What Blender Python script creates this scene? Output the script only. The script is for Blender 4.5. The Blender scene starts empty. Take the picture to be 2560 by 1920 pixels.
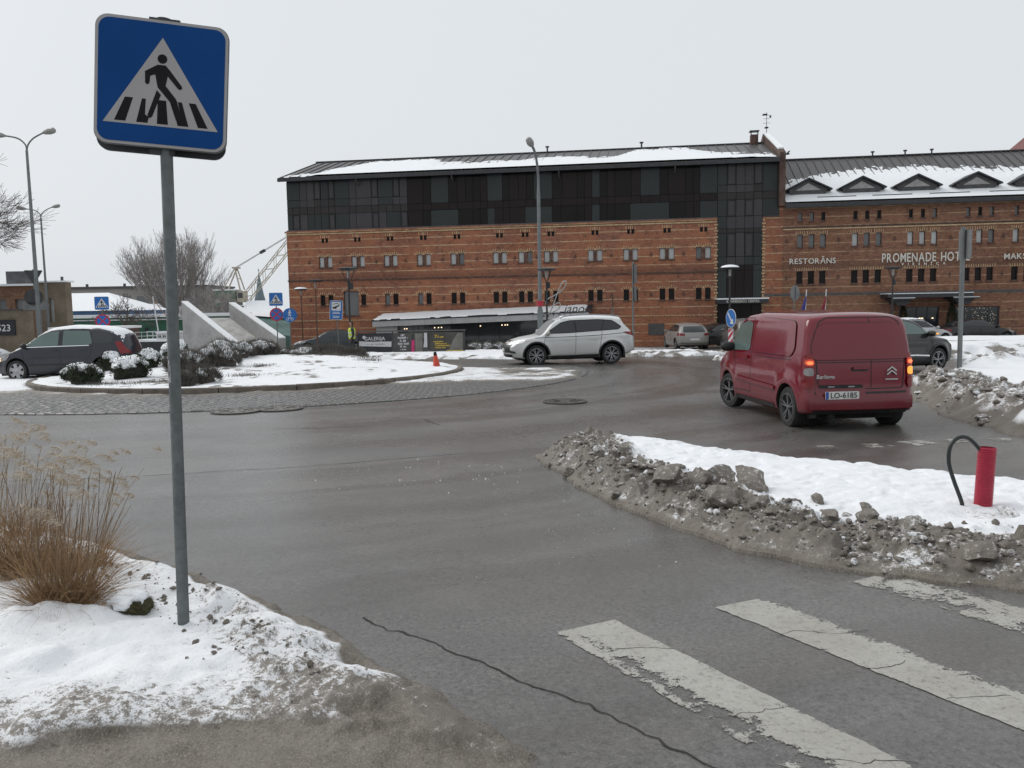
import bpy, bmesh, math, random
import numpy as np
from mathutils import Vector, Matrix, Euler
from mathutils.bvhtree import BVHTree
from mathutils.geometry import delaunay_2d_cdt

random.seed(7)
R = math.radians
scene = bpy.context.scene
COL = scene.collection

# ------------------------------------------------------------------ camera
cam_d = bpy.data.cameras.new('camera')
cam = bpy.data.objects.new('camera', cam_d)
COL.objects.link(cam)
cam_d.sensor_fit = 'HORIZONTAL'
cam_d.sensor_width = 36.0
cam_d.lens = 36.0 * 2060.0 / 2560.0
cam_d.clip_start = 0.05
cam_d.clip_end = 3000.0
cam.location = (0, 0, 1.8)
cam.rotation_euler = (Matrix.Rotation(R(90 - 5.4075), 4, 'X') @ Matrix.Rotation(R(-0.974), 4, 'Z')).to_euler()
scene.camera = cam

# ------------------------------------------------------------------ world (overcast)
SUN_EL, SUN_AZ = 42.0, 300.0          # sun hidden behind cloud, ahead and to the left
world = bpy.data.worlds.new('World')
scene.world = world
world.use_nodes = True
wn, wl = world.node_tree.nodes, world.node_tree.links
wn.clear()
w_out = wn.new('ShaderNodeOutputWorld')
w_bg = wn.new('ShaderNodeBackground')
w_sky = wn.new('ShaderNodeTexSky')
w_sky.sky_type = 'NISHITA'
w_sky.sun_disc = False
w_sky.sun_elevation = R(SUN_EL)
w_sky.sun_rotation = R(SUN_AZ)
w_sky.air_density = 1.0
w_sky.dust_density = 6.0
w_hsv = wn.new('ShaderNodeHueSaturation')
w_hsv.inputs['Saturation'].default_value = 0.25
wl.new(w_sky.outputs[0], w_hsv.inputs['Color'])
w_mix = wn.new('ShaderNodeMixRGB')          # thick even cloud layer over the clear sky
w_mix.inputs[0].default_value = 0.90
w_mix.inputs[2].default_value = (7.80, 8.18, 8.55, 1)
wl.new(w_hsv.outputs[0], w_mix.inputs[1])
wl.new(w_mix.outputs[0], w_bg.inputs['Color'])
w_bg.inputs['Strength'].default_value = 0.10
wl.new(w_bg.outputs[0], w_out.inputs['Surface'])

sun_d = bpy.data.lights.new('sun', 'SUN')
sun_d.energy = 1.35
sun_d.angle = R(35)
sun_d.color = (1.0, 0.97, 0.93)
sun = bpy.data.objects.new('sun', sun_d)
COL.objects.link(sun)
sun.rotation_euler = (R(90 - SUN_EL), 0, R(180 - SUN_AZ))
sun.location = (0, -10, 40)

scene.view_settings.view_transform = 'Standard'
scene.view_settings.look = 'None'
scene.view_settings.exposure = 0.0
scene.view_settings.gamma = 1.0
scene.render.engine = 'CYCLES'
scene.cycles.max_bounces = 6
scene.cycles.diffuse_bounces = 3
scene.cycles.glossy_bounces = 3
scene.cycles.transparent_max_bounces = 8

# ------------------------------------------------------------------ noise
def _h(ix, iy, iz, seed):
    h = (ix.astype(np.int64) * 374761393 + iy.astype(np.int64) * 668265263 + iz.astype(np.int64) * 2147483647 + seed * 1442695041) & 0xFFFFFFFF
    h = ((h ^ (h >> 13)) * 1274126177) & 0xFFFFFFFF
    h = (h ^ (h >> 16)) & 0xFFFFFFFF
    return h / 4294967295.0
def vnoise(x, y, z=None, seed=0):
    x = np.asarray(x, float); y = np.asarray(y, float)
    z = np.zeros_like(x) if z is None else np.asarray(z, float)
    ix, iy, iz = np.floor(x), np.floor(y), np.floor(z)
    fx, fy, fz = x - ix, y - iy, z - iz
    fx = fx * fx * (3 - 2 * fx); fy = fy * fy * (3 - 2 * fy); fz = fz * fz * (3 - 2 * fz)
    def L(dx, dy, dz): return _h(ix + dx, iy + dy, iz + dz, seed)
    a = L(0, 0, 0) * (1 - fx) + L(1, 0, 0) * fx
    b = L(0, 1, 0) * (1 - fx) + L(1, 1, 0) * fx
    v0 = a * (1 - fy) + b * fy
    if not np.any(z): return v0 * 2 - 1
    a = L(0, 0, 1) * (1 - fx) + L(1, 0, 1) * fx
    b = L(0, 1, 1) * (1 - fx) + L(1, 1, 1) * fx
    v1 = a * (1 - fy) + b * fy
    return (v0 * (1 - fz) + v1 * fz) * 2 - 1
def fbm(x, y, z=None, oct=4, seed=0, gain=0.5):
    s = 0; a = 1; t = 0
    for o in range(oct):
        k = 2.03 ** o
        s = s + a * vnoise(np.asarray(x) * k + 17.3 * o, np.asarray(y) * k + 5.1 * o, None if z is None else np.asarray(z) * k, seed + o)
        t += a; a *= gain
    return s / t
def worley(x, y, cell, seed=0):
    """packed lumps: returns a dome height 0..1 and a random value per lump"""
    x = np.asarray(x, float) / cell; y = np.asarray(y, float) / cell
    ix, iy = np.floor(x), np.floor(y); best = np.full(x.shape, 9.0); val = np.zeros(x.shape); z0 = np.zeros(x.shape)
    for dx in (-1, 0, 1):
        for dy in (-1, 0, 1):
            cx, cy = ix + dx, iy + dy
            px, py = cx + _h(cx, cy, z0, seed), cy + _h(cx, cy, z0, seed + 31); s = 0.45 + 0.75 * _h(cx, cy, z0, seed + 57)
            d = np.hypot(x - px, y - py) / s; k = d < best
            best = np.where(k, d, best); val = np.where(k, _h(cx, cy, z0, seed + 77), val)
    return np.sqrt(np.clip(1 - best ** 2, 0, 1)) * (0.35 + 0.65 * val), val
def sstep(a, b, x):
    t = np.clip((x - a) / (b - a), 0, 1)
    return t * t * (3 - 2 * t)

def gz(x, y):                      # the street falls gently towards the canal
    y = np.clip(y, -40, 66)
    return -0.013 * y - 0.015 * np.maximum(0, y - 36)

# ------------------------------------------------------------------ materials
MATS = {}
class NT:
    def __init__(s, name):
        s.m = bpy.data.materials.new(name); s.m.use_nodes = True
        s.n = s.m.node_tree.nodes; s.l = s.m.node_tree.links
        s.b = s.n['Principled BSDF']; s.out = s.n['Material Output']
        MATS[name] = s.m
    def new(s, t, **k):
        n = s.n.new(t)
        for a, v in k.items(): setattr(n, a, v)
        return n
    def tc(s, which='Object'):
        return s.new('ShaderNodeTexCoord').outputs[which]
    def noise(s, vec, scale, detail=4, rough=0.55, dist=0):
        n = s.new('ShaderNodeTexNoise'); n.inputs['Scale'].default_value = scale
        n.inputs['Detail'].default_value = detail; n.inputs['Roughness'].default_value = rough
        n.inputs['Distortion'].default_value = dist
        s.l.new(vec, n.inputs['Vector']); return n.outputs['Fac']
    def ramp(s, fac, stops, interp='LINEAR'):
        n = s.new('ShaderNodeValToRGB'); e = n.color_ramp.elements; n.color_ramp.interpolation = interp
        while len(e) < len(stops): e.new(0.5)
        for q, (p, c) in zip(e, stops):
            q.position = p; q.color = (c, c, c, 1) if isinstance(c, (int, float)) else (*c, 1)
        s.l.new(fac, n.inputs[0]); return n.outputs[0]
    def mix(s, fac, a, b, mode='MIX'):
        n = s.new('ShaderNodeMixRGB', blend_type=mode)
        for i, x in ((0, fac), (1, a), (2, b)):
            if isinstance(x, (int, float)): n.inputs[i].default_value = x if i == 0 else (x, x, x, 1)
            elif isinstance(x, tuple): n.inputs[i].default_value = (*x, 1)
            else: s.l.new(x, n.inputs[i])
        return n.outputs[0]
    def math(s, op, a, b=None, c=None, clamp=False):
        n = s.new('ShaderNodeMath', operation=op, use_clamp=clamp)
        for i, x in enumerate((a, b, c)):
            if x is None: continue
            if isinstance(x, (int, float)): n.inputs[i].default_value = x
            else: s.l.new(x, n.inputs[i])
        return n.outputs[0]
    def attr(s, name):
        return s.new('ShaderNodeAttribute', attribute_name=name).outputs['Fac']
    def xyz(s, vec):
        n = s.new('ShaderNodeSeparateXYZ'); s.l.new(vec, n.inputs[0]); return n.outputs
    def mapping(s, vec, sc=(1, 1, 1), rot=(0, 0, 0)):
        n = s.new('ShaderNodeMapping'); n.inputs['Scale'].default_value = sc; n.inputs['Rotation'].default_value = rot
        s.l.new(vec, n.inputs[0]); return n.outputs[0]
    def bump(s, h, strength=0.3, dist=0.02, base=None):
        n = s.new('ShaderNodeBump'); n.inputs['Strength'].default_value = strength; n.inputs['Distance'].default_value = dist
        s.l.new(h, n.inputs['Height'])
        if base is not None: s.l.new(base, n.inputs['Normal'])
        return n.outputs[0]
    def set(s, col=None, rough=None, metal=None, normal=None, spec=None, coat=None, emit=None, es=0, alpha=None, trans=None, sss=None):
        for key, x in (('Base Color', col), ('Roughness', rough), ('Metallic', metal), ('Normal', normal), ('Specular IOR Level', spec), ('Coat Weight', coat), ('Emission Color', emit), ('Emission Strength', es if emit is not None else None), ('Alpha', alpha), ('Transmission Weight', trans)):
            if x is None: continue
            i = s.b.inputs[key]
            if isinstance(x, (int, float)): i.default_value = x
            elif isinstance(x, tuple): i.default_value = (*x, 1) if len(x) == 3 else x
            else: s.l.new(x, i)
        return s.m

def pmat(name, col, rough=0.6, var=0.25, scale=6.0, metal=0.0, bump=0.0, bscale=60.0, spec=0.5, coat=None, emit=None, es=0, fine=0.0):
    """plain painted / worn surface with blotchy tone variation"""
    if name in MATS: return MATS[name]
    t = NT(name); v = t.tc()
    n = t.noise(v, scale, 5, 0.6)
    lo = tuple(max(0, c * (1 - var)) for c in col); hi = tuple(min(1, c * (1 + var)) for c in col)
    c = t.ramp(n, [(0.3, lo), (0.7, hi)])
    if fine:
        n2 = t.noise(v, scale * 12, 3)
        c = t.mix(fine, c, t.ramp(n2, [(0.35, tuple(x * 0.4 for x in col)), (0.65, tuple(min(1, x * 1.5) for x in col))]))
    r = t.ramp(n, [(0.3, min(1, rough * 1.15)), (0.7, rough * 0.85)])
    nm = t.bump(t.noise(v, bscale, 4), bump, 0.01) if bump else None
    return t.set(c, r, metal, nm, spec, coat, emit, es)

def emitmat(name, col, es, base=(0.2, 0.05, 0.02)):
    t = NT(name); v = t.tc()
    n = t.noise(v, 30, 2)
    e = t.mix(n, tuple(c * 0.7 for c in col), col)
    return t.set(base, 0.2, 0, None, 0.5, None, e, es)

# ------------------------------------------------------------------ objects
def tag(o, label=None, cat=None, group=None, kind=None):
    if label: o['label'] = label
    if cat: o['category'] = cat
    if group: o['group'] = group
    if kind: o['kind'] = kind
    return o
def empty(name, loc=(0, 0, 0), rz=0.0, label=None, cat=None, group=None, parent=None):
    o = bpy.data.objects.new(name, None); COL.objects.link(o)
    o.location = loc; o.rotation_euler = (0, 0, rz); o.empty_display_size = 0.2
    if parent: o.parent = parent
    return tag(o, label, cat, group)
def link(name, me, parent=None, loc=None, rot=None, scale=None):
    o = bpy.data.objects.new(name, me); COL.objects.link(o)
    if parent: o.parent = parent
    if loc is not None: o.location = loc
    if rot is not None: o.rotation_euler = rot
    if scale is not None: o.scale = scale
    return o
def copy_tree(o, parent=None):
    c = o.copy(); COL.objects.link(c); c.parent = parent
    for ch in o.children: copy_tree(ch, c)
    return c

def rrect(w, h, r, n=5, cx=0, cy=0):
    p = []
    for qx, qy, a0 in ((1, 1, 0), (-1, 1, 90), (-1, -1, 180), (1, -1, 270)):
        for i in range(n + 1):
            a = R(a0 + 90 * i / n)
            p.append((cx + qx * (w / 2 - r) + r * math.cos(a), cy + qy * (h / 2 - r) + r * math.sin(a)))
    return p
def roundpoly(pts, r, n=4):
    out = []; N = len(pts)
    for i in range(N):
        p0, p1, p2 = Vector(pts[i - 1]), Vector(pts[i]), Vector(pts[(i + 1) % N])
        a, b = (p0 - p1), (p2 - p1)
        d = min(r, a.length * 0.45, b.length * 0.45)
        A, B = p1 + a.normalized() * d, p1 + b.normalized() * d
        for k in range(n + 1):
            t = k / n
            out.append(tuple((1 - t) ** 2 * A + 2 * t * (1 - t) * p1 + t * t * B))
    return out
def circle(r, n=28, cx=0, cy=0, rx=None):
    return [(cx + (rx or r) * math.cos(2 * math.pi * i / n), cy + r * math.sin(2 * math.pi * i / n)) for i in range(n)]

class MB:
    def __init__(s): s.v = []; s.f = []; s.m = []
    def add(s, vs, fs, m=0):
        b = len(s.v); s.v.extend([tuple(x) for x in vs])
        for f in fs: s.f.append(tuple(b + i for i in f)); s.m.append(m)
        return s
    def box(s, c, d, m=0, rot=None):
        x, y, z = d[0] / 2, d[1] / 2, d[2] / 2
        vs = [Vector((a, b, e)) for e in (-z, z) for b in (-y, y) for a in (-x, x)]
        if rot is not None:
            M = Euler(rot).to_matrix(); vs = [M @ q for q in vs]
        vs = [q + Vector(c) for q in vs]
        return s.add(vs, [(0, 2, 3, 1), (4, 5, 7, 6), (0, 1, 5, 4), (2, 6, 7, 3), (0, 4, 6, 2), (1, 3, 7, 5)], m)
    def span(s, a, b, m=0):
        return s.box([(a[i] + b[i]) / 2 for i in range(3)], [abs(b[i] - a[i]) for i in range(3)], m)
    def bar(s, p0, p1, w, h=None, m=0, upv=(0, 0, 1)):
        p0, p1 = Vector(p0), Vector(p1); h = h or w
        d = (p1 - p0).normalized(); u = Vector(upv)
        if abs(d.dot(u)) > 0.98: u = Vector((0, 1, 0))
        a = d.cross(u).normalized() * (w / 2); b = a.cross(d).normalized() * (h / 2)
        vs = [p + i * a + j * b for p in (p0, p1) for i, j in ((-1, -1), (1, -1), (1, 1), (-1, 1))]
        return s.add(vs, [(0, 1, 2, 3), (7, 6, 5, 4), (0, 4, 5, 1), (1, 5, 6, 2), (2, 6, 7, 3), (3, 7, 4, 0)], m)
    def tube(s, pts, r, n=8, caps=True, m=0):
        P = [Vector(p) for p in pts]; N = len(P)
        rr = r if isinstance(r, (list, tuple)) else [r] * N
        t = (P[1] - P[0]).normalized()
        u = t.orthogonal().normalized(); vs = []
        for i in range(N):
            tn = (P[min(i + 1, N - 1)] - P[max(i - 1, 0)]).normalized()
            u = (u - tn * u.dot(tn))
            u = u.normalized() if u.length > 1e-6 else tn.orthogonal().normalized()
            w = tn.cross(u)
            for k in range(n):
                a = 2 * math.pi * k / n
                vs.append(P[i] + (u * math.cos(a) + w * math.sin(a)) * rr[i])
        fs = [(i * n + k, i * n + (k + 1) % n, (i + 1) * n + (k + 1) % n, (i + 1) * n + k) for i in range(N - 1) for k in range(n)]
        if caps: fs += [tuple(range(n - 1, -1, -1)), tuple((N - 1) * n + k for k in range(n))]
        return s.add(vs, fs, m)
    def cyl(s, p0, p1, r0, r1=None, n=12, m=0):
        return s.tube([p0, p1], [r0, r0 if r1 is None else r1], n, True, m)
    def lathe(s, prof, n=24, c=(0, 0, 0), axis='z', m=0, close=False):
        vs = []; K = len(prof)
        for (r, h) in prof:
            for k in range(n):
                a = 2 * math.pi * k / n; x, y = r * math.cos(a), r * math.sin(a)
                q = (x, y, h) if axis == 'z' else ((x, h, y) if axis == 'y' else (h, x, y))
                vs.append((c[0] + q[0], c[1] + q[1], c[2] + q[2]))
        fl = axis == 'y'
        fs = []
        for i in range(K - 1 if not close else K):
            j = (i + 1) % K
            for k in range(n):
                f = (i * n + k, i * n + (k + 1) % n, j * n + (k + 1) % n, j * n + k)
                fs.append(f[::-1] if fl else f)
        return s.add(vs, fs, m)
    def prism(s, poly, h0, h1, frame, m=0, side=None):
        n = len(poly)
        vs = [frame(a, b, h0) for a, b in poly] + [frame(a, b, h1) for a, b in poly]
        fs = [tuple(range(n - 1, -1, -1)), tuple(range(n, 2 * n))]
        s.add(vs, fs, m)
        s.add(vs, [(i, (i + 1) % n, n + (i + 1) % n, n + i) for i in range(n)], m if side is None else side)
        return s
    def mesh(s, name, mats=None, smooth=False, sharp=35):
        me = bpy.data.meshes.new(name); me.from_pydata(s.v, [], s.f)
        for x in ([] if mats is None else (mats if isinstance(mats, (list, tuple)) else [mats])): me.materials.append(x)
        if any(s.m): me.polygons.foreach_set('material_index', s.m)
        bm = bmesh.new(); bm.from_mesh(me); bmesh.ops.recalc_face_normals(bm, faces=bm.faces); bm.to_mesh(me); bm.free()
        if smooth:
            me.polygons.foreach_set('use_smooth', [True] * len(me.polygons))
            me.set_sharp_from_angle(angle=R(sharp))
        me.update(); return me
    def build(s, name, mats=None, parent=None, smooth=False, loc=None, rot=None):
        return link(name, s.mesh(name, mats, smooth), parent, loc, rot)
FXZ = lambda a, b, h: (a, -h, b)       # a plate facing -y
FXY = lambda a, b, h: (a, b, h)
FYZ = lambda a, b, h: (-h, -a, b)

def np_mesh(name, V, F, mats=None, smooth=True, attrs=None):
    """fast mesh from arrays; F is (n,3) or (n,4)"""
    V = np.ascontiguousarray(V, dtype=np.float32); F = np.ascontiguousarray(F, dtype=np.int32)
    me = bpy.data.meshes.new(name); k = F.shape[1]
    me.vertices.add(len(V)); me.vertices.foreach_set('co', V.ravel())
    me.loops.add(F.size); me.loops.foreach_set('vertex_index', F.ravel())
    me.polygons.add(len(F)); me.polygons.foreach_set('loop_start', np.arange(0, F.size, k, dtype=np.int32))
    if smooth: me.polygons.foreach_set('use_smooth', np.ones(len(F), dtype=bool))
    for x in ([] if mats is None else (mats if isinstance(mats, (list, tuple)) else [mats])): me.materials.append(x)
    me.update(calc_edges=True)
    for a, arr in (attrs or {}).items():
        at = me.attributes.new(a, 'FLOAT', 'POINT'); at.data.foreach_set('value', np.asarray(arr, dtype=np.float32))
    return me
def grid_mesh(name, xs, ys, fun, mat, smooth=True, cull=None):
    """heightfield over xs*ys; fun(X,Y) -> (Xw,Yw,Zw,attrs[,keep])"""
    X, Y = np.meshgrid(xs, ys)
    nx, ny = len(xs), len(ys)
    res = fun(X.ravel(), Y.ravel())
    V = np.stack(res[:3], 1); attrs = res[3]
    i = np.arange(nx * ny).reshape(ny, nx)
    F = np.stack([i[:-1, :-1], i[:-1, 1:], i[1:, 1:], i[1:, :-1]], -1).reshape(-1, 4)
    if len(res) > 4:
        k = res[4]; F = F[k[F].any(1)]
        used = np.unique(F); mp = np.zeros(len(V), int); mp[used] = np.arange(len(used))
        V = V[used]; F = mp[F]; attrs = {a: np.asarray(q)[used] for a, q in attrs.items()}
    return np_mesh(name, V, F, mat, smooth, attrs)

def poly_sd(px, py, poly):
    """signed distance to closed polygon, positive inside"""
    P = np.asarray(poly, float); n = len(P)
    best = np.full(px.shape, 1e9); inside = np.zeros(px.shape, bool)
    for i in range(n):
        a, b = P[i], P[(i + 1) % n]
        dx, dy = b - a; L = dx * dx + dy * dy + 1e-12
        t = np.clip(((px - a[0]) * dx + (py - a[1]) * dy) / L, 0, 1)
        best = np.minimum(best, np.hypot(px - a[0] - t * dx, py - a[1] - t * dy))
        c = ((a[1] > py) != (b[1] > py)) & (px < (b[0] - a[0]) * (py - a[1]) / (b[1] - a[1] + 1e-12) + a[0])
        inside ^= c
    return np.where(inside, best, -best)

def glyph_mesh(ch, size, ext, mat, bold=0.0, shear=0.0):
    cu = bpy.data.curves.new('letter', 'FONT'); cu.body = ch; cu.size = size; cu.extrude = ext; cu.offset = bold; cu.shear = shear
    cu.resolution_u = 3
    o = bpy.data.objects.new('tmp', cu); COL.objects.link(o)
    dg = bpy.context.evaluated_depsgraph_get(); dg.update()
    me = bpy.data.meshes.new_from_object(o.evaluated_get(dg))
    bpy.data.objects.remove(o); bpy.data.curves.remove(cu)
    me.materials.clear(); me.materials.append(mat); me.name = 'letter'
    return me
def text_plate(s, size, ext, mat, bold=0.0, center=True, shear=0.0):
    me = glyph_mesh(s, size, ext, mat, bold, shear)
    if center and len(me.vertices):
        xs = [v.co.x for v in me.vertices]; ys = [v.co.y for v in me.vertices]
        me.transform(Matrix.Translation((-(min(xs) + max(xs)) / 2, -(min(ys) + max(ys)) / 2, 0)))
    return me
UP = (R(90), 0, 0)                     # text plate standing upright, facing -y
def lettering(parent, s, x0, x1, zc, cap, y, mat, ext=0.03, bold=0.0, names='letter'):
    """one mesh for every letter, spread between x0 and x1"""
    cache = {}; items = []
    tot = 0
    for ch in s:
        if ch == ' ': items.append((None, cap * 0.45)); tot += cap * 0.45; continue
        if ch not in cache:
            me = glyph_mesh(ch, cap / 0.69, ext, mat, bold)
            xs = [v.co.x for v in me.vertices]; me.transform(Matrix.Translation((-min(xs), 0, 0)))
            cache[ch] = (me, max(xs) - min(xs))
        items.append(cache[ch]); tot += cache[ch][1]
    n_ = max(1, len(items) - 1); gap = (x1 - x0 - tot) / n_; sx = 1.0
    if gap < 0.12 * cap:               # condensed lettering
        gap = 0.12 * cap; sx = (x1 - x0 - gap * n_) / tot
    x = x0
    for me, w in items:
        if me: link(names, me, parent, (x, y, zc - cap / 2), UP, (sx, 1, 1))
        x += w * sx + gap

# ================================================================== GROUND
def mat_asphalt():
    t = NT('asphalt'); v = t.tc('Object')
    big = t.noise(v, 0.22, 4, 0.6, 0.6)
    mid = t.noise(v, 1.3, 5, 0.65)
    fine = t.noise(v, 90, 3, 0.7)
    stone = t.noise(v, 260, 2, 0.5)
    c = t.ramp(mid, [(0.30, (0.098, 0.095, 0.092)), (0.55, (0.128, 0.124, 0.120)), (0.75, (0.158, 0.151, 0.144))])
    c = t.mix(t.ramp(big, [(0.42, 0.0), (0.62, 0.38)]), c, (0.140, 0.116, 0.092))     # brown film of grit
    c = t.mix(0.8, c, t.ramp(fine, [(0.25, 0.22), (0.75, 0.80)]), 'OVERLAY')
    grit = t.noise(v, 34, 4, 0.75)
    c = t.mix(t.ramp(grit, [(0.34, 0.85), (0.47, 0.0)]), c, (0.045, 0.041, 0.037))
    c = t.mix(t.ramp(grit, [(0.54, 0.0), (0.68, 0.55)]), c, (0.25, 0.24, 0.225))
    sp = t.ramp(stone, [(0.66, 0.0), (0.74, 1.0)])
    c = t.mix(t.math('MULTIPLY', sp, 0.5), c, (0.26, 0.245, 0.22))
    # tyre-worn wet streaks following the circulating lane (rings round the roundabout)
    vm = t.new('ShaderNodeVectorMath', operation='DISTANCE'); t.l.new(v, vm.inputs[0]); vm.inputs[1].default_value = (-8.26, 27.0, 0)
    wob = t.math('ADD', vm.outputs['Value'], t.math('MULTIPLY', t.noise(v, 0.35, 3), 1.6))
    ringn = t.new('ShaderNodeTexNoise', noise_dimensions='1D'); t.l.new(wob, ringn.inputs['W']); ringn.inputs['Scale'].default_value = 0.9; ringn.inputs['Detail'].default_value = 3
    ring = t.ramp(ringn.outputs['Fac'], [(0.40, 0.0), (0.62, 1.0)])
    c = t.mix(t.math('MULTIPLY', ring, 0.5), c, (0.060, 0.052, 0.044))
    rr = t.ramp(t.noise(v, 0.5, 4, 0.6, 0.4), [(0.30, 0.22), (0.60, 0.36), (0.8, 0.50)])
    rr = t.mix(t.math('MULTIPLY', ring, 0.5), rr, 0.22)
    nm = t.bump(fine, 0.30, 0.005)
    nm = t.bump(stone, 0.22, 0.004, nm)
    return t.set(c, rr, 0, nm, 0.5)
M_ASPH = mat_asphalt()

def mat_snow():
    """attributes: dirt (0 clean .. 1 grey-brown), wet gravel (0..1)"""
    t = NT('snow'); v = t.tc('Object')
    d = t.attr('dirt'); g = t.attr('gravel')
    n1 = t.noise(v, 3.5, 6, 0.65); n2 = t.noise(v, 24, 4, 0.65); n3 = t.noise(v, 120, 3, 0.6)
    nmx = t.ramp(t.math('ADD', t.math('MULTIPLY', n2, 0.62), t.math('MULTIPLY', n3, 0.38)), [(0.33, 0.0), (0.67, 1.0)])
    gran = t.math('ADD', t.math('MULTIPLY', t.math('SUBTRACT', d, t.math('ADD', t.math('MULTIPLY', nmx, 0.85), 0.06)), 3.2), 0.45, clamp=True)   # dirt sits in grains and clots
    dd = t.math('ADD', t.math('MULTIPLY', gran, 0.72), t.math('MULTIPLY', d, 0.28), clamp=True)
    clean = t.mix(n1, (0.80, 0.82, 0.85), (0.88, 0.89, 0.90))
    c = t.mix(t.ramp(dd, [(0.0, 0.0), (0.25, 0.25), (0.6, 0.85), (1.0, 1.0)]), clean, t.mix(n2, (0.125, 0.106, 0.088), (0.32, 0.285, 0.245)))
    c = t.mix(t.ramp(dd, [(0.7, 0.0), (1.0, 0.75)]), c, t.mix(n3, (0.050, 0.041, 0.033), (0.20, 0.175, 0.148)))
    gv = t.mix(t.ramp(n1, [(0.35, 0.0), (0.65, 1.0)]), t.mix(n2, (0.085, 0.070, 0.054), (0.17, 0.145, 0.118)), t.mix(n2, (0.13, 0.112, 0.092), (0.25, 0.225, 0.195)))
    gv = t.mix(t.ramp(n3, [(0.50, 0.0), (0.72, 0.75)]), gv, (0.33, 0.30, 0.265))
    gv = t.mix(t.ramp(t.noise(v, 55, 4, 0.7), [(0.28, 0.8), (0.44, 0.0)]), gv, (0.040, 0.032, 0.025))
    gg = t.math('ADD', g, t.math('MULTIPLY', t.math('SUBTRACT', n2, 0.5), t.math('MULTIPLY', g, 0.8)), clamp=True)
    c = t.mix(t.ramp(gg, [(0.3, 0.0), (0.6, 1.0)]), c, gv)
    specks = t.ramp(t.noise(v, 70, 2, 0.5), [(0.70, 0.0), (0.74, 1.0)])
    c = t.mix(t.math('MULTIPLY', specks, t.math('ADD', t.math('MULTIPLY', d, 0.8), 0.10)), c, (0.12, 0.10, 0.08))
    rough = t.mix(gg, t.mix(dd, 0.75, 0.5), 0.55)
    nm = t.bump(n2, 0.45, 0.03); nm = t.bump(n3, 0.5, 0.008, nm)
    return t.set(c, rough, 0, nm, 0.35)
M_SNOW = mat_snow()

def mat_groundfar():
    t = NT('winter_ground'); v = t.tc('Object')
    n = t.noise(v, 0.06, 6, 0.65); n2 = t.noise(v, 1.2, 4)
    c = t.mix(t.ramp(n, [(0.42, 0.0), (0.55, 1.0)]), (0.13, 0.12, 0.10), (0.72, 0.74, 0.76))
    c = t.mix(t.ramp(n2, [(0.5, 0.0), (0.75, 0.5)]), c, (0.20, 0.18, 0.15))
    return t.set(c, 0.8)
M_GFAR = mat_groundfar()

def sheet(name, xs, ys, dz, mat, kind='structure'):
    def f(X, Y): return X, Y, gz(X, Y) + dz, {}
    o = link(name, grid_mesh(name, np.asarray(xs, float), np.asarray(ys, float), f, mat))
    return tag(o, kind=kind)
ground = sheet('ground', [-700, -200, -60, 0, 60, 200, 700], [-40, 0, 36, 66, 120, 300, 1200], -0.02, M_GFAR)
road = sheet('road', np.linspace(-60, 60, 13), [-12, 0, 12, 24, 36, 47], 0.0, M_ASPH)
tag(ground, 'snowy winter ground reaching to the horizon'); tag(road, 'wet grey asphalt road of the roundabout')

# ---- cracks and seams in the asphalt (recessed dark tar joints) : thin real strips
M_CRACK = pmat('crack_tar', (0.016, 0.014, 0.012), 0.7, 0.3, 20)
def crack(pts, w, seed=0, parent=road, name='crack', jit=0.012, dz=0.0):
    P = np.asarray(pts, float); seg = np.r_[0, np.cumsum(np.hypot(*np.diff(P, axis=0).T))]
    t = np.arange(0, seg[-1], 0.03); x = np.interp(t, seg, P[:, 0]); y = np.interp(t, seg, P[:, 1])
    nx, ny = np.gradient(y), -np.gradient(x); L = np.hypot(nx, ny); nx /= L; ny /= L
    o = fbm(t * 2.2, t * 0 + seed, oct=4, seed=seed) * jit * 6 + fbm(t * 14, t * 0 + seed, oct=2, seed=seed + 3) * jit
    ww = w * (0.55 + 0.9 * np.abs(fbm(t * 5, t * 0 + 9, oct=3, seed=seed + 5)))
    x = x + nx * o; y = y + ny * o
    a = np.stack([x - nx * ww, y - ny * ww, gz(x, y) + 0.0035 + 0 * x], 1); b = np.stack([x + nx * ww, y + ny * ww, gz(x, y) + 0.0035 + 0 * x], 1)
    a[:, 2] += dz; b[:, 2] += dz
    n = len(t); V = np.r_[a, b]; i = np.arange(n - 1); F = np.stack([i, i + 1, i + 1 + n, i + n], 1)
    return link(name, np_mesh(name, V, F, M_CRACK), parent)
crack([(-0.95, 4.80), (-0.85, 4.73), (-0.52, 4.47), (-0.19, 4.19), (0.13, 3.87), (0.37, 3.56), (0.71, 3.12), (1.0, 2.7)], 0.0065, 3, jit=0.018)
crack([(-6.5, 9.3), (-4.2, 9.6), (-2.1, 10.2), (-0.5, 10.9)], 0.008, 8)
crack([(-12, 9.0), (-9.0, 9.1), (-6.5, 9.3)], 0.015, 21)
crack([(-4.0, 13.6), (-2.5, 13.7)], 0.012, 23); crack([(-1.6, 14.6), (-1.2, 13.8)], 0.012, 24)

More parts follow.
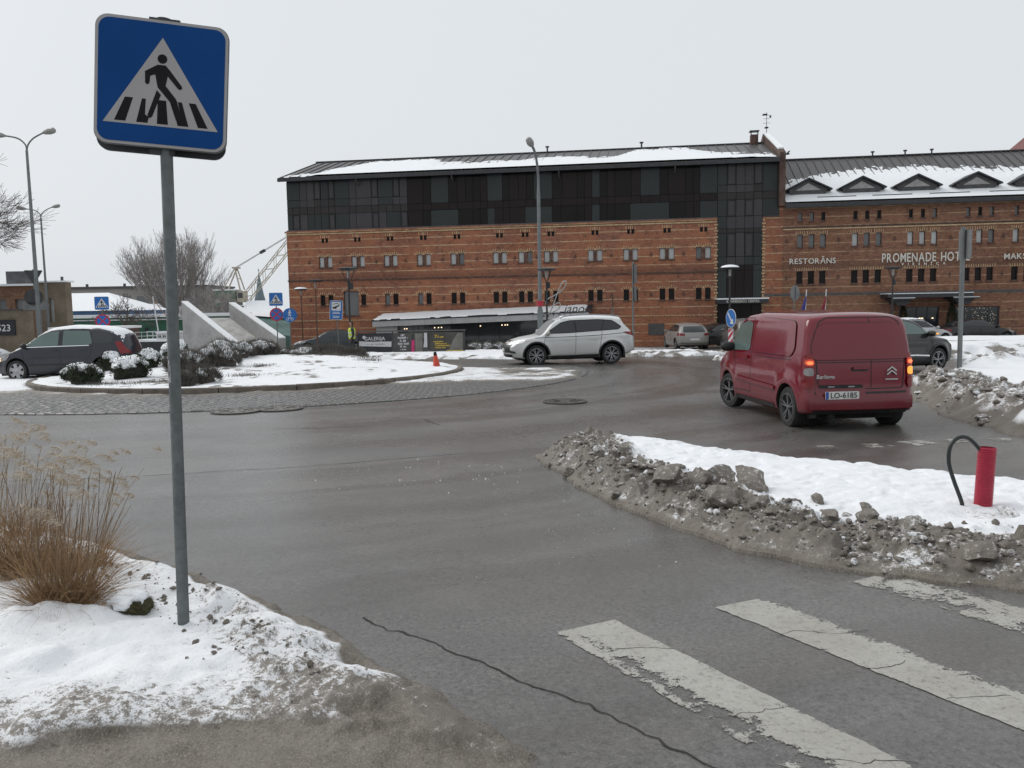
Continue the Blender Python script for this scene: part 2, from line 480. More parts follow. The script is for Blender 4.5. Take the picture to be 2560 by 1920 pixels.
# ---- zebra markings, worn paint
def mat_paint():
    t = NT('worn_road_paint'); v = t.tc('Object')
    e = t.attr('edge')
    n = t.noise(v, 5.5, 8, 0.78, 0.3); n2 = t.noise(v, 60, 5, 0.75); n3 = t.noise(v, 1.6, 4, 0.6)
    c = t.mix(n2, (0.28, 0.27, 0.24), (0.56, 0.545, 0.505))
    c = t.mix(t.ramp(n3, [(0.35, 0.0), (0.7, 0.6)]), c, (0.26, 0.245, 0.212))
    c = t.mix(t.ramp(t.noise(v, 28, 5, 0.8), [(0.34, 0.7), (0.48, 0.0)]), c, (0.15, 0.14, 0.125))
    k = t.math('ADD', t.math('ADD', t.math('MULTIPLY', n, 0.95), t.math('MULTIPLY', n2, 0.36)), t.math('MULTIPLY', e, 0.42))
    a = t.ramp(k, [(0.640, 0.0), (0.690, 1.0)])
    c = t.mix(a, (0.115, 0.111, 0.107), c)
    nm = t.bump(n2, 0.5, 0.006)
    t.set(c, 0.5, 0, nm, 0.4, alpha=a)
    return t.m
M_PAINT = mat_paint()
marks = [('zebra_stripe', [(0.22, 4.54), (0.58, 4.72), (2.10, 2.20), (1.62, 2.14)], 0.28, 'worn zebra stripe nearest the dirty kerb'),
         ('zebra_stripe', [(1.22, 4.90), (1.58, 5.06), (3.12, 2.55), (2.72, 2.44)], 0.38, 'middle zebra stripe crossing the near lane'),
         ('zebra_stripe', [(2.23, 5.33), (2.60, 5.54), (4.10, 3.15), (3.72, 2.95)], 0.10, 'faded zebra stripe beside the dirty snow ridge'),
         ('zebra_stripe', [(4.69, 10.69), (5.11, 10.73), (5.05, 11.05), (4.62, 11.02)], 0.02, 'faint zebra stripe behind the splitter island nearest the van'),
         ('zebra_stripe', [(5.36, 10.80), (5.76, 10.97), (5.64, 11.27), (5.25, 11.17)], 0.16, 'bright far zebra stripe behind the island'),
         ('zebra_stripe', [(5.95, 11.00), (6.33, 11.10), (6.21, 11.36), (5.86, 11.30)], 0.10, 'far zebra stripe beyond the red pipe'),
         ('zebra_stripe', [(6.57, 11.00), (6.94, 11.13), (6.88, 11.37), (6.53, 11.31)], 0.02, 'far zebra stripe farthest right'),
         ('zebra_stripe', [(4.05, 10.65), (4.35, 10.72), (4.28, 10.95), (3.95, 10.92)], -0.02, 'faint far zebra stripe at the island snow edge')]
for nm_, q, strength, lab in marks:
    q = np.asarray(q); n, m_ = 60, 20
    V = []; E_ = []
    for i in range(n + 1):
        for j in range(m_ + 1):
            u, w = i / n, j / m_
            p = (q[0] * (1 - w) + q[1] * w) * (1 - u) + (q[3] * (1 - w) + q[2] * w) * u
            ed = min(w, 1 - w); jt = 0.0
            if j in (0, m_) : jt = 0.006 * float(vnoise(np.array([p[0] * 23]), np.array([p[1] * 23]), seed=5)[0])
            er = -0.30 * math.exp(-min(w, 1 - w) / 0.05)
            V.append((p[0] + jt, p[1] + jt, float(gz(p[0], p[1])) + 0.004))
            # paint is ground away by tyres along the lower-left side of the near stripes
            E_.append(er + strength + (0.15 if w > 0.5 else -0.42 * math.exp(-((w - 0.22) / 0.15) ** 2) * (1 if u > 0.25 else u * 4)) if q[0][1] < 4.7 else er + strength - (0.45 * sstep(0.62, 0.95, w) * min(1.0, 0.3 + u * 3) if q[0][1] < 5.0 else 0.0))
    F = [(i * (m_ + 1) + j, i * (m_ + 1) + j + 1, (i + 1) * (m_ + 1) + j + 1, (i + 1) * (m_ + 1) + j) for i in range(n) for j in range(m_)]
    o = link(nm_, np_mesh(nm_, np.array(V), np.array(F), M_PAINT, True, {'edge': E_}), road); o['label'] = lab

for k_, (p_, q_) in enumerate([((0.46, 4.20), (0.83, 4.36)), ((0.86, 3.52), (1.20, 3.66)), ((1.25, 3.0), (1.60, 3.1)), ((1.48, 4.36), (1.95, 4.62)), ((2.0, 3.62), (2.3, 3.72)), ((1.72, 4.06), (2.0, 4.16))]): crack([p_, q_], 0.0022, 60 + k_, jit=0.03, dz=0.002)

# ---- snow banks -----------------------------------------------------------
def snow_field(name, x0, x1, y0, y1, res, hfun, kind='structure', mat=M_SNOW, label=None):
    """hfun(X,Y) -> height above the street, dirt, gravel"""
    def f(X, Y):
        h, d, g = hfun(X, Y)
        return X, Y, gz(X, Y) + h, {'dirt': np.clip(d, 0, 1), 'gravel': np.clip(g, 0, 1)}, h > -0.02
    o = link(name, grid_mesh(name, np.arange(x0, x1, res), np.arange(y0, y1, res), f, mat))
    return tag(o, label, kind=kind)
def lumps(X, Y, s, seed):              # crisp clod relief
    a = 1 - np.abs(fbm(X * s, Y * s, oct=4, seed=seed, gain=0.55)) * 2.2
    return np.clip(a, -0.2, 1)

VERGE = [(-30, 13.0), (-12, 9.9), (-7, 8.1), (-4.50, 7.06), (-3.84, 6.82), (-3.27, 6.48), (-2.60, 6.02), (-1.84, 5.35), (-1.39, 4.88), (-1.01, 4.55), (-0.76, 4.16), (-0.47, 3.87), (-0.22, 3.54), (0.01, 3.29), (0.17, 3.13), (0.42, 2.7), (0.9, 1.6), (1.2, 0.2), (-30, 0.2)]
def verge_h(X, Y):
    d = poly_sd(X, Y, VERGE) + fbm(X * 1.6, Y * 1.6, oct=4, seed=2) * 0.10
    gl = 3.07 + 0.19 * (X + 2.3) - 0.5 * np.maximum(0, X + 0.55)
    g = sstep(0.13, -0.05, Y - gl + fbm(X * 1.3, Y * 3.4, oct=6, seed=31, gain=0.62) * 0.30)
    wpath = sstep(0.0, 0.9, X + 0.95) * sstep(4.5, 4.0, Y)
    kerb = 0.035 + 0.07 * sstep(0.03, 0.34, d) + 0.06 * sstep(0.3, 1.2, d)
    # rounded mounds and foot prints in the deeper snow
    soft = fbm(X * 1.5, Y * 2.2, oct=3, seed=41) * 0.085 + fbm(X * 5.0, Y * 6.5, oct=4, seed=42) * 0.030 + 0.012 * lumps(X, Y, 7.0, 40) - 0.045 * sstep(0.52, 0.75, fbm(X * 2.3, Y * 3.2, oct=2, seed=39) * .5 + .5)
    w1, v1 = worley(X + fbm(X * 6, Y * 6, oct=2, seed=38) * .05, Y, 0.11, 21); w2, v2 = worley(X, Y + fbm(X * 9, Y * 9, oct=2, seed=37) * .03, 0.05, 22)
    rough = lumps(X, Y, 4.5, 43) * 0.020 + w1 * 0.034 + w2 * 0.018 + fbm(X * 22, Y * 22, oct=3, seed=44) * 0.012
    rz = np.exp(-((d - 0.42) / 0.26) ** 2) * sstep(-2.4, -1.6, X) + wpath * 0.7 + 0.55 * np.exp(-((Y - gl - 0.30) / 0.26) ** 2)
    rz = np.clip(rz + fbm(X * 2.2, Y * 2.2, oct=3, seed=45) * 0.35, 0, 1)
    h = kerb + soft * (1 - g * 0.7) + rough * rz * (1 - 0.6 * g)
    h = h - 0.055 * g + 0.008 * fbm(X * 9, Y * 9, oct=4, seed=46)
    h = np.where(d < 0.02, -0.05 + (d + 0.1) * 0.4, h)
    slush = sstep(0.22, 0.06, d + fbm(X * 3, Y * 3, oct=3, seed=48) * 0.08)
    h = np.where(d >= 0.02, np.minimum(h, 0.012 + np.maximum(0, d - 0.02) * 0.55 + 0.02 * slush * (fbm(X * 8, Y * 8, oct=3, seed=50) + 0.3)), h)
    dirt = 0.05 + 0.10 * sstep(-.1, .5, fbm(X * 3, Y * 4, oct=5, seed=36)) + 0.20 * rz * (v1 - .3) + 0.42 * rz * (0.55 + 0.8 * fbm(X * 5, Y * 5, oct=4, seed=47)) + 0.48 * wpath + 0.38 * np.exp(-((Y - gl - 0.08) / 0.24) ** 2)
    dirt = dirt + 0.42 * sstep(0.05, 0.5, fbm(X * 2.6, Y * 3.8, oct=6, seed=52, gain=.6)) * sstep(1.5, 0.1, Y - gl)
    gr = np.maximum(g, slush)
    dirt = np.minimum(dirt, 0.46 + 0.12 * v1 + 0.28 * sstep(-1.3, -0.4, X))
    return h, dirt, gr
verge = snow_field('snow_verge', -5.2, 1.3, 2.0, 8.0, 0.022, verge_h, label='near snow covered verge with trampled edge and gravel path')
def verge_far(X, Y):
    h, d, g = verge_h(X, Y)
    return np.where(X > -5.19, -1, h), d, g
snow_field('snow_verge_beyond', -30, -5.15, 0.3, 13.6, 0.15, verge_h)
VZ = lambda x, y: float(gz(x, y) + verge_h(np.array([x]), np.array([y]))[0][0])

SPLIT = [(0.30, 10.40), (0.62, 8.60), (1.13, 7.24), (1.69, 6.05), (2.25, 5.56), (3.19, 5.05), (4.6, 4.4), (6.5, 3.9), (7.6, 5.2), (6.4, 7.0), (5.10, 8.04), (4.72, 8.50), (3.97, 9.29), (3.02, 9.95), (1.97, 11.2), (1.05, 11.65), (0.60, 11.1)]
FRONT = np.array([(0.40, 11.0), (0.35, 10.30), (0.62, 8.60), (1.13, 7.24), (1.69, 6.05), (2.25, 5.56), (3.19, 5.05), (4.6, 4.4), (6.5, 3.9)])
def line_d(X, Y, P):
    b = np.full(X.shape, 1e9)
    for a, c in zip(P[:-1], P[1:]):
        dx, dy = c - a; t = np.clip(((X - a[0]) * dx + (Y - a[1]) * dy) / (dx * dx + dy * dy), 0, 1)
        b = np.minimum(b, np.hypot(X - a[0] - t * dx, Y - a[1] - t * dy))
    return b
def split_h(X, Y):
    e = fbm(X * 1.7, Y * 1.7, oct=4, seed=61)
    d = poly_sd(X, Y, SPLIT) + e * 0.12
    f = line_d(X, Y, FRONT)
    tip = sstep(1.9, 0.9, X) * sstep(7.5, 9.2, Y)
    wid = 0.37 + 0.32 * tip + 0.10 * fbm(X * 0.9, Y * 0.9, oct=2, seed=62) + 0.10 * sstep(2.4, 3.6, X)
    ridge = np.exp(-((f - 0.42 - 0.12 * tip) / wid) ** 2)
    qx, qy = X + fbm(X * 5, Y * 5, oct=3, seed=58) * 0.09, Y + fbm(X * 5 + 9, Y * 5, oct=3, seed=59) * 0.09
    w1, v1 = worley(qx, qy, 0.26, 1); w2, v2 = worley(qx, qy, 0.12, 2); w3, v3 = worley(qx, qy, 0.065, 3)
    clods = np.clip(lumps(X, Y, 2.3, 63), 0, 1) * 0.05 + w1 * 0.13 * (v1 > 0.4) + w2 * 0.10 + w3 * 0.05 + fbm(X * 30, Y * 30, oct=3, seed=65) * 0.02
    big = 0.10 * np.exp(-(((X - 1.62) / 0.30) ** 2 + ((Y - 7.45) / 0.45) ** 2)) * (1 + 0.4 * fbm(X * 6, Y * 6, oct=3, seed=66))
    top = 0.165 + fbm(X * 1.2, Y * 1.2, oct=2, seed=67) * 0.03 + fbm(X * 5, Y * 7, oct=3, seed=68) * 0.026 - 0.02 * sstep(0.45, 0.75, fbm(X * 7, Y * 8, oct=2, seed=69) * 0.5 + 0.5)
    dirtm = np.clip(ridge * 1.25 + 0.3 * tip, 0, 1)
    hr = (ridge * (0.015 + 0.06 * tip) + sstep(0.03, 0.40, ridge) * clods * 0.66) * (1 - 0.25 * sstep(1.9, 3.2, X)) + big * 0.5
    h = top * (1 - 0.62 * dirtm) + hr
    back = sstep(0.0, 0.35, d)
    h = h * (0.15 + 0.85 * back) - 0.004
    h = np.where(d < 0, -0.05, h)
    h = np.where((d >= 0) & (d < 0.05), np.minimum(h, 0.03), h)
    dirt = sstep(0.30, 0.62, ridge + 0.25 * tip + 0.22 * fbm(X * 4, Y * 4, oct=4, seed=70)) * (0.34 + 0.24 * v1 + 0.38 * v2 + 0.24 * v3 + 0.4 * fbm(X * 6, Y * 6, oct=3, seed=71)) + 0.015
    dirt = np.maximum(dirt, (0.52 + 0.34 * v2 + 0.2 * fbm(X * 5, Y * 5, oct=3, seed=73)) * sstep(0.72, 0.42, f))
    dirt = np.maximum(dirt, 0.55 * sstep(0.16, 0.02, d) * (f > 0.9))
    pit = np.exp(-(((X - 3.76) / 0.28) ** 2 + ((Y - 6.55) / 0.22) ** 2))
    h = h - 0.05 * pit; dirt = dirt + 0.35 * pit * (fbm(X * 9, Y * 9, oct=3, seed=72) > 0)
    slush = sstep(0.16, 0.02, d) * (f < 0.9)
    return h, dirt, slush * 0.75
split = snow_field('splitter_island_snow', 0.0, 6.4, 3.9, 12.0, 0.017, split_h, label='snow covered splitter island with dirty ploughed front')
SZ = lambda x, y: float(gz(x, y) + split_h(np.array([x]), np.array([y]))[0][0])

RISL = [(7.10, 11.0), (7.20, 12.57), (7.25, 13.85), (7.82, 15.69), (8.60, 18.2), (9.36, 19.6), (10.21, 20.9), (12.66, 23.4), (16.0, 25.0), (24, 25.5), (26, 8), (8.6, 7.2)]
RFRONT = np.array([(8.6, 7.2), (7.10, 11.0), (7.20, 12.57), (7.25, 13.85), (7.82, 15.69), (8.60, 18.2), (9.0, 19.2)])
def risl_h(X, Y):
    d = poly_sd(X, Y, RISL) + fbm(X * 1.2, Y * 1.2, oct=4, seed=81) * 0.22
    f = line_d(X, Y, RFRONT)
    wid = 1.0 + 0.25 * fbm(X * 0.5, Y * 0.5, oct=2, seed=82)
    ridge = np.exp(-((f - 0.95) / wid) ** 2)
    qx, qy = X + fbm(X * 3, Y * 3, oct=3, seed=78) * 0.15, Y + fbm(X * 3 + 9, Y * 3, oct=3, seed=79) * 0.15
    w1, v1 = worley(qx, qy, 0.42, 11); w2, v2 = worley(qx, qy, 0.19, 12)
    clods = np.clip(lumps(X, Y, 1.6, 83), 0, 1) * 0.14 + w1 * 0.18 + w2 * 0.12 + fbm(X * 14, Y * 14, oct=3, seed=85) * 0.04
    top = 0.22 + fbm(X * 0.5, Y * 0.5, oct=2, seed=86) * 0.05 + fbm(X * 3, Y * 3, oct=3, seed=87) * 0.02
    mound = 0.40 * np.exp(-(((X - 13.6) / 1.4) ** 2 + ((Y - 23.6) / 0.6) ** 2)) + 0.38 * np.exp(-(((X - 16.8) / 1.3) ** 2 + ((Y - 24.2) / 0.7) ** 2))
    back = sstep(0.0, 0.5, d)
    h = (top * (1 - 0.5 * ridge) + ridge * (0.08 + clods * 0.85)) * (0.1 + 0.9 * back) + mound * (0.8 + 0.4 * fbm(X * 3, Y * 3, oct=3, seed=88)) - 0.004
    h = np.where(d < 0, -0.05, h)
    dirt = sstep(0.35, 0.75, ridge + 0.3 * fbm(X * 2.6, Y * 2.6, oct=4, seed=89)) * (0.36 + 0.28 * v2 + 0.22 * v1 + 0.5 * fbm(X * 5, Y * 5, oct=3, seed=90))
    dirt = np.maximum(dirt, 0.5 * sstep(0.10, 0.3, mound) * sstep(-0.05, 0.3, fbm(X * 3.1, Y * 3.1, oct=4, seed=91)))
    slush = sstep(0.55, 0.1, d) * (f < 1.6)
    return h, dirt, slush * 0.9
risl = snow_field('right_island_snow', 6.7, 20, 8.5, 25.8, 0.055, risl_h, label='snow covered traffic island right of the red van')
RZ = lambda x, y: float(gz(x, y) + risl_h(np.array([x]), np.array([y]))[0][0])

# ---- roundabout island ----
ICX, ICY, IR = -8.26, 27.0, 6.55
def isl_h(X, Y):
    r = np.hypot(X - ICX, Y - ICY); a = np.arctan2(Y - ICY, X - ICX)
    m = sstep(IR, 2.5, r)
    h = 0.18 + 0.34 * m * sstep(22, 31, Y) + 0.06 * m + fbm(X * 0.8, Y * 0.8, oct=3, seed=101) * 0.05 + fbm(X * 4, Y * 4, oct=3, seed=102) * 0.02
    h = h - 0.03 * sstep(IR - 0.35, IR - 0.05, r)
    h = np.where(r > IR - 0.02, -0.05, h)
    bare = sstep(0.15, 0.45, fbm(X * 1.3, Y * 1.3, oct=5, seed=103) + 0.35 * np.exp(-(((X + 10.2) / 1.8) ** 2 + ((Y - 22.6) / 1.4) ** 2)))
    dirt = bare * 0.75 * sstep(0.0, 0.4, fbm(X * 6, Y * 6, oct=3, seed=104) + 0.3)
    return h, dirt, np.zeros_like(X)
isl = snow_field('roundabout_island_snow', ICX - IR, ICX + IR, ICY - IR, ICY + IR, 0.06, isl_h, label='snow covered planted centre of the roundabout')
IZ = lambda x, y: float(gz(x, y) + isl_h(np.array([x]), np.array([y]))[0][0])
M_KERB = pmat('kerb_concrete', (0.155, 0.130, 0.108), 0.75, 0.35, 5, bump=0.5, bscale=40, fine=0.3)
nk = 44; da = 2 * math.pi / nk
me_k = None
for i in range(nk):
    mb = MB(); a0, a1 = i * da + 0.0018, (i + 1) * da - 0.0018
    jz = random.uniform(-0.006, 0.006)
    pr = [(IR + 0.10, -0.08), (IR + 0.10, 0.145 + jz), (IR + 0.085, 0.17 + jz), (IR - 0.06, 0.17 + jz), (IR - 0.06, -0.08)]
    vs = []
    for k in range(5):
        a = a0 + (a1 - a0) * k / 4
        for r_, h_ in pr:
            x, y = ICX + r_ * math.cos(a), ICY + r_ * math.sin(a); vs.append((x, y, float(gz(x, y)) + h_))
    n5 = len(pr)
    fs = [(k * n5 + j, k * n5 + (j + 1) % n5, (k + 1) * n5 + (j + 1) % n5, (k + 1) * n5 + j) for k in range(4) for j in range(n5)] + [tuple(range(n5)), tuple(4 * n5 + j for j in range(n5))]
    mb.add(vs, fs); mb.build('kerb_stone', M_KERB, isl)

# ---- cobbled apron round the island ----
M_APRON = pmat('apron_bedding', (0.105, 0.095, 0.084), 0.6, 0.3, 3, bump=0.4, bscale=50, fine=0.4)
M_COB = pmat('cobble_granite', (0.108, 0.103, 0.098), 0.36, 0.35, 4.0, bump=0.3, bscale=60, fine=0.35)
AR = 10.75
def ring_sheet(name, r0, r1, dz, mat, a0=-180, a1=180, n=120, nr=6):
    V = []; 
    for i in range(n + 1):
        a = R(a0 + (a1 - a0) * i / n)
        for j in range(nr + 1):
            r_ = r0 + (r1 - r0) * j / nr; x, y = ICX + r_ * math.cos(a), ICY + r_ * math.sin(a)
            V.append((x, y, float(gz(x, y)) + dz * (1 if j < nr else 0)))
    F = [(i * (nr + 1) + j, i * (nr + 1) + j + 1, (i + 1) * (nr + 1) + j + 1, (i + 1) * (nr + 1) + j) for i in range(n) for j in range(nr)]
    return link(name, np_mesh(name, np.array(V), np.array(F), mat))
apron = tag(ring_sheet('cobbled_apron', IR + 0.05, AR, 0.022, M_APRON), 'cobbled apron ring round the planted island', kind='structure')
crk = MB()
# cobbles: the 300 nearest the camera are pieces of their own
def cobble_mesh(seed):
    rnd = random.Random(seed); mb = MB(); w, d, h = 0.195, 0.176, 0.034
    ins = 0.025
    b = [(-w / 2, -d / 2), (w / 2, -d / 2), (w / 2, d / 2), (-w / 2, d / 2)]
    b = [(x + rnd.uniform(-.012, .012), y + rnd.uniform(-.012, .012)) for x, y in b]
    t_ = [(x * (1 - 2 * ins / w), y * (1 - 2 * ins / d)) for x, y in b]
    vs = [(x, y, 0) for x, y in b] + [(x, y, h * 0.6) for x, y in b] + [(x, y, h + rnd.uniform(-.004, .004)) for x, y in t_]
    fs = [(i, (i + 1) % 4, 4 + (i + 1) % 4, 4 + i) for i in range(4)] + [(4 + i, 4 + (i + 1) % 4, 8 + (i + 1) % 4, 8 + i) for i in range(4)] + [(8, 9, 10, 11)]
    mb.add(vs, fs); return mb.mesh('cobble', M_COB)
cob_me = [cobble_mesh(i) for i in range(6)]
spots = []
r_ = AR - 0.12; row = 0
while r_ > IR + 0.25:
    n = int(2 * math.pi * r_ / 0.205)
    for i in range(n):
        a = 2 * math.pi * (i + 0.5 * (row % 2)) / n
        x, y = ICX + r_ * math.cos(a), ICY + r_ * math.sin(a)
        if y < 27.5 and x > -15.5 or x > -2:
            if math.hypot((x + 5.51) / 0.50, (y - 16.33) / 0.50) < 1 or math.hypot(x + 4.73, y - 16.66) < 0.5: continue
            spots.append((math.hypot(x, y), x, y, a))
    r_ -= 0.185; row += 1
spots.sort()
allV, allF = [], []
for k, (dd_, x, y, a) in enumerate(spots):
    me = cob_me[k % 6]; z = float(gz(x, y)) + 0.003 - random.uniform(0, .008)
    rz = a + math.pi / 2 + random.uniform(-.08, .08)
    if k < 300: link('cobble', me, apron, (x, y, z), (0, 0, rz))
    else:
        b = len(allV); ca, sa = math.cos(rz), math.sin(rz)
        allV += [(x + v.co.x * ca - v.co.y * sa, y + v.co.x * sa + v.co.y * ca, z + v.co.z) for v in me.vertices]
        allF += [tuple(b + i for i in p.vertices) for p in me.polygons]
o = link('cobble_field', np_mesh('cobble_field', np.array(allV), np.array(allF), M_COB, False), apron); tag(o, kind='stuff')
# snow blown over the apron
def apr_h(X, Y):
    r = np.hypot(X - ICX, Y - ICY)
    n = fbm(X * 1.1, Y * 1.1, oct=5, seed=111)
    inner = sstep(IR + 1.9, IR + 0.2, r)
    right = sstep(-5.0, -1.5, X) * sstep(21.5, 23.5, Y) * sstep(AR + 0.1, AR - 0.6, r)
    left = sstep(-12.5, -15.0, X)
    back = sstep(28.0, 29.5, Y) * sstep(-14, -12.5, X)
    m = 0.55 * inner + 0.70 * right - 1.2 * back + 1.2 * left * sstep(AR + 1.5, AR, r) - 0.55 + 0.55 * n
    m = np.where(r < IR + 0.08, -1, m)
    h = np.clip(m, -0.4, 0.5) * 0.10 + 0.045 + fbm(X * 9, Y * 9, oct=3, seed=112) * 0.008
    h = np.where(m < -0.25, -0.05, h)
    h = np.where(r > AR + 0.05, h - 0.045 * (1 - left), h)
    dirt = 0.36 + 0.55 * sstep(0.30, -0.1, m) + 0.25 * fbm(X * 4, Y * 4, oct=3, seed=113)
    return h, dirt - 0.50 * left - 0.05 * right, 0.55 * sstep(0.0, -0.25, m)
snow_field('apron_snow', -24, 3.2, 15.5, 38.5, 0.09, apr_h, label='thin slushy snow lying on the cobbled apron')

# ---- manholes ----
M_IRON = pmat('cast_iron', (0.060, 0.052, 0.045), 0.45, 0.3, 8, metal=0.3, bump=0.5, bscale=50)
M_CONCR = pmat('cast_concrete', (0.115, 0.105, 0.095), 0.5, 0.25, 6, bump=0.3, bscale=50, fine=0.25)
def manhole(x, y, r, m_cover, label):
    z = float(gz(x, y))
    t = empty('manhole_cover', (x, y, z), 0, label, 'manhole', 'manhole covers in the road')
    MB().lathe([(r * 1.16, 0.0), (r * 1.16, 0.030), (r * 1.03, 0.034), (r * 1.03, 0.004)], 40).build('rim', M_IRON, t, True)
    mb = MB(); mb.lathe([(0.0001, 0.03), (r * 0.2, 0.031), (r, 0.030), (r * 1.0, 0.005)], 40)
    for i in range(8):
        a = i * math.pi / 4; mb.box((r * .6 * math.cos(a), r * .6 * math.sin(a), 0.034), (r * .5, 0.03, 0.012), 0, (0, 0, a))
    mb.build('cover', m_cover, t)
manhole(-5.51, 16.33, 0.42, M_CONCR, 'pale round manhole cover on the apron edge, left of two')
manhole(-4.73, 16.66, 0.40, M_CONCR, 'pale round manhole cover on the apron edge, right of two')
manhole(1.10, 17.1, 0.40, M_IRON, 'dark iron manhole cover alone in the roundabout lane')

# ---- snow strips beyond the roundabout ----
BG = [[(-9.5, 44.5), (-7.9, 40.2), (-5.6, 37.2), (-3.7, 35.9), (0.4, 34.9), (3, 35.3), (5.6, 35.8), (7.2, 35.0), (9.2, 36.0), (9.4, 38.5), (4, 39.5), (-1.0, 44.5)],
      [(7.8, 31.8), (9.3, 31.2), (9.8, 32.3), (8.3, 33.2)],
      [(13.8, 29.8), (15.57, 29.6), (17.9, 30.2), (24, 30.0), (32, 30), (32, 41), (16, 41), (12.8, 37)],
      [(-30, 40), (-17.5, 40), (-13, 41.5), (-12, 46.9), (-30, 46.9)],
      [(9.8, 37.8), (13.5, 37.0), (14, 39.5), (10, 39.8)]]
def bg_h(X, Y):
    d = np.full(X.shape, -9.0)
    for p in BG: d = np.maximum(d, poly_sd(X, Y, p))
    d = d + fbm(X * 0.9, Y * 0.9, oct=4, seed=121) * 0.45
    tall = sstep(14.5, 17, X)
    h = 0.02 + sstep(0, 1.6, d) * (0.16 + 0.34 * tall) + tall * 0.16 * sstep(3, 6.5, d) + (np.clip(lumps(X, Y, 1.5, 122), 0, 1) * 0.12 + fbm(X * 6, Y * 6, oct=3, seed=123) * 0.04) * sstep(2.4, 0.4, d)
    h = np.where(d < 0, -0.05, h)
    e = np.exp(-((d - 0.5) / 0.7) ** 2); e2 = tall * np.exp(-((d - 3.2) / 0.5) ** 2)
    dirt = (e * 0.85 + e2 * 0.7) * sstep(-0.15, 0.35, fbm(X * 2.4, Y * 2.4, oct=4, seed=124)) + 0.25 * sstep(0.25, 0.0, d)
    return h, dirt, 0 * X
snow_field('roadside_snow_bank', -30, 32, 29, 47, 0.11, bg_h, label='ploughed snow bank beyond the roundabout')
BZ = lambda x, y: float(gz(x, y) + max(0, bg_h(np.array([x]), np.array([y]))[0][0]))

# ---- clods of dirty snow ----
def clod_arrays(seed, sub=2):
    bm = bmesh.new(); bmesh.ops.create_icosphere(bm, subdivisions=sub, radius=1)
    V = np.array([v.co[:] for v in bm.verts]); F = np.array([[l.index for l in f.verts] for f in bm.faces]); bm.free()
    n = fbm(V[:, 0] * 1.1 + seed * 7, V[:, 1] * 1.1, V[:, 2] * 1.1 + 3.3, oct=4, seed=seed)
    rnd = np.random.RandomState(seed + 90)
    for _ in range(13):                # broken faces: chop with random planes
        d = rnd.randn(3); d /= np.linalg.norm(d); c = rnd.uniform(0.42, 0.85); k = np.maximum(0, V @ d - c); V = V - k[:, None] * d
    V = V * (1 + 0.30 * n)[:, None]
    rnd = np.random.RandomState(seed); V = V * (0.75 + 0.5 * rnd.rand(3)) * np.array([1, 1, 0.8])
    return V, F
CL = [clod_arrays(s) for s in range(8)]
CL3 = [clod_arrays(s, 3) for s in range(20, 30)]
rs = np.random.RandomState(4)
def scatter_clods(name, n, sampler, zf, smin, smax, parent, dirt0=0.75):
    VV, FF, DD = [], [], []; b = 0
    XY = np.array([sampler() for _ in range(n)]); ZZ = gz(XY[:, 0], XY[:, 1]) + (zf(XY[:, 0], XY[:, 1])[0] if zf else 0.0)
    for k in range(n):
        x, y = XY[k]
        s = smin * (smax / smin) ** (rs.rand() ** 2.2)
        V, F = CL[rs.randint(8)]
        a = rs.rand() * 6.28; ca, sa = math.cos(a), math.sin(a)
        W = V * s; W = np.stack([W[:, 0] * ca - W[:, 1] * sa, W[:, 0] * sa + W[:, 1] * ca, W[:, 2]], 1) + np.array([x, y, ZZ[k] + s * 0.25])
        VV.append(W); FF.append(F + b); b += len(V); DD.append(np.full(len(V), np.clip(dirt0 + rs.randn() * 0.16, 0, 1)))
    me = np_mesh(name, np.vstack(VV), np.vstack(FF), M_SNOW, False, {'dirt': np.hstack(DD), 'gravel': np.zeros(b)})
    return tag(link(name, me, parent), kind='stuff')
def along(P, lo, hi):
    seg = np.r_[0, np.cumsum(np.hypot(*np.diff(P, axis=0).T))]
    def f():
        t = rs.rand() * seg[-1]; x, y = np.interp(t, seg, P[:, 0]), np.interp(t, seg, P[:, 1])
        x2, y2 = np.interp(t + .05, seg, P[:, 0]), np.interp(t + .05, seg, P[:, 1])
        L = math.hypot(x2 - x, y2 - y) + 1e-9; nx, ny = -(y2 - y) / L, (x2 - x) / L
        o = lo + (hi - lo) * (0.5 + 0.22 * rs.randn())
        return x + nx * o, y + ny * o
    return f
scatter_clods('snow_crumbs', 3800, along(FRONT, 0.0, 1.0), split_h, 0.007, 0.048, split, 0.72)
scatter_clods('snow_crumbs', 900, along(RFRONT, -1.9, -0.1), risl_h, 0.02, 0.12, risl, 0.62)
VED = np.array([(-2.6, 6.02), (-1.84, 5.35), (-1.39, 4.88), (-1.01, 4.55), (-0.76, 4.16), (-0.47, 3.87)])[::-1].copy()
scatter_clods('snow_crumbs', 320, along(VED, 0.08, 0.80), verge_h, 0.004, 0.026, verge, 0.88)
def rnd_in(x0, x1, y0, y1):
    return lambda: (x0 + (x1 - x0) * rs.rand(), y0 + (y1 - y0) * rs.rand())
scatter_clods('ice_bits', 120, lambda: (0.1 - 1.7 * abs(rs.randn()) * 0.55, 9.3 + 0.55 * rs.randn()), None, 0.002, 0.012, road, 0.0)
scatter_clods('ice_bits', 60, lambda: (0.9 + 0.5 * rs.randn(), 7.6 + 1.0 * rs.randn()), None, 0.003, 0.009, road, 0.2)
